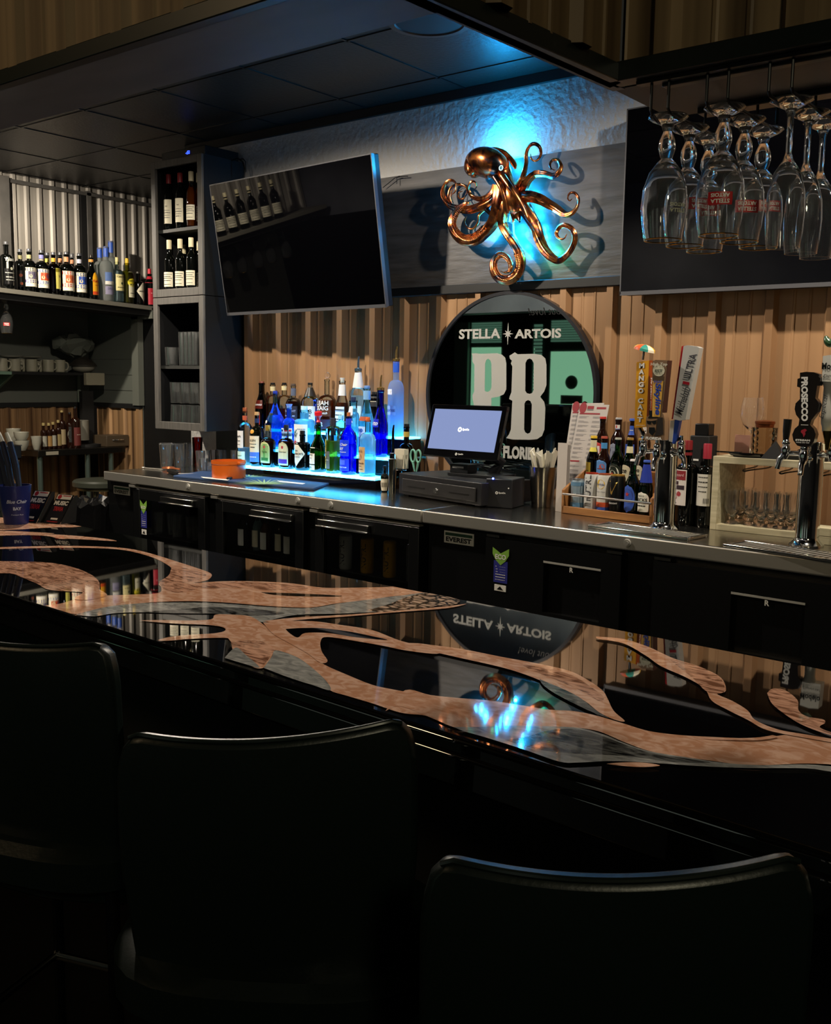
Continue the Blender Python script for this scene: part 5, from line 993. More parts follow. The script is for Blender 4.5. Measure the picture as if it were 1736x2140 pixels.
flat(h, 'recess', [(1364,786),(1387,786),(1379,872),(1363,872)], YS, c, M('#4a3a22'), .0008); flat(h, 'panel', [(1364,796),(1386,796),(1379,871),(1363,871)], YS, c, M('#d8a648'), .0016)
wtext(h, [('Hazy', 1375, 798, 16, 6, .03, .2, 8), ('Skyline', 1374, 834, 66, -88, .04, .15, 13)], YS, c, M('#1a3c9a'), .0026)
flat(h, 'hat', [(1356,858),(1372,858),(1371,870),(1375,873),(1353,874),(1357,869)], YS, c, PK, .0012); flat(h, 'face', [(1352,877),(1372,876),(1370,900),(1362,911),(1354,905)], YS, c, M('#8a6a4c'), .001)
flat(h, 'glasses', [(1351,879),(1361,880),(1372,878),(1371,886),(1365,887),(1362,882),(1359,887),(1353,886)], YS, c, PK, .002); flat(h, 'beard', [(1356,893),(1368,893),(1370,902),(1362,910),(1356,904)], YS, c, PK, .002); flat(h, 'coat', [(1374,874),(1385,872),(1386,908),(1366,912),(1372,900)], YS, c, M('#221a14'), .0014)
wtext(h, [('FLORIDA', 1366, 916, 29, 0, .06, 0, 6)], YS, c, PW, .0022)
# ultra handle
YU = QR.y-.03
h = plate(t, 'tap_handle', [(1428,723),(1436,721.5),(1455,724),(1461,727),(1432,877),(1420,879),(1406,876)], YU, .034, mat('tap_white', '#bcbab4', .35), c)
h['label'] = 'tall white ULTRA tap handle leaning right, red left edge'
plate(t, 'tap_handle_edge', [(1424,724),(1429,722),(1407,876),(1403,876)], YU+.004, .03, mat('tap_red', '#b01820', .35), c)
plate(t, 'tap_handle_foot', [(1409,877),(1420,878),(1412,920),(1406,928),(1401,922)], YU+.006, .02, M('#2a4cb0',.3), c); plate(t, 'tap_handle_foot', [(1400,879),(1409,878),(1404,924),(1397,922)], YU+.004, .02, M('#c8c6c0',.3), c)
wtext(h, [('ULTRA', 1442, 765, 52, 79, .02, 0, 13)], YU, c, M('#3a3a40'), .001); flat(h, 'red_mark', [(1427,796),(1441,799),(1440,805),(1426,802)], YU, c, M('#a81828'), .001); wtext(h, [('Michelob', 1426, 838, 60, 77, .005, .35, 15)], YU, c, M('#4a4a4e'), .001)
m = MB(); m.tube([tuple(QR-o_+Vector((0,0,.055))), tuple(Vector(ony(1402, 924, YU+.01))-o_)], .006, 8); m.build('ferrule', CHROME, t)
m = MB(); m.tube([tuple(QL-o_+Vector((0,0,.055))), tuple(Vector(ony(1337, 893, YM+.02))-o_)], .008, 8); m.build('ferrule', CHROME, t)
# second tower
t, c, zt = tower('beer_tower', 'chrome beer tower with prosecco handle beside the pale box shelf', 1684, 1140, 922)
o_ = Vector(c); zf = zt-.04
QL = faucet(t, c, (c[0], c[1], 0), (-.87, -.5), zf); QC = faucet(t, c, (c[0], c[1], 0), (0, -1), zf-.012); QR = faucet(t, c, (c[0], c[1], 0), (.87, -.5), zf)
m = MB(); a_ = ony(1641, 925, QL.y); b_ = ony(1646, 876, QL.y); m.tube([tuple(Vector(a_)-o_), tuple(Vector(a_)*.5+Vector(b_)*.5-o_), tuple(Vector(b_)-o_)], [.008,.0125,.0135], 16); m.build('tap_handle', BLACK, t)['label'] = 'short plain black tap handle'
YP = QC.y-.012
PR = [(1671,779),(1684,777),(1700,778),(1711,782),(1710,787),(1714,790),(1712,806),(1707,806),(1703,832),(1708,838),(1711,846),(1708,860),(1700,872),(1695,878),(1692,888),(1700,896),(1704,908),(1700,924),(1690,933),(1678,935),(1665,931),(1657,920),(1655,908),(1660,896),(1668,889),(1670,876),(1663,867),(1660,855),(1662,843),(1669,836),(1671,834),(1671,810),(1665,808),(1666,792),(1671,790)]
h = plate(t, 'tap_handle', PR, YP, .03, mat('prosecco_black', '#17120f', .22), c); h['label'] = 'black shaped PROSECCO tap handle'
wtext(h, [('PROSECCO', 1681, 834, 92, -87, .05, 0, 11)], YP, c, PW, .001); wtext(h, [('STREAM', 1677, 920, 24, 0, .06, 0, 4), ('WINE ON TAP', 1677, 925, 22, 0, .02, 0, 2.4), ('-----', 1681, 888, 12, 0, .03, 0, 0)], YP, c, PW, .001)
flat(h, 'emblem', [(1674,899),(1682,896),(1686,899),(1682,903),(1683,907),(1679,914),(1677,907),(1673,903)], YP, c, M('#a02030'), .001)
YW = QR.y-.02
m = MB(); pr = [(902,.012),(893,.013),(884,.017),(868,.018),(840,.0165),(810,.0155),(800,.020),(797,.021)]
b0 = ony(1722, 902, YW); zz = lambda y: ony(1724, y, YW)[2]
m.lathe([(r*1.05, zz(y)-c[2]) for y, r in pr], (ony(1724,850,YW)[0]+.008-c[0], YW-c[1], 0), 24); o2 = m.build('tap_handle', mat('ceramic_white', '#d8d6cc', .2), t); o2['label'] = 'white ceramic Modelo tap handle with chili pepper top'
plate(t, 'handle_block', [(1719,744),(1740,741),(1760,744),(1758,800),(1717,797)], YW-.02, .04, mat('ceramic_white', '#d8d6cc', .2), c)
wtext(o2, [('Modelo', 1739, 765, 34, 0, .03, 0, 14), ('Especial', 1739, 786, 30, 0, .0, .3, 8)], YW-.02, c, PK, .001); wtext(o2, [('Especial', 1722, 850, 50, 84, .0, .35, 10)], YW-.022, c, M('#3a3a40'), .001)
m = MB(); cx_ = ony(1724, 915, YW)[0]+.008-c[0]; m.lathe([(.006, zz(940)-c[2]), (.009, zz(925)-c[2]), (.017, zz(904)-c[2]), (.0175, zz(900)-c[2])], (cx_, YW-c[1], 0), 20); m.build('ferrule', M('#a89858',.2,1), t)
m = MB(); q_ = [ony(x, y, YW) for x, y in ((1725,702),(1728,712),(1736,718),(1748,716))]; m.tube([tuple(Vector(p)-o_) for p in smooth_path(q_, 4)], [.003+.010*math.sin(pi*i/13) for i in range(13)], 10); m.build('pepper', M('#2f4a30',.25), t)
# drip trays
for k, (L, lbl) in enumerate(((((1268,1095),(1475,1122),(1440,1129),(1232,1104)), 'slotted steel drip tray below the first tap tower'), (((1556,1132),(1860,1174),(1810,1187),(1512,1146)), 'slotted steel drip tray below the prosecco tap tower'))):
    q = [onz(x, y, CZ) for x, y in L]; cx_ = sum(p[0] for p in q)/4; cy_ = sum(p[1] for p in q)/4
    ax = (Vector(q[1])-Vector(q[0])); ln_ = ax.length; ax.normalize(); ay = Vector((-ax.y, ax.x, 0)); wd_ = .135
    t = thing('drip_tray', lbl, 'drip tray', (cx_, cy_-.0, CZ), math.atan2(ax.y, ax.x))
    f = .012; m = MB()
    for bx in ((-ln_/2,ln_/2,-wd_/2,-wd_/2+f),(-ln_/2,ln_/2,wd_/2-f,wd_/2),(-ln_/2,-ln_/2+f,-wd_/2+f,wd_/2-f),(ln_/2-f,ln_/2,-wd_/2+f,wd_/2-f)): m.box(*bx, .0006, .010)
    m.build('rim', mat('tray_rim', '#cfcdc8', .18, 1), t, bevel=.002)
    m = MB(); nb = int(ln_/.02)
    for i in range(nb):
        x = -ln_/2+f+(i+.3)*(ln_-2*f)/nb; m.hexa([(x,-wd_/2+f,.003),(x+.009,-wd_/2+f,.003),(x+.009+.01,wd_/2-f,.003),(x+.01,wd_/2-f,.003)],[(x,-wd_/2+f,.007),(x+.009,-wd_/2+f,.007),(x+.019,wd_/2-f,.007),(x+.01,wd_/2-f,.007)])
    m.build('grate', STEEL, t); MB().box(-ln_/2+f, ln_/2-f, -wd_/2+f, wd_/2-f, .0006, .002).build('pan', MATTE, t)
# ================================================================ till, cash drawer, printer
a, b = onz(832, 1035, CZ), onz(1005, 1062, CZ); ang = math.atan2(b[1]-a[1], b[0]-a[0]); ln = math.hypot(b[0]-a[0], b[1]-a[1])
hh = ony(832, 988, a[1])[2]-CZ; D_ = .30
CASE = mat('till_black', '#16161a', .4); CASE2 = mat('drawer_front', '#1c1b1c', .45)
t = thing('cash_drawer', 'wide black metal cash drawer under the till', 'cash drawer', a, ang)
MB().box(0, ln-.006, .004, D_, .008, hh).build('case', CASE, t, bevel=.003); MB().box(.03, ln-.035, -.003, .004, .022, hh-.022).build('drawer', CASE2, t, bevel=.003)
m = MB(); m.box(.07, .19, -.0045, -.003, hh*.44, hh*.48); m.box(ln-.20, ln-.075, -.0045, -.003, hh*.44, hh*.48); m.build('slot', PK, t)
m = MB(); m.cyl((ln*.485,-.003,hh*.44), (ln*.485,-.009,hh*.44), .013, .011, 20); m.cyl((ln*.485,-.009,hh*.44), (ln*.485,-.011,hh*.44), .005, .005, 12); m.build('lock', CHROME, t)
for x in (.02, ln-.06): MB().box(x, x+.03, .02, .05, 0, .008).build('foot', PK, t)
zD = CZ+hh
# screen
Ys = a[1]+.06
TL, TR, BR, BL = [(904,844),(1055,849),(1037,963),(883,951)]
# fit a tilted 16:10 panel: lower corners nearer, upper corners farther
def scr_pts(y0): return None
P_bl = Vector(ony(*BL, Ys)); yr = Ys-.10*(0)-.03; P_br = Vector(ony(*BR, Ys-.035)); U = (P_br-P_bl); w_ = U.length; U.normalize()
P_tl = None; best = None
for i in range(60):
    y = Ys+i*.004; q = Vector(ony(*TL, y)); v = q-P_bl; e = abs(v.dot(U))
    if best is None or e < best[0]: best = (e, q)
V = best[1]-P_bl; V -= U*V.dot(U); hgt = V.length; V.normalize(); Nn = U.cross(V)
t = thing('till_screen', 'black touchscreen till with pale blue screen on the cash drawer', 'till', tuple(P_bl))
def sb(mb, x0, x1, z0, z1, d0, d1):  # d toward viewer
    f = lambda x, z, d: tuple(U*x+V*z+Nn*d); mb.hexa([f(x0,z0,d1),f(x1,z0,d1),f(x1,z0,d0),f(x0,z0,d0)],[f(x0,z1,d1),f(x1,z1,d1),f(x1,z1,d0),f(x0,z1,d0)]); return mb
sb(MB(), 0, w_, 0, hgt, -.022, 0).build('housing', GLOSSBLK, t, bevel=.004)
sb(MB(), .022, w_-.022, .034, hgt-.022, 0, .0008).build('screen', mat('till_lcd', '#202838', .1, emit='#9fb0e6', estr=.62), t, smooth=False)
LG = mat('screen_logo', '#ffffff', emit='#ffffff', estr=1.6); cu_ = U*(w_*.5)+V*(hgt*.53)+Nn*.0016
m = MB(); vf = shape2d([circ(0, 0, .011), circ(0, 0, .005)]); put2d(m, vf, tuple(cu_-U*.022), U, V); write(m, 'SpotOn', tuple(cu_+U*.012), U, V, w=.038, bold=.04); m.build('logo', LG, t)
m = MB(); cu_ = U*(w_*.5)+V*.016+Nn*.0012; put2d(m, shape2d([circ(0,0,.006),circ(0,0,.003)]), tuple(cu_-U*.016), U, V); write(m, 'SpotOn', tuple(cu_+U*.010), U, V, w=.028, bold=.02); m.build('brand_mark', WHITE, t)
# stand
m = MB(); o_ = Vector(P_bl); base = Vector((P_bl.x+w_*.62, P_bl.y+.09, zD)); 
q = [tuple(base+Vector((x, y, .001))-o_) for x, y in ((-.13,-.08),(.11,-.08),(.13,.08),(-.11,.08))]; q2 = [(x, y, z+.012) for x, y, z in q]; m.hexa(q, q2)
m.tube([tuple(base+Vector((.02,.05,.01))-o_), tuple(base+Vector((.06,.06,.06))-o_), tuple(U*w_*.6+V*hgt*.35-Nn*.03)], [.03,.028,.03], 12, flat=.6); m.build('stand', CASE, t, bevel=.003)
m = MB(); pb = base+Vector((-.08,-.05,.013))-o_; m.box(pb.x-.045, pb.x+.055, pb.y-.02, pb.y+.05, pb.z, pb.z+.04); m.build('card_reader', CASE, t, bevel=.003); m = MB(); m.box(pb.x-.03, pb.x+.03, pb.y-.0215, pb.y-.02, pb.z+.022, pb.z+.03); m.build('reader_light', M('#b0aeb0'), t)
# printer
a2, b2 = onz(1010, 1059, CZ), onz(1065, 1064, CZ); ang2 = math.atan2(b2[1]-a2[1], b2[0]-a2[0])+.12; a2 = (a2[0]+.012, a2[1]-.004, a2[2]); l2 = .118; h2 = ony(1010, 999, a2[1])[2]-CZ
t = thing('receipt_printer', 'black cube receipt printer with a blue light, right of the cash drawer', 'printer', a2, ang2)
MB().box(0, l2, 0, .15, .001, h2).build('case', mat('printer_black', '#1a1b1f', .38), t, bevel=.004)
m = MB(); put2d(m, shape2d([circ(0,0,.006),circ(0,0,.003)]), (l2*.42,-.0008,h2*.52), (1,0,0),(0,0,1)); write(m, 'SpotOn', (l2*.62,-.0008,h2*.52), (1,0,0),(0,0,1), w=.03, bold=.02); put2d(m, shape2d([circ(0,0,.003,10)]), (l2*.86,-.0008,h2*.7),(1,0,0),(0,0,1)); m.build('brand_mark', WHITE, t)
m = MB(); m.sphere((.032,-.0005,h2+.0005), .004, 10, 6); m.build('status_light', mat('blue_led', '#2030ff', emit='#3048ff', estr=40), t)
# straw bin
p = onz(1132, 1059, CZ); zt_ = ony(1135, 975, p[1])[2]-CZ; r0 = 22*depth(p)/F_PX; r1 = 29*depth(p)/F_PX
t = thing('straw_bin', 'tapered steel bin full of white paper wrapped straws', 'container', p); m = MB(); m.lathe([(r0*.98,.0005),(r0,.004),(r1,zt_),(r1-.002,zt_),(r0-.002,.006),(.001,.006)], n=40, cap1=False); m.build('bin', mat('bin_steel', '#8f8b84', .22, 1), t)
for i in range(9):
    s_ = thing('paper_napkin', 'folded white paper sticking out of the steel bin', 'napkin', p, group='white papers in the steel bin'); a_ = i*2.4; rr = r1*.5
    x, y = rr*math.cos(a_), rr*math.sin(a_)*.8; dx_, dy_ = .35*math.cos(a_), .35*math.sin(a_); hz = .05+.022*random.random(); m = MB(); w2_ = .012+.006*random.random(); 
    c0 = Vector((x*.8, y*.8, zt_-.06)); c1_ = Vector((x*1.1+dx_*.06, y*1.1+dy_*.06, zt_+hz)); sx_ = Vector((math.cos(a_+1.3), math.sin(a_+1.3), 0))*w2_; ny = sx_.cross(Vector((0,0,1))).normalized()*.003
    m.hexa([tuple(c0-sx_-ny),tuple(c0+sx_-ny),tuple(c0+sx_+ny),tuple(c0-sx_+ny)],[tuple(c1_-sx_-ny+Vector((0,0,.01))),tuple(c1_+sx_-ny-Vector((0,0,.006))),tuple(c1_+sx_+ny-Vector((0,0,.006))),tuple(c1_-sx_+ny+Vector((0,0,.01)))]); m.build('sheet', mat('napkin', '#c9c3b0', .7), s_)
# menus
PAP = mat('menu_paper', '#b3aaa2', .55); MRD = mat('menu_red', '#8a2028', .6); MGR = mat('menu_grey', '#6f6a68', .6)
def menu(label, corners, Yb, dy, front):
    (tl, tr, bl) = corners; Bl = Vector(ony(*bl, Yb)); Bl.z = CZ+.001; Tl = Vector(ony(*tl, Yb+dy)); Tr = Vector(ony(*tr, Yb+dy-.004)); Uu = Tr-Tl; Br = Bl+Uu; t = thing('menu', label, 'menu', tuple(Bl)); N2 = Uu.cross(Tl-Bl).normalized(); f = lambda v: tuple(v-Bl)
    m = MB(); m.hexa([f(Bl),f(Br),f(Br-N2*.0015),f(Bl-N2*.0015)],[f(Tl),f(Tr),f(Tr-N2*.0015),f(Tl-N2*.0015)]); m.build('card', PAP, t)
    if front:
        Uh = Uu.normalized(); Vh = (Tl-Bl); H_ = Vh.length; Vh = Vh.normalized(); W_ = Uu.length; red = MB(); gr_ = MB()
        at_ = lambda u, v: (Bl+Uh*(u*W_)+Vh*(v*H_)+N2*.0008)-Bl
        def bar_(mb, u0, u1, v0, v1): mb.add([at_(u0,v0),at_(u1,v0),at_(u1,v1),at_(u0,v1)], [(0,1,2,3)])
        for v in ((.90,.915,.05,.75),(.42,.435,.04,.36),(.09,.10,.03,.42)): bar_(red, v[2], v[3], v[0], v[1])
        bar_(red, -.0, .06, .46, .62) if False else None
        vf = shape2d([[(x*.018, y*.024) for x, y in circ(0,0,1)]]); red.add([tuple(at_(.13,.965)+Uh*x+Vh*y) for x, y in vf[0]], vf[1])
        bar_(red, .28, .5, .955, .985); bar_(red, .60, .92, .955, .975); bar_(gr_, .28, .5, .94, .952)
        v = .88
        while v > .12:
            if abs(v-.43) > .02:
                for cst in (0, 1):
                    for k in range(3): bar_(gr_, .06+.47*cst, .06+.47*cst+random.choice((.18,.26,.33,.36)), v-.008*k-.0022, v-.008*k)
            v -= .045
        red.build('red_print', MRD, t); gr_.build('small_print', MGR, t)
    return t
mY = 3.835
menu('tall drinks menu with red bars, front one of the leaning pair', ((1212,845),(1273,846),(1172,1039)), mY, .07, True)
menu('tall drinks menu mostly hidden behind the front menu', ((1196,843),(1262,842),(1166,1036)), mY+.012, .07, True)
for i in range(3): menu('plain white card edge standing left of the tall menus', ((1166+3*i,925),(1186+3*i,927),(1160+3*i,1068)), 3.55+.006*i, .04, False)['group'] = 'white cards beside the menus'
# steel shaker, wrapped card, scissors on the left of the drawer
p = onz(819, 1030, CZ); zt_ = ony(819, 960, p[1])[2]-CZ; t = thing('cocktail_shaker', 'plain steel shaker cup left of the cash drawer', 'shaker', p); r_0 = 8.6*depth(p)/F_PX
MB().lathe([(r_0*.9,.0005),(r_0,zt_),(r_0-.0015,zt_),(r_0*.9-.0015,.003)], n=32, cap1=False).build('cup', mat('shaker_steel', '#b8b4a8', .15, 1), t)
zz_ = zD+.0005
p = ony(838, 985, a[1]+.10); t = thing('pen_cup', 'clear cup of folded paper standing on the cash drawer', 'cup', (p[0], p[1], zz_)); MB().lathe([(.026,0),(.032,.075),(.030,.075),(.024,.004)], n=24, cap1=False).build('cup', GLASS, t); MB().box(-.028,.03,-.016,.016,.01,.10).build('paper', M('#c8c0aa',.6), t)
m_sc = M('#6fa894', .4); p = ony(868, 985, a[1]+.07); t = thing('scissors', 'mint green handled scissors standing upright on the cash drawer', 'scissors', (p[0], p[1], zz_))
for sx_, nm in ((-.016,1), (.016,2)):
    m = MB(); q = [(sx_+.014*math.cos(a_), 0, .075+.028*math.sin(a_)) for a_ in [2*pi*i/20 for i in range(21)]]; m.tube(q, .0045, 8, caps=False); m.tube([(sx_, 0, .047), (sx_*.3, 0, .004)], [.006,.003], 8); m.build('handle', m_sc, t)
t = thing('cable_bundle', 'tangled black cables on the drawer behind the till', 'cable', (a[0]+.3, a[1]+.25, zz_)); m = MB(); q = [(random.uniform(-.12,.2), random.uniform(-.04,.05), random.uniform(.004,.05)) for _ in range(14)]; m.tube(smooth_path(q, 5), .0028, 6); m.build('cable', PK, t)
# ================================================================ left part of the worktop
BM = mat('bar_mat_blue', '#1f3c66', .6); t = thing('bar_mat', 'long dark blue rubber bar mat with green leaf print', 'mat', (0,0,CZ))
q = [onz(*p, CZ)[:2] for p in ((368,997),(452,984),(690,1012),(652,1028))]
q = [onz(*p, CZ)[:2] for p in ((362,998),(440,985),(690,1013),(655,1025))]; MB().quadbox(q, .0006, .011).build('mat', BM, t, bevel=.002)
lf = MB(); 
def leaf_fan(px, py, n, L_px, spread, up):
    for i in range(n):
        a_ = pi*(.5+spread*(i/(n-1)-.5)*2); dx_ = L_px*math.cos(a_)*1.9; dy_ = -L_px*.22*abs(math.sin(a_))*up-1
        A_ = onz(px, py, CZ+.0118); B_ = onz(px+dx_, py+dy_, CZ+.0118); d = Vector(B_)-Vector(A_); nrm = Vector((-d.y, d.x, 0)).normalized()*.006; A_ = Vector(A_)-Vector((0,0,CZ)); B_ = Vector(B_)-Vector((0,0,CZ)); Mi = A_*.6+B_*.4
        lf.add([tuple(A_), tuple(Mi+nrm), tuple(B_), tuple(Mi-nrm)], [(0,1,2,3)])
leaf_fan(552, 1012, 15, 36, .5, 1.3); leaf_fan(520, 997, 9, 22, .5, 1.2); lf.build('leaf_print', M('#8fae6a'), t)
m = MB(); 
for cx_, cy_, wd_ in ((608,1008,60),(450,1000,62)):
    q = [Vector(onz(*p, CZ+.012))-Vector((0,0,CZ)) for p in ((cx_-wd_/2,cy_-4),(cx_+wd_/2,cy_+2),(cx_+wd_/2-6,cy_+4),(cx_-wd_/2+6,cy_-1))]; m.add([tuple(v) for v in q], [(0,1,2,3)])
m.build('white_print', WHITE, t)
# orange crock
p = onz(478, 998, CZ+.011); r_ = 35*depth(p)/F_PX; hz = ony(478, 962, p[1])[2]-p[2]; t = thing('crock', 'wide orange ceramic crock on the blue bar mat', 'bowl', p)
MB().lathe([(r_*.98,.0005),(r_,.006),(r_,hz*.78),(r_*1.03,hz*.82),(r_*1.03,hz),(r_*.94,hz),(r_*.92,.01),(.001,.008)], n=56, cap1=False).build('crock', mat('orange_glaze', '#c0581a', .25), t); MB().box(r_*.9, r_*1.22, -.02, .02, hz*.8, hz*.98).build('handle', mat('orange_glaze', '#c0581a', .25), t, bevel=.004)
# glassware kit
TGL = hazy(thin('tumbler_glass', '#ffffff', .02, 1.6), .03)
def tumbler(label, loc, r0, r1, h, m_=None, group=None, flip=False, name='tumbler', cat='glass', facets=24):
    t = thing(name, label, cat, loc, 0, group); pr = [(r0*.9,.0003),(r0,.003),(r1,h),(r1-.0018,h),(r0-.002,.009),(.001,.008)]
    if flip: pr = [(r, h-z+.0003) for r, z in pr][::-1]
    MB().lathe(pr, n=facets, cap0=flip, cap1=not flip).build('glass', m_ or TGL, t); return t
COPG = gl('glass_copper_tint', '#c87048')
def TP(px, yb, yt, w0, w1, label, flip=False, m_=None, group=None, name='tumbler', z=None):
    z = CZ if z is None else z; p = onz(px, yb, z); d = depth(p)/F_PX/2; return tumbler(label, p, w0*d, w1*d, ony(px, yt, p[1])[2]-z, m_, group, flip, name)
TP(348,977,926,30,24,'inverted pint glass, leftmost on the worktop below the cabinet',flip=True,name='pint_glass'); TP(376,976,926,30,24,'inverted pint glass, second from left below the cabinet',flip=True,name='pint_glass'); TP(396,971,926,24,20,'inverted pint glass half hidden behind the copper tumbler',flip=True,name='pint_glass')
TP(413,972,914,17,22,'tall copper tinted tumbler on the worktop below the cabinet',m_=COPG,name='copper_tumbler')
for i, (px, yb, yt, w) in enumerate(((419,983,942,20),(430,980,942,18),(425,988,958,20),(437,988,966,18),(446,972,940,14),(461,974,940,16),(471,974,940,16),(489,978,941,15))):
    TP(px, yb, yt, w*.8, w, 'small clear faceted glass '+('bunched left of the orange crock' if i < 4 else 'standing behind the orange crock'), name='shot_glass', group='shot glasses left of the crock' if i < 4 else 'glasses behind the orange crock')
t = thing('strainer', 'copper ringed cocktail strainer lying on the worktop', 'strainer', onz(352, 982, CZ)); m = MB(); m.ring((0,0,.012), .032, .005, 28, 8, 'z'); m.tube([(.03,0,.012),(.09,.01,.010)], .005, 8); m.build('strainer', M('#c87850',.3,.8), t)
t = thing('muddler', 'black handled bar tool lying on the worktop edge', 'bar tool', onz(352, 988, CZ)); A_ = Vector(onz(352,988,CZ)); m = MB(); p1 = Vector(onz(372,990,CZ+.012))-A_; p0 = Vector((0,0,.012)); m.tube([tuple(p0),tuple(p0*.5+p1*.5),tuple(p1)], [.010,.013,.010], 12); m.build('handle', PK, t); m = MB(); m.tube([tuple(p1), tuple(Vector(onz(415,990,CZ+.008))-A_)], .003, 8); m.build('shaft', STEEL, t)
t = thing('bar_spoon', 'thin steel bar spoon lying at the left end of the worktop', 'spoon', onz(300, 979, CZ)); A_ = Vector(onz(300,979,CZ)); m = MB(); m.tube([(0,0,.004), tuple(Vector(onz(340,981,CZ+.004))-A_)], .003, 8); m.sphere((0,0,.006), .012, 12, 6, 1.3, .8, .35); m.build('spoon', STEEL, t)
t = thing('paring_knife', 'small knife with black handle lying on the bar mat', 'knife', onz(500, 998, CZ+.011)); A_ = Vector(onz(500,998,CZ+.011)); m = MB(); m.tube([(0,0,.006), tuple(Vector(onz(475,1000,CZ+.018))-A_)], .006, 8); m.build('handle', PK, t); m = MB(); v = Vector(onz(522,1001,CZ+.014))-A_; m.add([(0,-.006,.006),tuple(v),(0,.008,.006)],[(0,1,2)]); m.add([(0,-.006,.0045),(0,.008,.0045),tuple(v-Vector((0,0,.0015)))],[(0,1,2)]); m.build('blade', STEEL, t)
# glasses in the cabinet
for j in range(2):
    for i in range(5):
        px = 383+8.2*i; Y = cy0+.06+.085*j; p = ony(px, 760, Y); tumbler('tall clear highball glass, %s row on the third cabinet shelf' % ('front', 'back')[j], (p[0], Y, zs2+.0005), .024, .026, .19, group='highball glasses in the cabinet', facets=12) if i < 4 and p[0] < cx1-.05 else None
p = ony(359, 760, cy0+.06); tumbler('short rocks glass at left on the third cabinet shelf', (p[0], cy0+.06, zs2+.0005), .036, .040, .105, facets=12)
for lv in range(2):
    for j in range(2):
        for i in range(4):
            X = cx0+.105+.083*i; tumbler('rocks glass in the %s layer, %s row of the bottom cabinet shelf' % (('lower', 'upper')[lv], ('front', 'back')[j]), (X, cy0+.075+.09*j, cz0+.0205+lv*.128), .034, .039, .122, group='rocks glasses stacked in the cabinet', flip=lv == 0, facets=12)
# ================================================================ pale box shelf with small glasses
PW_ = mat('pale_pine', '#b8ae90', .55); noise_col(PW_, '#a89e80', '#c8bfa2', 4, (1, 14, 14), 6)
pA = onz(1482, 1106, CZ); y0 = pA[1]; x0 = pA[0]; zt_ = ony(1492, 953, y0)[2]; x1 = x0+.95; dp = .26; th = .018
t = thing('box_shelf', 'pale wooden open box shelf on the worktop behind the second tap tower', 'shelf', (x0, y0, CZ))
m = MB(); MB().box(0, .024, 0, dp, .0005, zt_-CZ).build('side', PW_, t, bevel=.001); MB().box(.024, .95, 0, dp, zt_-CZ-.024, zt_-CZ).build('top_board', PW_, t, bevel=.001); MB().box(.024, .95, 0, dp, .0005, .022).build('bottom_board', PW_, t, bevel=.001)
MB().box(.46, .484, 0, dp, .022, zt_-CZ-.024).build('divider', PW_, t)
for k in range(3):
    m = MB(); z = zt_-CZ-.045; xk = .08+.13*k
    m.tube(smooth_path([(xk,.0+.24,z+.02),(xk,.22,z),(xk+.02,.04,z),(xk+.03,.02,z-.004),(xk+.045,.04,z),(xk+.05,.22,z),(xk+.05,.24,z+.02)], 4), .0028, 8); m.build('glass_hanger', PK, t)
def tasting(X, Y): 
    g = thing('tasting_glass', 'small footed tulip tasting glass on the bottom of the box shelf', 'glass', (X, Y, CZ+.0225), 0, 'tasting glasses in the box shelf')
    MB().lathe([(.026,0),(.027,.003),(.012,.012),(.010,.022),(.024,.045),(.029,.065),(.026,.095),(.0285,.122),(.0272,.122),(.0247,.095),(.0275,.065),(.022,.046),(.004,.026),(.001,.025)], n=24, cap1=False).build('glass', GLASS, g); return g
g0 = None
for (px, yy) in ((1529,.05),(1546,.11),(1568,.06),(1560,.17),(1590,.045),(1585,.12),(1612,.05),(1610,.13),(1632,.045),(1634,.11),(1652,.05),(1655,.13)):
    X = ony(px, 1075, y0+yy)[0]
    if g0 is None: g0 = tasting(X, y0+yy)
    else: dup(g0, (X, y0+yy, CZ+.0225))
zt2 = zt_+.0005
p = ony(1567, 960, y0+.13); g = thing('wine_glass', 'large clear wine glass on top of the box shelf', 'glass', (p[0], p[1], zt2)); s_ = ony(1567, 831, p[1])[2]-zt2; k = s_/.22
MB().lathe([(a_*k, b_*k) for a_, b_ in [(.034,0),(.034,.002),(.006,.006),(.004,.012),(.004,.085),(.012,.095),(.034,.118),(.046,.150),(.044,.185),(.036,.220),(.0348,.220),(.0428,.185),(.0445,.150),(.033,.120),(.010,.100),(.001,.097)]], n=40, cap1=False).build('glass', GLASS, g)
p = ony(1594, 957, y0+.085); g = thing('cut_glass_jar', 'diamond cut glass jar with copper lid on top of the box shelf', 'jar', (p[0], p[1], zt2)); hj = ony(1594, 893, p[1])[2]-zt2; rj = 26*depth(p)/F_PX
m = MB(); nn, kk_ = 24, 10; vs = []; 
for j in range(kk_+1):
    for i in range(nn): a_ = 2*pi*(i+(j % 2)*.5)/nn; r = rj*(.94+.06*j/kk_)*(1 if (i+j) % 2 else .955); vs.append((r*math.cos(a_), r*math.sin(a_), hj*j/kk_))
fs = []
for j in range(kk_):
    for i in range(nn):
        a_, b_, c_, d_ = j*nn+i, j*nn+(i+1)%nn, (j+1)*nn+(i+1)%nn, (j+1)*nn+i
        fs += ([(a_, b_, c_), (a_, c_, d_)] if j % 2 else [(a_, b_, d_), (b_, c_, d_)])
fs += [tuple(range(nn))[::-1], tuple(range(kk_*nn, (kk_+1)*nn))]; m.add(vs, fs); m.build('jar', gl('cut_glass','#e8e2d4',.03), g, smooth=False); MB().lathe([(rj*.70,hj),(rj*.72,hj+.012),(rj*.78,hj+.013),(rj*.78,hj+.022),(rj*.2,hj+.026)], n=32).build('lid', M('#8a4a2a',.3,.8), g)
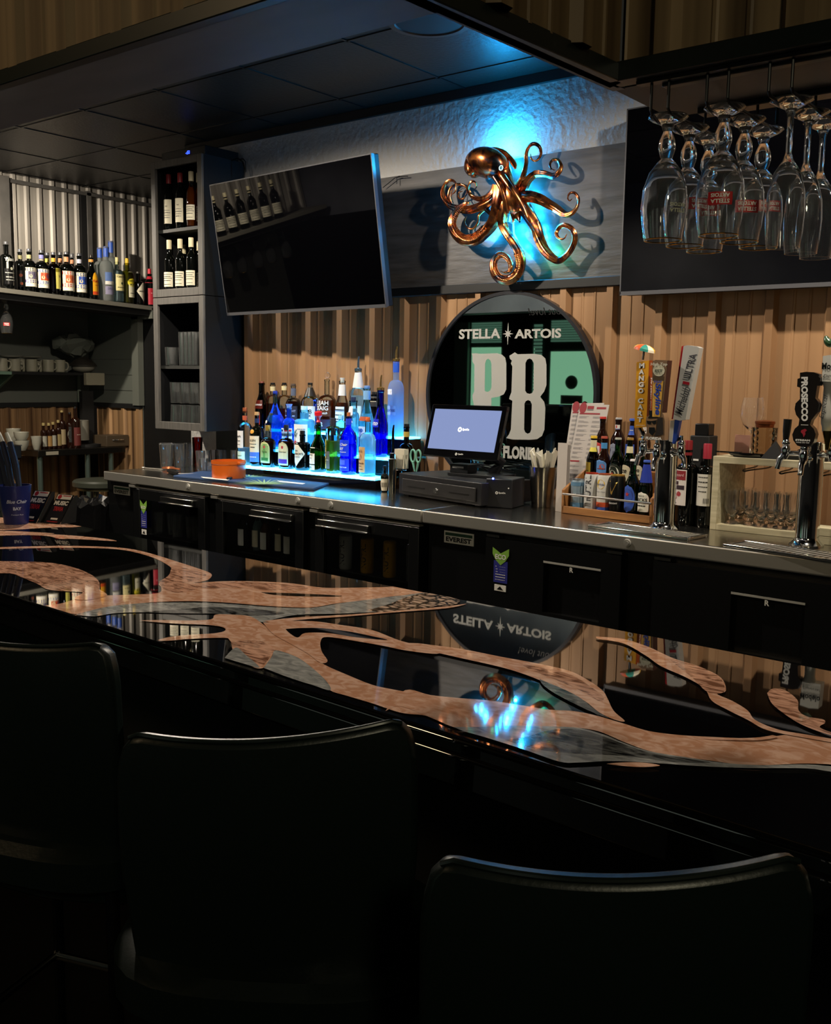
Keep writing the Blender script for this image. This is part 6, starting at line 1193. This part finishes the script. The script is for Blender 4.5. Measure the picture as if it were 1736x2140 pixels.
t = thing('black_tray', 'flat black plastic tray on top of the box shelf', 'tray', (ony(1545,955,y0+.03)[0], y0+.04, zt2)); m = MB(); m.lathe([(.045,.0),(.06,.012),(.062,.012),(.055,.004)], (.03,0,0), 32, 1.2, .6, cap1=True); m.box(-.09, .0, -.012, .012, .012, .017); m.build('tray', GLOSSBLK, t)
t = thing('table_tent', 'black folded table tent on top of the box shelf', 'table tent', (ony(1618,962,y0+.04)[0], y0+.04, zt2)); m = MB(); m.add([(-.04,-.03,0),(.04,-.03,0),(.0,-.0,.062),(-.04,.03,0),(.04,.03,0),(0,.005,.062)], [(0,1,2),(3,5,4),(0,2,5,3),(1,4,5,2),(0,3,4,1)]); m.build('card', MATTE, t, smooth=False)
t = thing('remote_control', 'black remote control lying beside the table tent on the box shelf', 'remote', (ony(1655,965,y0+.05)[0], y0+.06, zt2)); MB().box(-.05,.12,-.02,.02,0,.018).build('body', MATTE, t, bevel=.003)
t = thing('pink_card', 'small pink packet behind the wine glass on the box shelf', 'packet', (ony(1552,935,y0+.20)[0], y0+.20, zt2)); MB().box(-.03,.03,-.006,.006,0,.07).build('card', M('#b08070',.6), t)
# black stacked dispenser
Yd = 3.62; q0 = ony(1445, 1095, Yd); t = thing('wine_preserver', 'tall black stepped dispenser behind the two red wine bottles', 'dispenser', (ony(1464,1000,Yd)[0], Yd, CZ))
zA, zB = ony(1464,910,Yd)[2]-CZ, ony(1464,885,Yd)[2]-CZ; MB().box(-.038,.038,-.03,.05,.0006,zA).build('body', MATTE, t, bevel=.004); MB().box(-.027,.027,-.015,.04,zA,zB).build('head', BLACK, t, bevel=.003); m = MB(); m.box(-.02,.0,-.032,-.03,zA*.72,zA*.74); m.build('mark', WHITE, t)
# pale blocks right of the second tower
t = thing('wooden_block', 'pale wooden block stack right of the second tap tower', 'block', onz(1735, 1140, CZ)); 
for k in range(2): MB().box(-.06, .10, 0, .08, .0005+.028*k, .027+.028*k).build('block', PW_, t, bevel=.001)
# ================================================================ hanging stemware over the bar
RZ_ = 1.951
GOLD = mat('gold_rim', '#c8a040', .2, 1)
def stem(kind, label, loc, rotz=0, logo=None, group=None, sc_=1.0):
    t = thing('chalice_glass' if kind == 'chalice' else 'flute_glass', label, 'glass', loc, rotz, group)
    if kind == 'chalice':
        pr = [(.001,.0),(.034,-.002),(.036,-.005),(.030,-.010),(.012,-.018),(.008,-.030),(.014,-.045),(.0155,-.060),(.010,-.078),(.016,-.084),(.030,-.102),(.040,-.132),(.0425,-.165),(.039,-.195),(.0345,-.222),(.0330,-.222),(.0375,-.195),(.041,-.165),(.0385,-.133),(.028,-.104),(.012,-.090),(.001,-.088)]
    else:
        pr = [(.001,.0),(.034,-.002),(.036,-.005),(.028,-.009),(.010,-.018),(.0055,-.030),(.005,-.090),(.009,-.102),(.022,-.122),(.031,-.155),(.033,-.190),(.031,-.225),(.028,-.248),(.0266,-.248),(.0295,-.225),(.0315,-.190),(.0295,-.156),(.020,-.124),(.006,-.108),(.001,-.106)]
    pr = [(r*sc_, z*sc_) for r, z in pr]
    MB().lathe(pr[::-1], n=40, cap0=False, cap1=False).build('glass', GLASS, t)
    if kind == 'chalice': MB().ring((0,0,-.222*sc_), .0338*sc_, .0012, 40, 6, 'z').build('gold_rim', GOLD, t)
    if logo:
        m1, m2 = MB(), MB(); zc = -logo[0]*sc_; ra = logo[1]
        def rad_(z):
            for (r0, z0), (r1, z1) in zip(pr[:15], pr[1:15]):
                if z1 <= z <= z0: return r0+(r1-r0)*(z0-z)/(z0-z1+1e-9)
            return .04
        def on(x, y, o): z = zc+y; r = rad_(z)+o; a = -pi/2+x/.04; return (r*math.cos(a), r*math.sin(a), z)
        if logo[2] == 'red':
            vf = shape2d([[(-.020,.010),(-.019,-.006),(-.014,-.010),(.014,-.010),(.019,-.006),(.020,.010),(.014,.013),(-.014,.013)]]); 
            n_, k_ = 12, 4; vs = [on(-.020+.04*i/n_, -.010+.022*j/k_, .0006) for j in range(k_+1) for i in range(n_+1)]; m1.add(vs, [(j*(n_+1)+i, j*(n_+1)+i+1, (j+1)*(n_+1)+i+1, (j+1)*(n_+1)+i) for j in range(k_) for i in range(n_)]); m1.build('logo', mat('logo_red', '#b01c20', .4), t)
        for s_, yo in (('STELLA', -.004), ('ARTOIS', .006)):
            T = text2d(s_, .03, 0); k2 = .030/T[2]; m2.add([on(-x*k2, yo-y*k2, .0012) for x, y in T[0]], T[1])
        m2.build('lettering', WHITE if logo[2] == 'red' else mat('logo_pale', '#a8a890', .5), t)
    return t
hg = thing('glass_hanger', 'black wire glass hangers under the right hand soffit', 'glass rack', (-.7, 1.85, SZ))
pairs = [(-.854,-.821),(-.750,-.712),(-.642,-.604),(-.530,-.492)]
m = MB()
for xa2, xb2 in pairs:
    for x in (xa2, xb2): 
        m = MB(); pts = [(x+.7, 1.735-1.85, 0), (x+.7, 1.735-1.85, RZ_-SZ+.006), (x+.7, 1.742-1.85, RZ_-SZ), (x+.7, 1.975-1.85, RZ_-SZ), (x+.7, 1.975-1.85, 0)]; m.tube(pts, .0028, 8); m.build('wire', PK, hg)
MB().box(-.18, .35, 1.725-1.85, 1.745-1.85, -.007, -.0005).build('front_strip', PK, hg)
cam2 = math.atan2(0, 0)
def onrail(px, py, i): x = sum(pairs[i])/2; p = onx(px, py, x); return (x, p[1], RZ_+.0045)
def face(p, off=0): return math.atan2(-p[1], -p[0])+pi/2+off
for i, px, py, kind, lbl, logo in ((0,1397,230,'chalice','gold rimmed stemmed beer glass hanging at the far left front',(.17,.6,'pale')),
    (0,1442,258,'chalice','gold rimmed beer glass hanging second in the left row',(.15,.6,'red')), (0,1483,284,'chalice','gold rimmed beer glass hanging last in the left row, lowest rim',(.15,0,'red')),
    (1,1515,211,'chalice','gold rimmed beer glass with red emblem hanging in front of the middle row',(.165,0,'red')), (1,1558,241,'chalice','gold rimmed beer glass hanging second in the middle row',(.165,.3,'red')), (1,1597,266,'chalice','gold rimmed beer glass hanging last in the middle row',(.15,.5,'red')),
    (2,1655,193,'flute','tall slim stemmed glass hanging first in the right row',None), (2,1692,217,'flute','tall slim stemmed glass hanging second in the right row',None), (2,1722,240,'flute','tall slim stemmed glass hanging last in the right row',None)):
    p = onrail(px, py, i); stem(kind, lbl, p, face(p, logo[1] if logo else 0), (logo[0], 0, logo[2]) if logo else None)
p = (pairs[3][0]+.019, 1.80, RZ_+.0045); stem('flute', 'slim stemmed glass cut off by the right edge of the photo', p, 0, None)
# glass under the wall shelf at left
q = onx(12, 625, XS-.12); hz = q[2]; t = thing('glass_hanger', 'thin grey wire hanger under the left wall shelf', 'glass rack', (q[0], q[1], sz(q[1])-.07)); zl = hz-(sz(q[1])-.07)
m = MB(); m.tube([(0,0,0),(0,0,zl),(.0,-.10,zl)], .004, 8); m.tube([(0,0,zl),(0,.09,zl)], .004, 8); m.tube([(0,.16,0),(0,.16,zl),(0,.10,zl),(0,.10,zl-.02)], .004, 8); m.build('wire', M('#55564e',.4,.5), t)
p = onx(12, 626, XS-.12); stem('chalice', 'gold rimmed beer glass hanging under the left wall shelf', p, face(p), (.165, 0, 'red'))
# ================================================================ nook: mug shelf and steel table
NX = -7.0
q0 = onx(0, 776, NX+.10); 
t = thing('mug_shelf', 'narrow shelf on brackets carrying cream mugs in the far left corner', 'shelf', (NX, 4.1, q0[2])); zs_ = q0[2]
MB().box(-.19, .12, -.9, .62, -.02, 0).build('board', MATTE, t)
m = MB(); m.box(-.19, .125, q0[1]-4.1-.5, onx(24,780,NX+.12)[1]-4.1, -.022, .0005); m.build('end_cap', M('#5f7a68',.5), t)
m = MB(); yb2 = onx(10,790,NX)[1]-4.1; m.hexa([(-.18,yb2,-.16),(-.17,yb2,-.16),(-.17,yb2+.02,-.16),(-.18,yb2+.02,-.16)],[(-.18,yb2,-.02),(.10,yb2,-.02),(.10,yb2+.02,-.02),(-.18,yb2+.02,-.02)]); m.build('bracket', M('#5f7a68',.5), t)
m = MB(); yv = onx(164,800,-7.18)[1]-4.1; zb3 = onx(164,842,-7.18)[2]; m.box(-.185, -.17, yv-.012, yv+.012, zb3-zs_, -.02); m.build('bracket', M('#6f776c',.5), t)
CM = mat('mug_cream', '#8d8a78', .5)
def mug(X, Y, Z, rz, lbl):
    g = thing('mug', lbl, 'mug', (X, Y, Z), rz, 'cream mugs on the corner shelf'); MB().lathe([(.036,.0005),(.040,.006),(.041,.092),(.037,.092),(.036,.008),(.001,.008)], n=24, cap1=False).build('cup', CM, g)
    m = MB(); m.tube([(.038,0,.078),(.062,0,.07),(.066,0,.045),(.056,0,.022),(.038,0,.016)], .0055, 8); m.build('handle', CM, g); return g
g0 = None
for i, px in enumerate((3,15,31,44,66,82,101,113,125)):
    p = onx(px, 776, NX+.07-.09*(i%2))
    if g0 is None: g0 = mug(p[0], p[1], zs_+.0005, 1.2, 'cream mug lined up on the corner shelf')
    else: dup(g0, (p[0], p[1], zs_+.0005), 1.35)
for px, py, lbl in ((22,746,'shallow pale saucer resting on the left mugs'),(64,741,'shallow pale saucer tilted on the middle mugs')):
    p = onx(px, py, NX+.03); g = thing('saucer', lbl, 'saucer', (p[0], p[1], zs_+.0935)); MB().lathe([(.03,0),(.075,.012),(.08,.022),(.076,.022),(.03,.006)], n=28).build('saucer', M('#6f7066',.5), g)
p = onx(174, 775, NX+.03); g = thing('plate_stack', 'stack of plates under a dark lid in the far corner', 'plates', (p[0], p[1], zs_+.0005)); m = MB(); m.lathe([(.04,0),(.07,.015),(.085,.03),(.09,.05),(.08,.055)], n=28); m.build('plates', M('#8a877a',.4), g); m = MB(); m.lathe([(.105,.05),(.10,.065),(.06,.10),(.02,.12),(.001,.122)], n=28); m.build('lid', M('#2a2620',.5), g)
p = onx(157, 758, NX+.02); g = thing('plastic_bag', 'crumpled translucent plastic bag behind the plate stack', 'bag', (p[0]-.04, p[1]+.02, zs_+.125))
vs = []; m = MB(); m.sphere((0,0,.09), .11, 14, 9, .8, 1.5, .75); m.v = [(x*(1+random.uniform(-.2,.2)), y*(1+random.uniform(-.2,.2)), z+random.uniform(-.02,.02)) for x, y, z in m.v]; m.build('bag', mat('bag_plastic', '#5c6058', .35), g, smooth=False)
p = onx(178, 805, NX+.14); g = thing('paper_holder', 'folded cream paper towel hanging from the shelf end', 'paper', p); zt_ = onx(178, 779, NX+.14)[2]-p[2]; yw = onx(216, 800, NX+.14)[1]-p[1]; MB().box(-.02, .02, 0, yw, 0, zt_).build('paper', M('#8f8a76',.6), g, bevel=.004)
# steel table
TZ = .95
cA = onz(80, 942, TZ); cB = onz(262, 926, TZ); t = thing('prep_table', 'steel topped prep table with pipe legs in the far left corner', 'table', (-6.8, 4.2, 0))
XT0, XT1, YT0, YT1 = -7.13, cA[0], cA[1]-.0, 4.74
XT1 = -6.62; YT0 = onx(80, 942, XT1)[1]; TZ = onx(80, 942, XT1)[2]; YT1 = onx(262, 930, XT1)[1]
m = MB(); m.box(-7.13, XT1, YT0, min(YT1, 4.74), TZ-.045, TZ); m.build('top', mat('table_steel', '#3c3a36', .25, .9), t, True, bevel=.003)
m = MB(); m.box(XT1, XT1+.001, YT0+.06, YT0+.16, TZ-.035, TZ-.01); m.build('name_plate', M('#8a8474'), t, True)
for px in (85, 184, 233):
    y = onx(px, 1000, XT1-.03)[1] if px == 85 else min(4.70, onx(px, 980, XT1-.03)[1]); m = MB(); m.cyl((XT1-.035, y, 0), (XT1-.035, y, TZ-.045), .02, .02, 14); m.build('leg', M('#6f8078',.3,.8), t, True)
def TB(px, py_t, wd, X, name, label, **k):
    p = onx(px, 930, X); y = p[1]; top = onx(px, py_t, X); return bottle(name, label, (X, y, TZ+.001), min(.04, wd*depth(p)/F_PX/2), top[2]-TZ, rotz=pi/2, n=16, **k)
XM = XT1-.12
SAU = mat('sauce_dark', '#1c0c06', .12)
for px, yt, wd, lbl, lab in ((92,884,13,'small sauce bottle with white label, leftmost on the steel table','#8a887c'),(103,884,13,'small sauce bottle with tan label, second on the steel table','#8a6a3c'),(112,882,12,'small dark bottle with white diamond label on the steel table','#8a887c'),(123,878,12,'slim sauce bottle with pale label on the steel table','#7a6a44'),(131,858,14,'dark bottle with pourer in the middle of the steel table','#8a7a5c')):
    TB(px, yt, wd, XM, 'sauce_bottle', lbl, glass=SAU, labels=[(.1,.5,.8,M(lab),[],'rect',.1)], cap=(M('#8a7a4c'),.02,.011), nk=.4)
TB(147,862,18,XM,'bitters_bottle','dark bottle with round white emblem, left of the paper roll',glass=SAU,labels=[(.16,.6,.9,M('#20201e'),[('@',.5,.8,M('#8a887c'))],'rect',.3)],cap=(PK,.02,.01),nk=.36)
TB(159,850,20,XM+.03,'syrup_bottle','dark syrup bottle with red label and pourer, beside the paper roll',glass=SAU,labels=[(.06,.5,.9,M('#5a2420'),[('---',.6,.5,M('#a09080'))],'rect',.2)],cap=(PK,.02,.01),nk=.36)
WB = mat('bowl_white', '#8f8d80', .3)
for px, yt, yb, w, n_, lbl in ((29,896,922,30,3,'stack of white bowls at the left end of the steel table'),(45,903,924,31,2,'shorter stack of white bowls beside the tall stack'),(76,912,926,22,1,'small white bowl on the steel table')):
    p = onx(px, 926, XM-.12 if n_ == 3 else XM+.04); g = thing('bowl_stack' if n_ > 1 else 'bowl', lbl, 'bowl', (p[0], p[1], TZ+.001)); r = w*depth(p)/F_PX/2; H_ = (onx(px, yt, p[0])[2]-TZ)
    for k in range(n_): z0 = H_*.45*k/max(1, n_-1) if n_ > 1 else 0; m = MB(); hb = H_-(H_*.45 if n_ > 1 else 0); m.lathe([(r*.5,z0),(r*.55,z0+.004),(r*.9,z0+hb*.55),(r,z0+hb),(r*.94,z0+hb),(r*.8,z0+hb*.55),(.001,z0+.01)], n=28, cap1=False); m.build('bowl', WB, g)
p = onx(182, 925, XM-.08); g = thing('paper_roll_holder', 'white paper roll in a black holder on the steel table', 'paper towel', (p[0], p[1], TZ+.001)); zr = onx(182, 878, XM-.08)[2]-TZ
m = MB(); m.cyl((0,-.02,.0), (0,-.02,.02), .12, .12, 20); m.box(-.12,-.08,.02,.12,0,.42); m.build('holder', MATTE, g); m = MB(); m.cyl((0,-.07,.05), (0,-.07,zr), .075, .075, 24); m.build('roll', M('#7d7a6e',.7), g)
p = onx(232, 925, XT1-.10); g = thing('small_drawer_unit', 'small brown drawer box with silver handle on the steel table', 'box', (p[0], p[1], TZ+.001)); MB().box(-.12,.06,-.08,.12,0,.085).build('box', M('#453a2c',.5), g, bevel=.003); m = MB(); m.tube([(.062,-.03,.05),(.068,-.02,.05),(.068,.06,.05),(.062,.07,.05)], .004, 6); m.build('handle', CHROME, g)
# dark counter end, stool, bin behind the bar at left
p = onz(0, 930, .98); t = thing('black_machine', 'black topped machine with silver edge at the left edge', 'machine', (-5.9, 3.0, 0))
XA = -5.5; q = onx(45, 930, XA); m = MB(); m.box(XA-.7, XA, 2.2, q[1], q[2]-.08, q[2]); m.build('top', BLACK, t, True, bevel=.006)
m = MB(); q2 = onx(34, 960, XA-.04); m.box(XA-.66, XA-.04, 2.25, q[1]-.05, 0, q[2]-.08); m.build('body', MATTE, t, True); m = MB(); m.box(XA-.002, XA+.004, 2.2, q[1], q[2]-.006, q[2]+.001); m.box(XA-.03,XA-.02, q[1]-.02, q[1]-.005, .2, q[2]-.09); m.build('trim', CHROME, t, True)
Yst = 3.95; p = ony(213, 1002, Yst); t = thing('bar_stool', 'round dark padded stool behind the left end of the counter', 'stool', (p[0], Yst, 0)); rs_ = .19; zst = p[2]
MB().lathe([(rs_*.9,zst-.05),(rs_,zst-.04),(rs_,zst-.012),(rs_*.93,zst),(.001,zst+.004)], n=40, cap1=False).build('seat', mat('stool_vinyl', '#33362e', .35), t); MB().lathe([(rs_*.86,zst-.065),(rs_*.86,zst-.05)], n=40).build('seat_ring', M('#8a8468',.3,.8), t)
for a_ in (.6, 2.2, 3.7, 5.3): m = MB(); m.cyl((.12*math.cos(a_), .12*math.sin(a_), zst-.06), (.17*math.cos(a_), .17*math.sin(a_), 0), .011); m.build('leg', M('#4c4a3a',.35,.7), t)
p = ony(192, 1052, 3.35); t = thing('waste_bin', 'waste bin lined with a crumpled black bag behind the bar', 'bin', (p[0], 3.35, 0)); zt_ = p[2]
m = MB(); m.lathe([(.13,0),(.16,zt_-.03)], n=24); m.build('bin', MATTE, t)
BAG = mat('black_bag', '#0c0c0d', .22); m = MB(); n = 48; pr = [(.165,zt_-.30),(.172,zt_-.16),(.178,zt_-.04),(.185,zt_+.01),(.165,zt_+.02),(.14,zt_-.02),(.12,zt_-.15)]; m.lathe(pr, n=n, cap0=False, cap1=True)
m.v = [(x*(1+.06*math.sin(i*2.1)+random.uniform(-.04,.04)), y*(1+.06*math.cos(i*1.7)+random.uniform(-.04,.04)), z+random.uniform(-.02,.02)) for i, (x, y, z) in enumerate(m.v)]; m.build('bag', BAG, t, smooth=False)
# bucket and cards on the bar
zB_ = BZ+.0006
p = onz(34, 1072, BZ); Yk = by(p[0], 0)-.12; 
def bar_at(px, back): # point on the bar under the sight line px, a distance back from the rear edge
    x = -2.8
    for _ in range(30): q = ony(px, 1060, by(x, 0)-back); x = q[0]
    return x, by(x, 0)-back
x, y = bar_at(33, .12); d = depth((x, y, BZ))/F_PX
zt_ = ony(33, 1014, y)[2]-BZ; BUC = mat('bucket_blue', '#101c5a', .4)
t = thing('ice_bucket', 'blue plastic bucket with white script on the far end of the bar', 'bucket', (x, y, zB_), face((x, y), .1))
r1 = 32*d; r0 = 24*d; MB().lathe([(r0,0),(r0*1.02,.004),(r1,zt_),(r1-.002,zt_),(r0-.002,.005),(.001,.005)], n=40, cap1=False).build('bucket', BUC, t)
m = MB()
for s_, zf, wd_, sh_, bo in (('Blue Chair', .60, .80, .3, .02), ('BAY', .42, .30, 0, .04), ('Premium Rum', .26, .45, .2, 0)):
    T = text2d(s_, bo, sh_); kk = wd_*r1*1.7/T[2]; q = []
    for u, v in T[0]: z = zt_*zf+v*kk; r = r0+(r1-r0)*z/zt_+.001; a_ = -pi/2+u*kk/r; q.append((r*math.cos(a_), r*math.sin(a_), z))
    m.add(q, T[1])
m.build('lettering', mat('bucket_white', '#a8b0c8', .5), t)
for i in range(5):
    s_ = thing('wrapped_straw', 'bundle of dark sleeved cutlery standing in the blue bucket', 'cutlery', (x, y, zB_), group='sleeved cutlery in the blue bucket'); a_ = -.6+i*.5; m = MB(); bx, by_ = -.02+.012*i, .01*math.sin(i*2)
    m.tube([(bx, by_, .01), (bx-.10+.012*i, by_+.01, zt_+.06), (bx-.14+.012*i, by_+.015, zt_+.13)], [.007,.010,.009], 8); m.build('sleeve', M('#14182c',.35), s_); m = MB(); m.tube([(bx-.141+.012*i, by_+.015, zt_+.13), (bx-.16+.012*i, by_+.015, zt_+.16)], [.009,.006], 8); m.build('napkin_tip', M('#9a9a94',.5), s_)
for (L, lbl, bk) in ((((69,1026),(110,1026),(75,1078),(38,1078)), 'black music trivia card stand, left one next to the bucket', .085), (((121,1031),(154,1036),(124,1087),(88,1086)), 'black music trivia card stand, right one near the bar edge', .045)):
    x, y = bar_at((L[3][0]+L[2][0])/2, bk); p0 = Vector((x, y, BZ+.001)); d = depth(p0)/F_PX; wd_ = (L[2][0]-L[3][0])*d*1.18; ht = (L[3][1]-L[0][1])*d*1.1
    U2 = Vector((.93, .25, -.0)).normalized(); Vd = Vector(ony((L[0][0]+L[1][0])/2, (L[0][1]+L[1][1])/2, y+.05))-p0; V2 = Vd.normalized(); ht = Vd.length; N3 = U2.cross(V2).normalized()
    t = thing('trivia_card', lbl, 'table card', tuple(p0)); m = MB(); f = lambda u, v, w=0: tuple(U2*(u*wd_/2)+V2*(v*ht)+N3*w)
    m.hexa([f(-1,0),f(1,0),f(1,0,-.003),f(-1,0,-.003)],[f(-1,1),f(1,1),f(1,1,-.003),f(-1,1,-.003)]); m.build('card', mat('card_black', '#0c0c0c', .3), t)
    m = MB(); e_ = U2*.0; q3 = Vector((U2.x*wd_/2, U2.y*wd_/2+.06, 0)); m.add([f(1,0,-.004), f(1,1,-.004), tuple(Vector(f(1,1,-.004))+Vector((0,.012,0))), tuple(q3)], [(0,1,2,3)]); m.build('back_leaf', MATTE, t, smooth=False); m = MB(); m.add([f(-1,0,-.004), f(-1,1,-.004), tuple(Vector(f(-1,1,-.004))+Vector((0,.012,0))), (-U2.x*wd_/2, -U2.y*wd_/2+.06, 0)], [(0,1,2,3)]); m.build('back_leaf', MATTE, t, smooth=False)
    m = MB(); m.add([f(-.9,.83,.0006),f(.9,.83,.0006),f(.9,.985,.0006),f(-.9,.985,.0006)],[(0,1,2,3)]); m.add([f(-.35,.13,.0006),f(.5,.13,.0006),f(.5,.19,.0006),f(-.35,.19,.0006)],[(0,1,2,3)]); write(m, 'MUSIC', f(0,.70,.0008), U2, V2, w=wd_*.86, h=ht*.15, bold=.05); m.build('white_print', WHITE, t)
    m = MB(); write(m, 'TRIVIA', f(0,.50,.0008), U2, V2, w=wd_*.62, h=ht*.15, bold=.04); write(m, 'WEDNESDAY', f(0,.06,.0008), U2, V2, w=wd_*.7, h=ht*.04, bold=.04); m.add([f(-.2,.93,.001),f(.8,.93,.001),f(.8,.96,.001),f(-.2,.96,.001)],[(0,1,2,3)]); vf = shape2d([circ(0,0,wd_*.12)]); m.add([tuple(Vector(f(-.55,.905,.001))+U2*a_+V2*b_) for a_, b_ in vf[0]], vf[1]); m.build('red_print', M('#b01c24'), t)
# ================================================================ things inside the coolers
def inside(x, d, z): return (x, fy(x)+.04+d, z)
for di, (xa3, xb3) in enumerate(doors):
    nlab = ('left', 'middle', 'right')[di]
    for zi, z in enumerate((.406, .626)):
        n_ = 6 if di < 2 else 4
        for i in range(n_):
            x = xa3+.05+(xb3-xa3-.10)*i/(n_-1)
            if di == 1 and zi == 1:
                bottle('beer_bottle', 'chilled bottle on the upper rack behind the middle cooler door', inside(x, .06+.02*(i%2), z), .028, .215, style='beer', glass=(LTG, GCLR, GCLR, GOLV)[i%4], liquid=(LQ['green'], LQ['clear'], LQ['amber'], LQ['gold'])[i%4], fill=.7, labels=[(.12,.5,.8,(WHITE, CREAM)[i%2],[],'rect',-.2)], cap=(SIL,.01,.0135), nk=.42, n=16, group='bottles in the middle cooler')
            elif di < 2:
                tumbler('clear glass standing behind the %s cooler door' % nlab, inside(x, .06+.03*(i%2), z), .026, .032, .11 if zi == 0 else .12, group='glasses in the %s cooler door' % nlab, facets=14)
            elif zi == 1:
                tt = thing('seltzer_can', 'tall slim can on the upper rack behind the right cooler door', 'can', inside(x, .06, z), 0, 'slim cans behind the right cooler door'); MB().lathe([(.026,0),(.029,.006),(.029,.15),(.024,.157)], n=20).build('body', (M('#a8a8a4',.35,.2), M('#b88a20',.35,.2), M('#b88a20',.35,.2), M('#5a5c60',.3,.3))[i], tt)
                m = MB(); T = text2d('NÜTRL', .015); kk = .11/T[2]; q = []
                for u, v in T[0]: a_ = -pi/2-v*kk/.0295; q.append((.0296*math.cos(a_), .0296*math.sin(a_), .078+u*kk))
                m.add(q, T[1]); m.build('lettering', M('#3a3a3e'), tt)
# ================================================================ bar stools
VIN = mat('dark_green_vinyl', '#0d1613', .36); bump(VIN, 160, .12, .002)
def stool(label, L, R, zl, zr):
    A_ = Vector((L[0], L[1], 0)); B_ = Vector((R[0], R[1], 0)); w_ = (B_-A_).length*1.10; c = (A_+B_)/2; rz = math.atan2(B_.y-A_.y, B_.x-A_.x)
    t = thing('bar_chair', label, 'bar stool', (c.x, c.y, 0), rz, None)
    # shell: back wraps toward the bar (+y), rounded top corners, sagging rim
    nu, nv = 25, 18; vs = []; fs = []; zs0, zt0 = .56, (zl+zr)/2; th = .028; hw = w_/2
    def P(u, v, off):   # u -1..1, v 0..1 bottom to top
        cr = 1-max(0, (v-.86)/.14)**2.2*.05; wv = hw*(.90+.10*min(1, v*1.6))*cr
        x = u*wv; sag = -.012*(1-u*u)*v; edge = -.022*max(0, (abs(u)-.86)/.14)**2.2*(v > .5)
        z = zs0+(zt0-zs0)*v+sag+edge*v+(zr-zl)/2*u*v; y = .032*u*u-.01+.05*(1-v)**2; return (x, y+off, z)
    for off in (0, th):
        for j in range(nv+1):
            for i in range(nu): vs.append(P(-1+2*i/(nu-1), j/nv, off))
    K = nu*(nv+1)
    for j in range(nv):
        for i in range(nu-1):
            a_ = j*nu+i; fs.append((a_, a_+1, a_+nu+1, a_+nu)); fs.append((K+a_, K+a_+nu, K+a_+nu+1, K+a_+1))
    for i in range(nu-1): a_ = nv*nu+i; fs.append((a_, a_+1, K+a_+1, K+a_)); fs.append((i+1, i, K+i, K+i+1))
    for j in range(nv): a_ = j*nu; fs.append((a_, a_+nu, K+a_+nu, K+a_)); b_ = a_+nu-1; fs.append((b_+nu, b_, K+b_, K+b_+nu))
    m = MB(); m.add(vs, fs); o = m.build('backrest', VIN, t, bevel=.008, ang=50)
    m = MB(); m.tube([tuple(Vector(P(-.94+1.88*i/28, 1, .004))+Vector((0,0,.001))) for i in range(29)], .0032, 8); m.build('piping', mat('vinyl_piping', '#141c19', .22), t)
    m = MB(); m.lathe([(.17,.60),(.19,.615),(.19,.665),(.17,.68),(.001,.682)], (0,.17,0), 36, 1.0*hw/.16, 1.0, cap1=False, ex=[3]*5); m.build('seat', VIN, t)
    for sx in (-1, 1):
        for sy in (0, 1): m = MB(); m.cyl((sx*hw*.8, .06+.24*sy, .60), (sx*hw*1.15, -.02+.40*sy, 0), .012, .011, 12); m.build('leg', M('#0d0d0d',.3,.5), t)
    m = MB(); q = [(-hw*1.02,.02,.24),(hw*1.02,.02,.24),(hw*1.02,.34,.24),(-hw*1.02,.34,.24),(-hw*1.02,.02,.24)]; m.tube(q, .010, 10); m.build('footrest', M('#8a8a86',.2,1), t); return t
def edge(px, py, z): p = onz(px, py, z); return p
L_, R_ = onz(252, 1545, 1.006), onz(842, 1512, 1.041); stool('dark green vinyl bar chair in the centre foreground, backrest fully seen', L_, R_, 1.006, 1.041)
L_, R_ = onz(912, 1815, 1.006), onz(1692, 1808, 1.03); stool('dark green vinyl bar chair at the lower right, nearest the camera', L_, R_, 1.006, 1.03)
R_ = onz(196, 1350, 1.041); L_ = (R_[0]-.335, R_[1]-.117); stool('dark green vinyl bar chair cut off by the left edge', L_, R_, 1.035, 1.041)

# the near end of the wall shelf, outside the frame but mirrored in the tilted television
def near(y): return (XS-.07, y, sz(y)+.001)
for i in range(7):
    bottle('wine_bottle', 'white labelled wine bottle on the wall shelf, mirrored in the tilted television', near(1.75+.115*i), .037, .30, style='wine', glass=GDRK, labels=lb(.5), cap=(M('#cfc49c'),.05,.0145), nk=.38, rotz=pi/2, group='white labelled wines on the near shelf end')
g0 = None
for i in range(8):
    y = 1.7+.15*i; p = (XS-.15-.02*(i%2), y, sz(y)-.10)
    if g0 is None: g0 = stem('chalice', 'stemmed glass under the near end of the wall shelf, seen in the television', p, 0, None, 'glasses under the near shelf end')
    else: dup(g0, p)
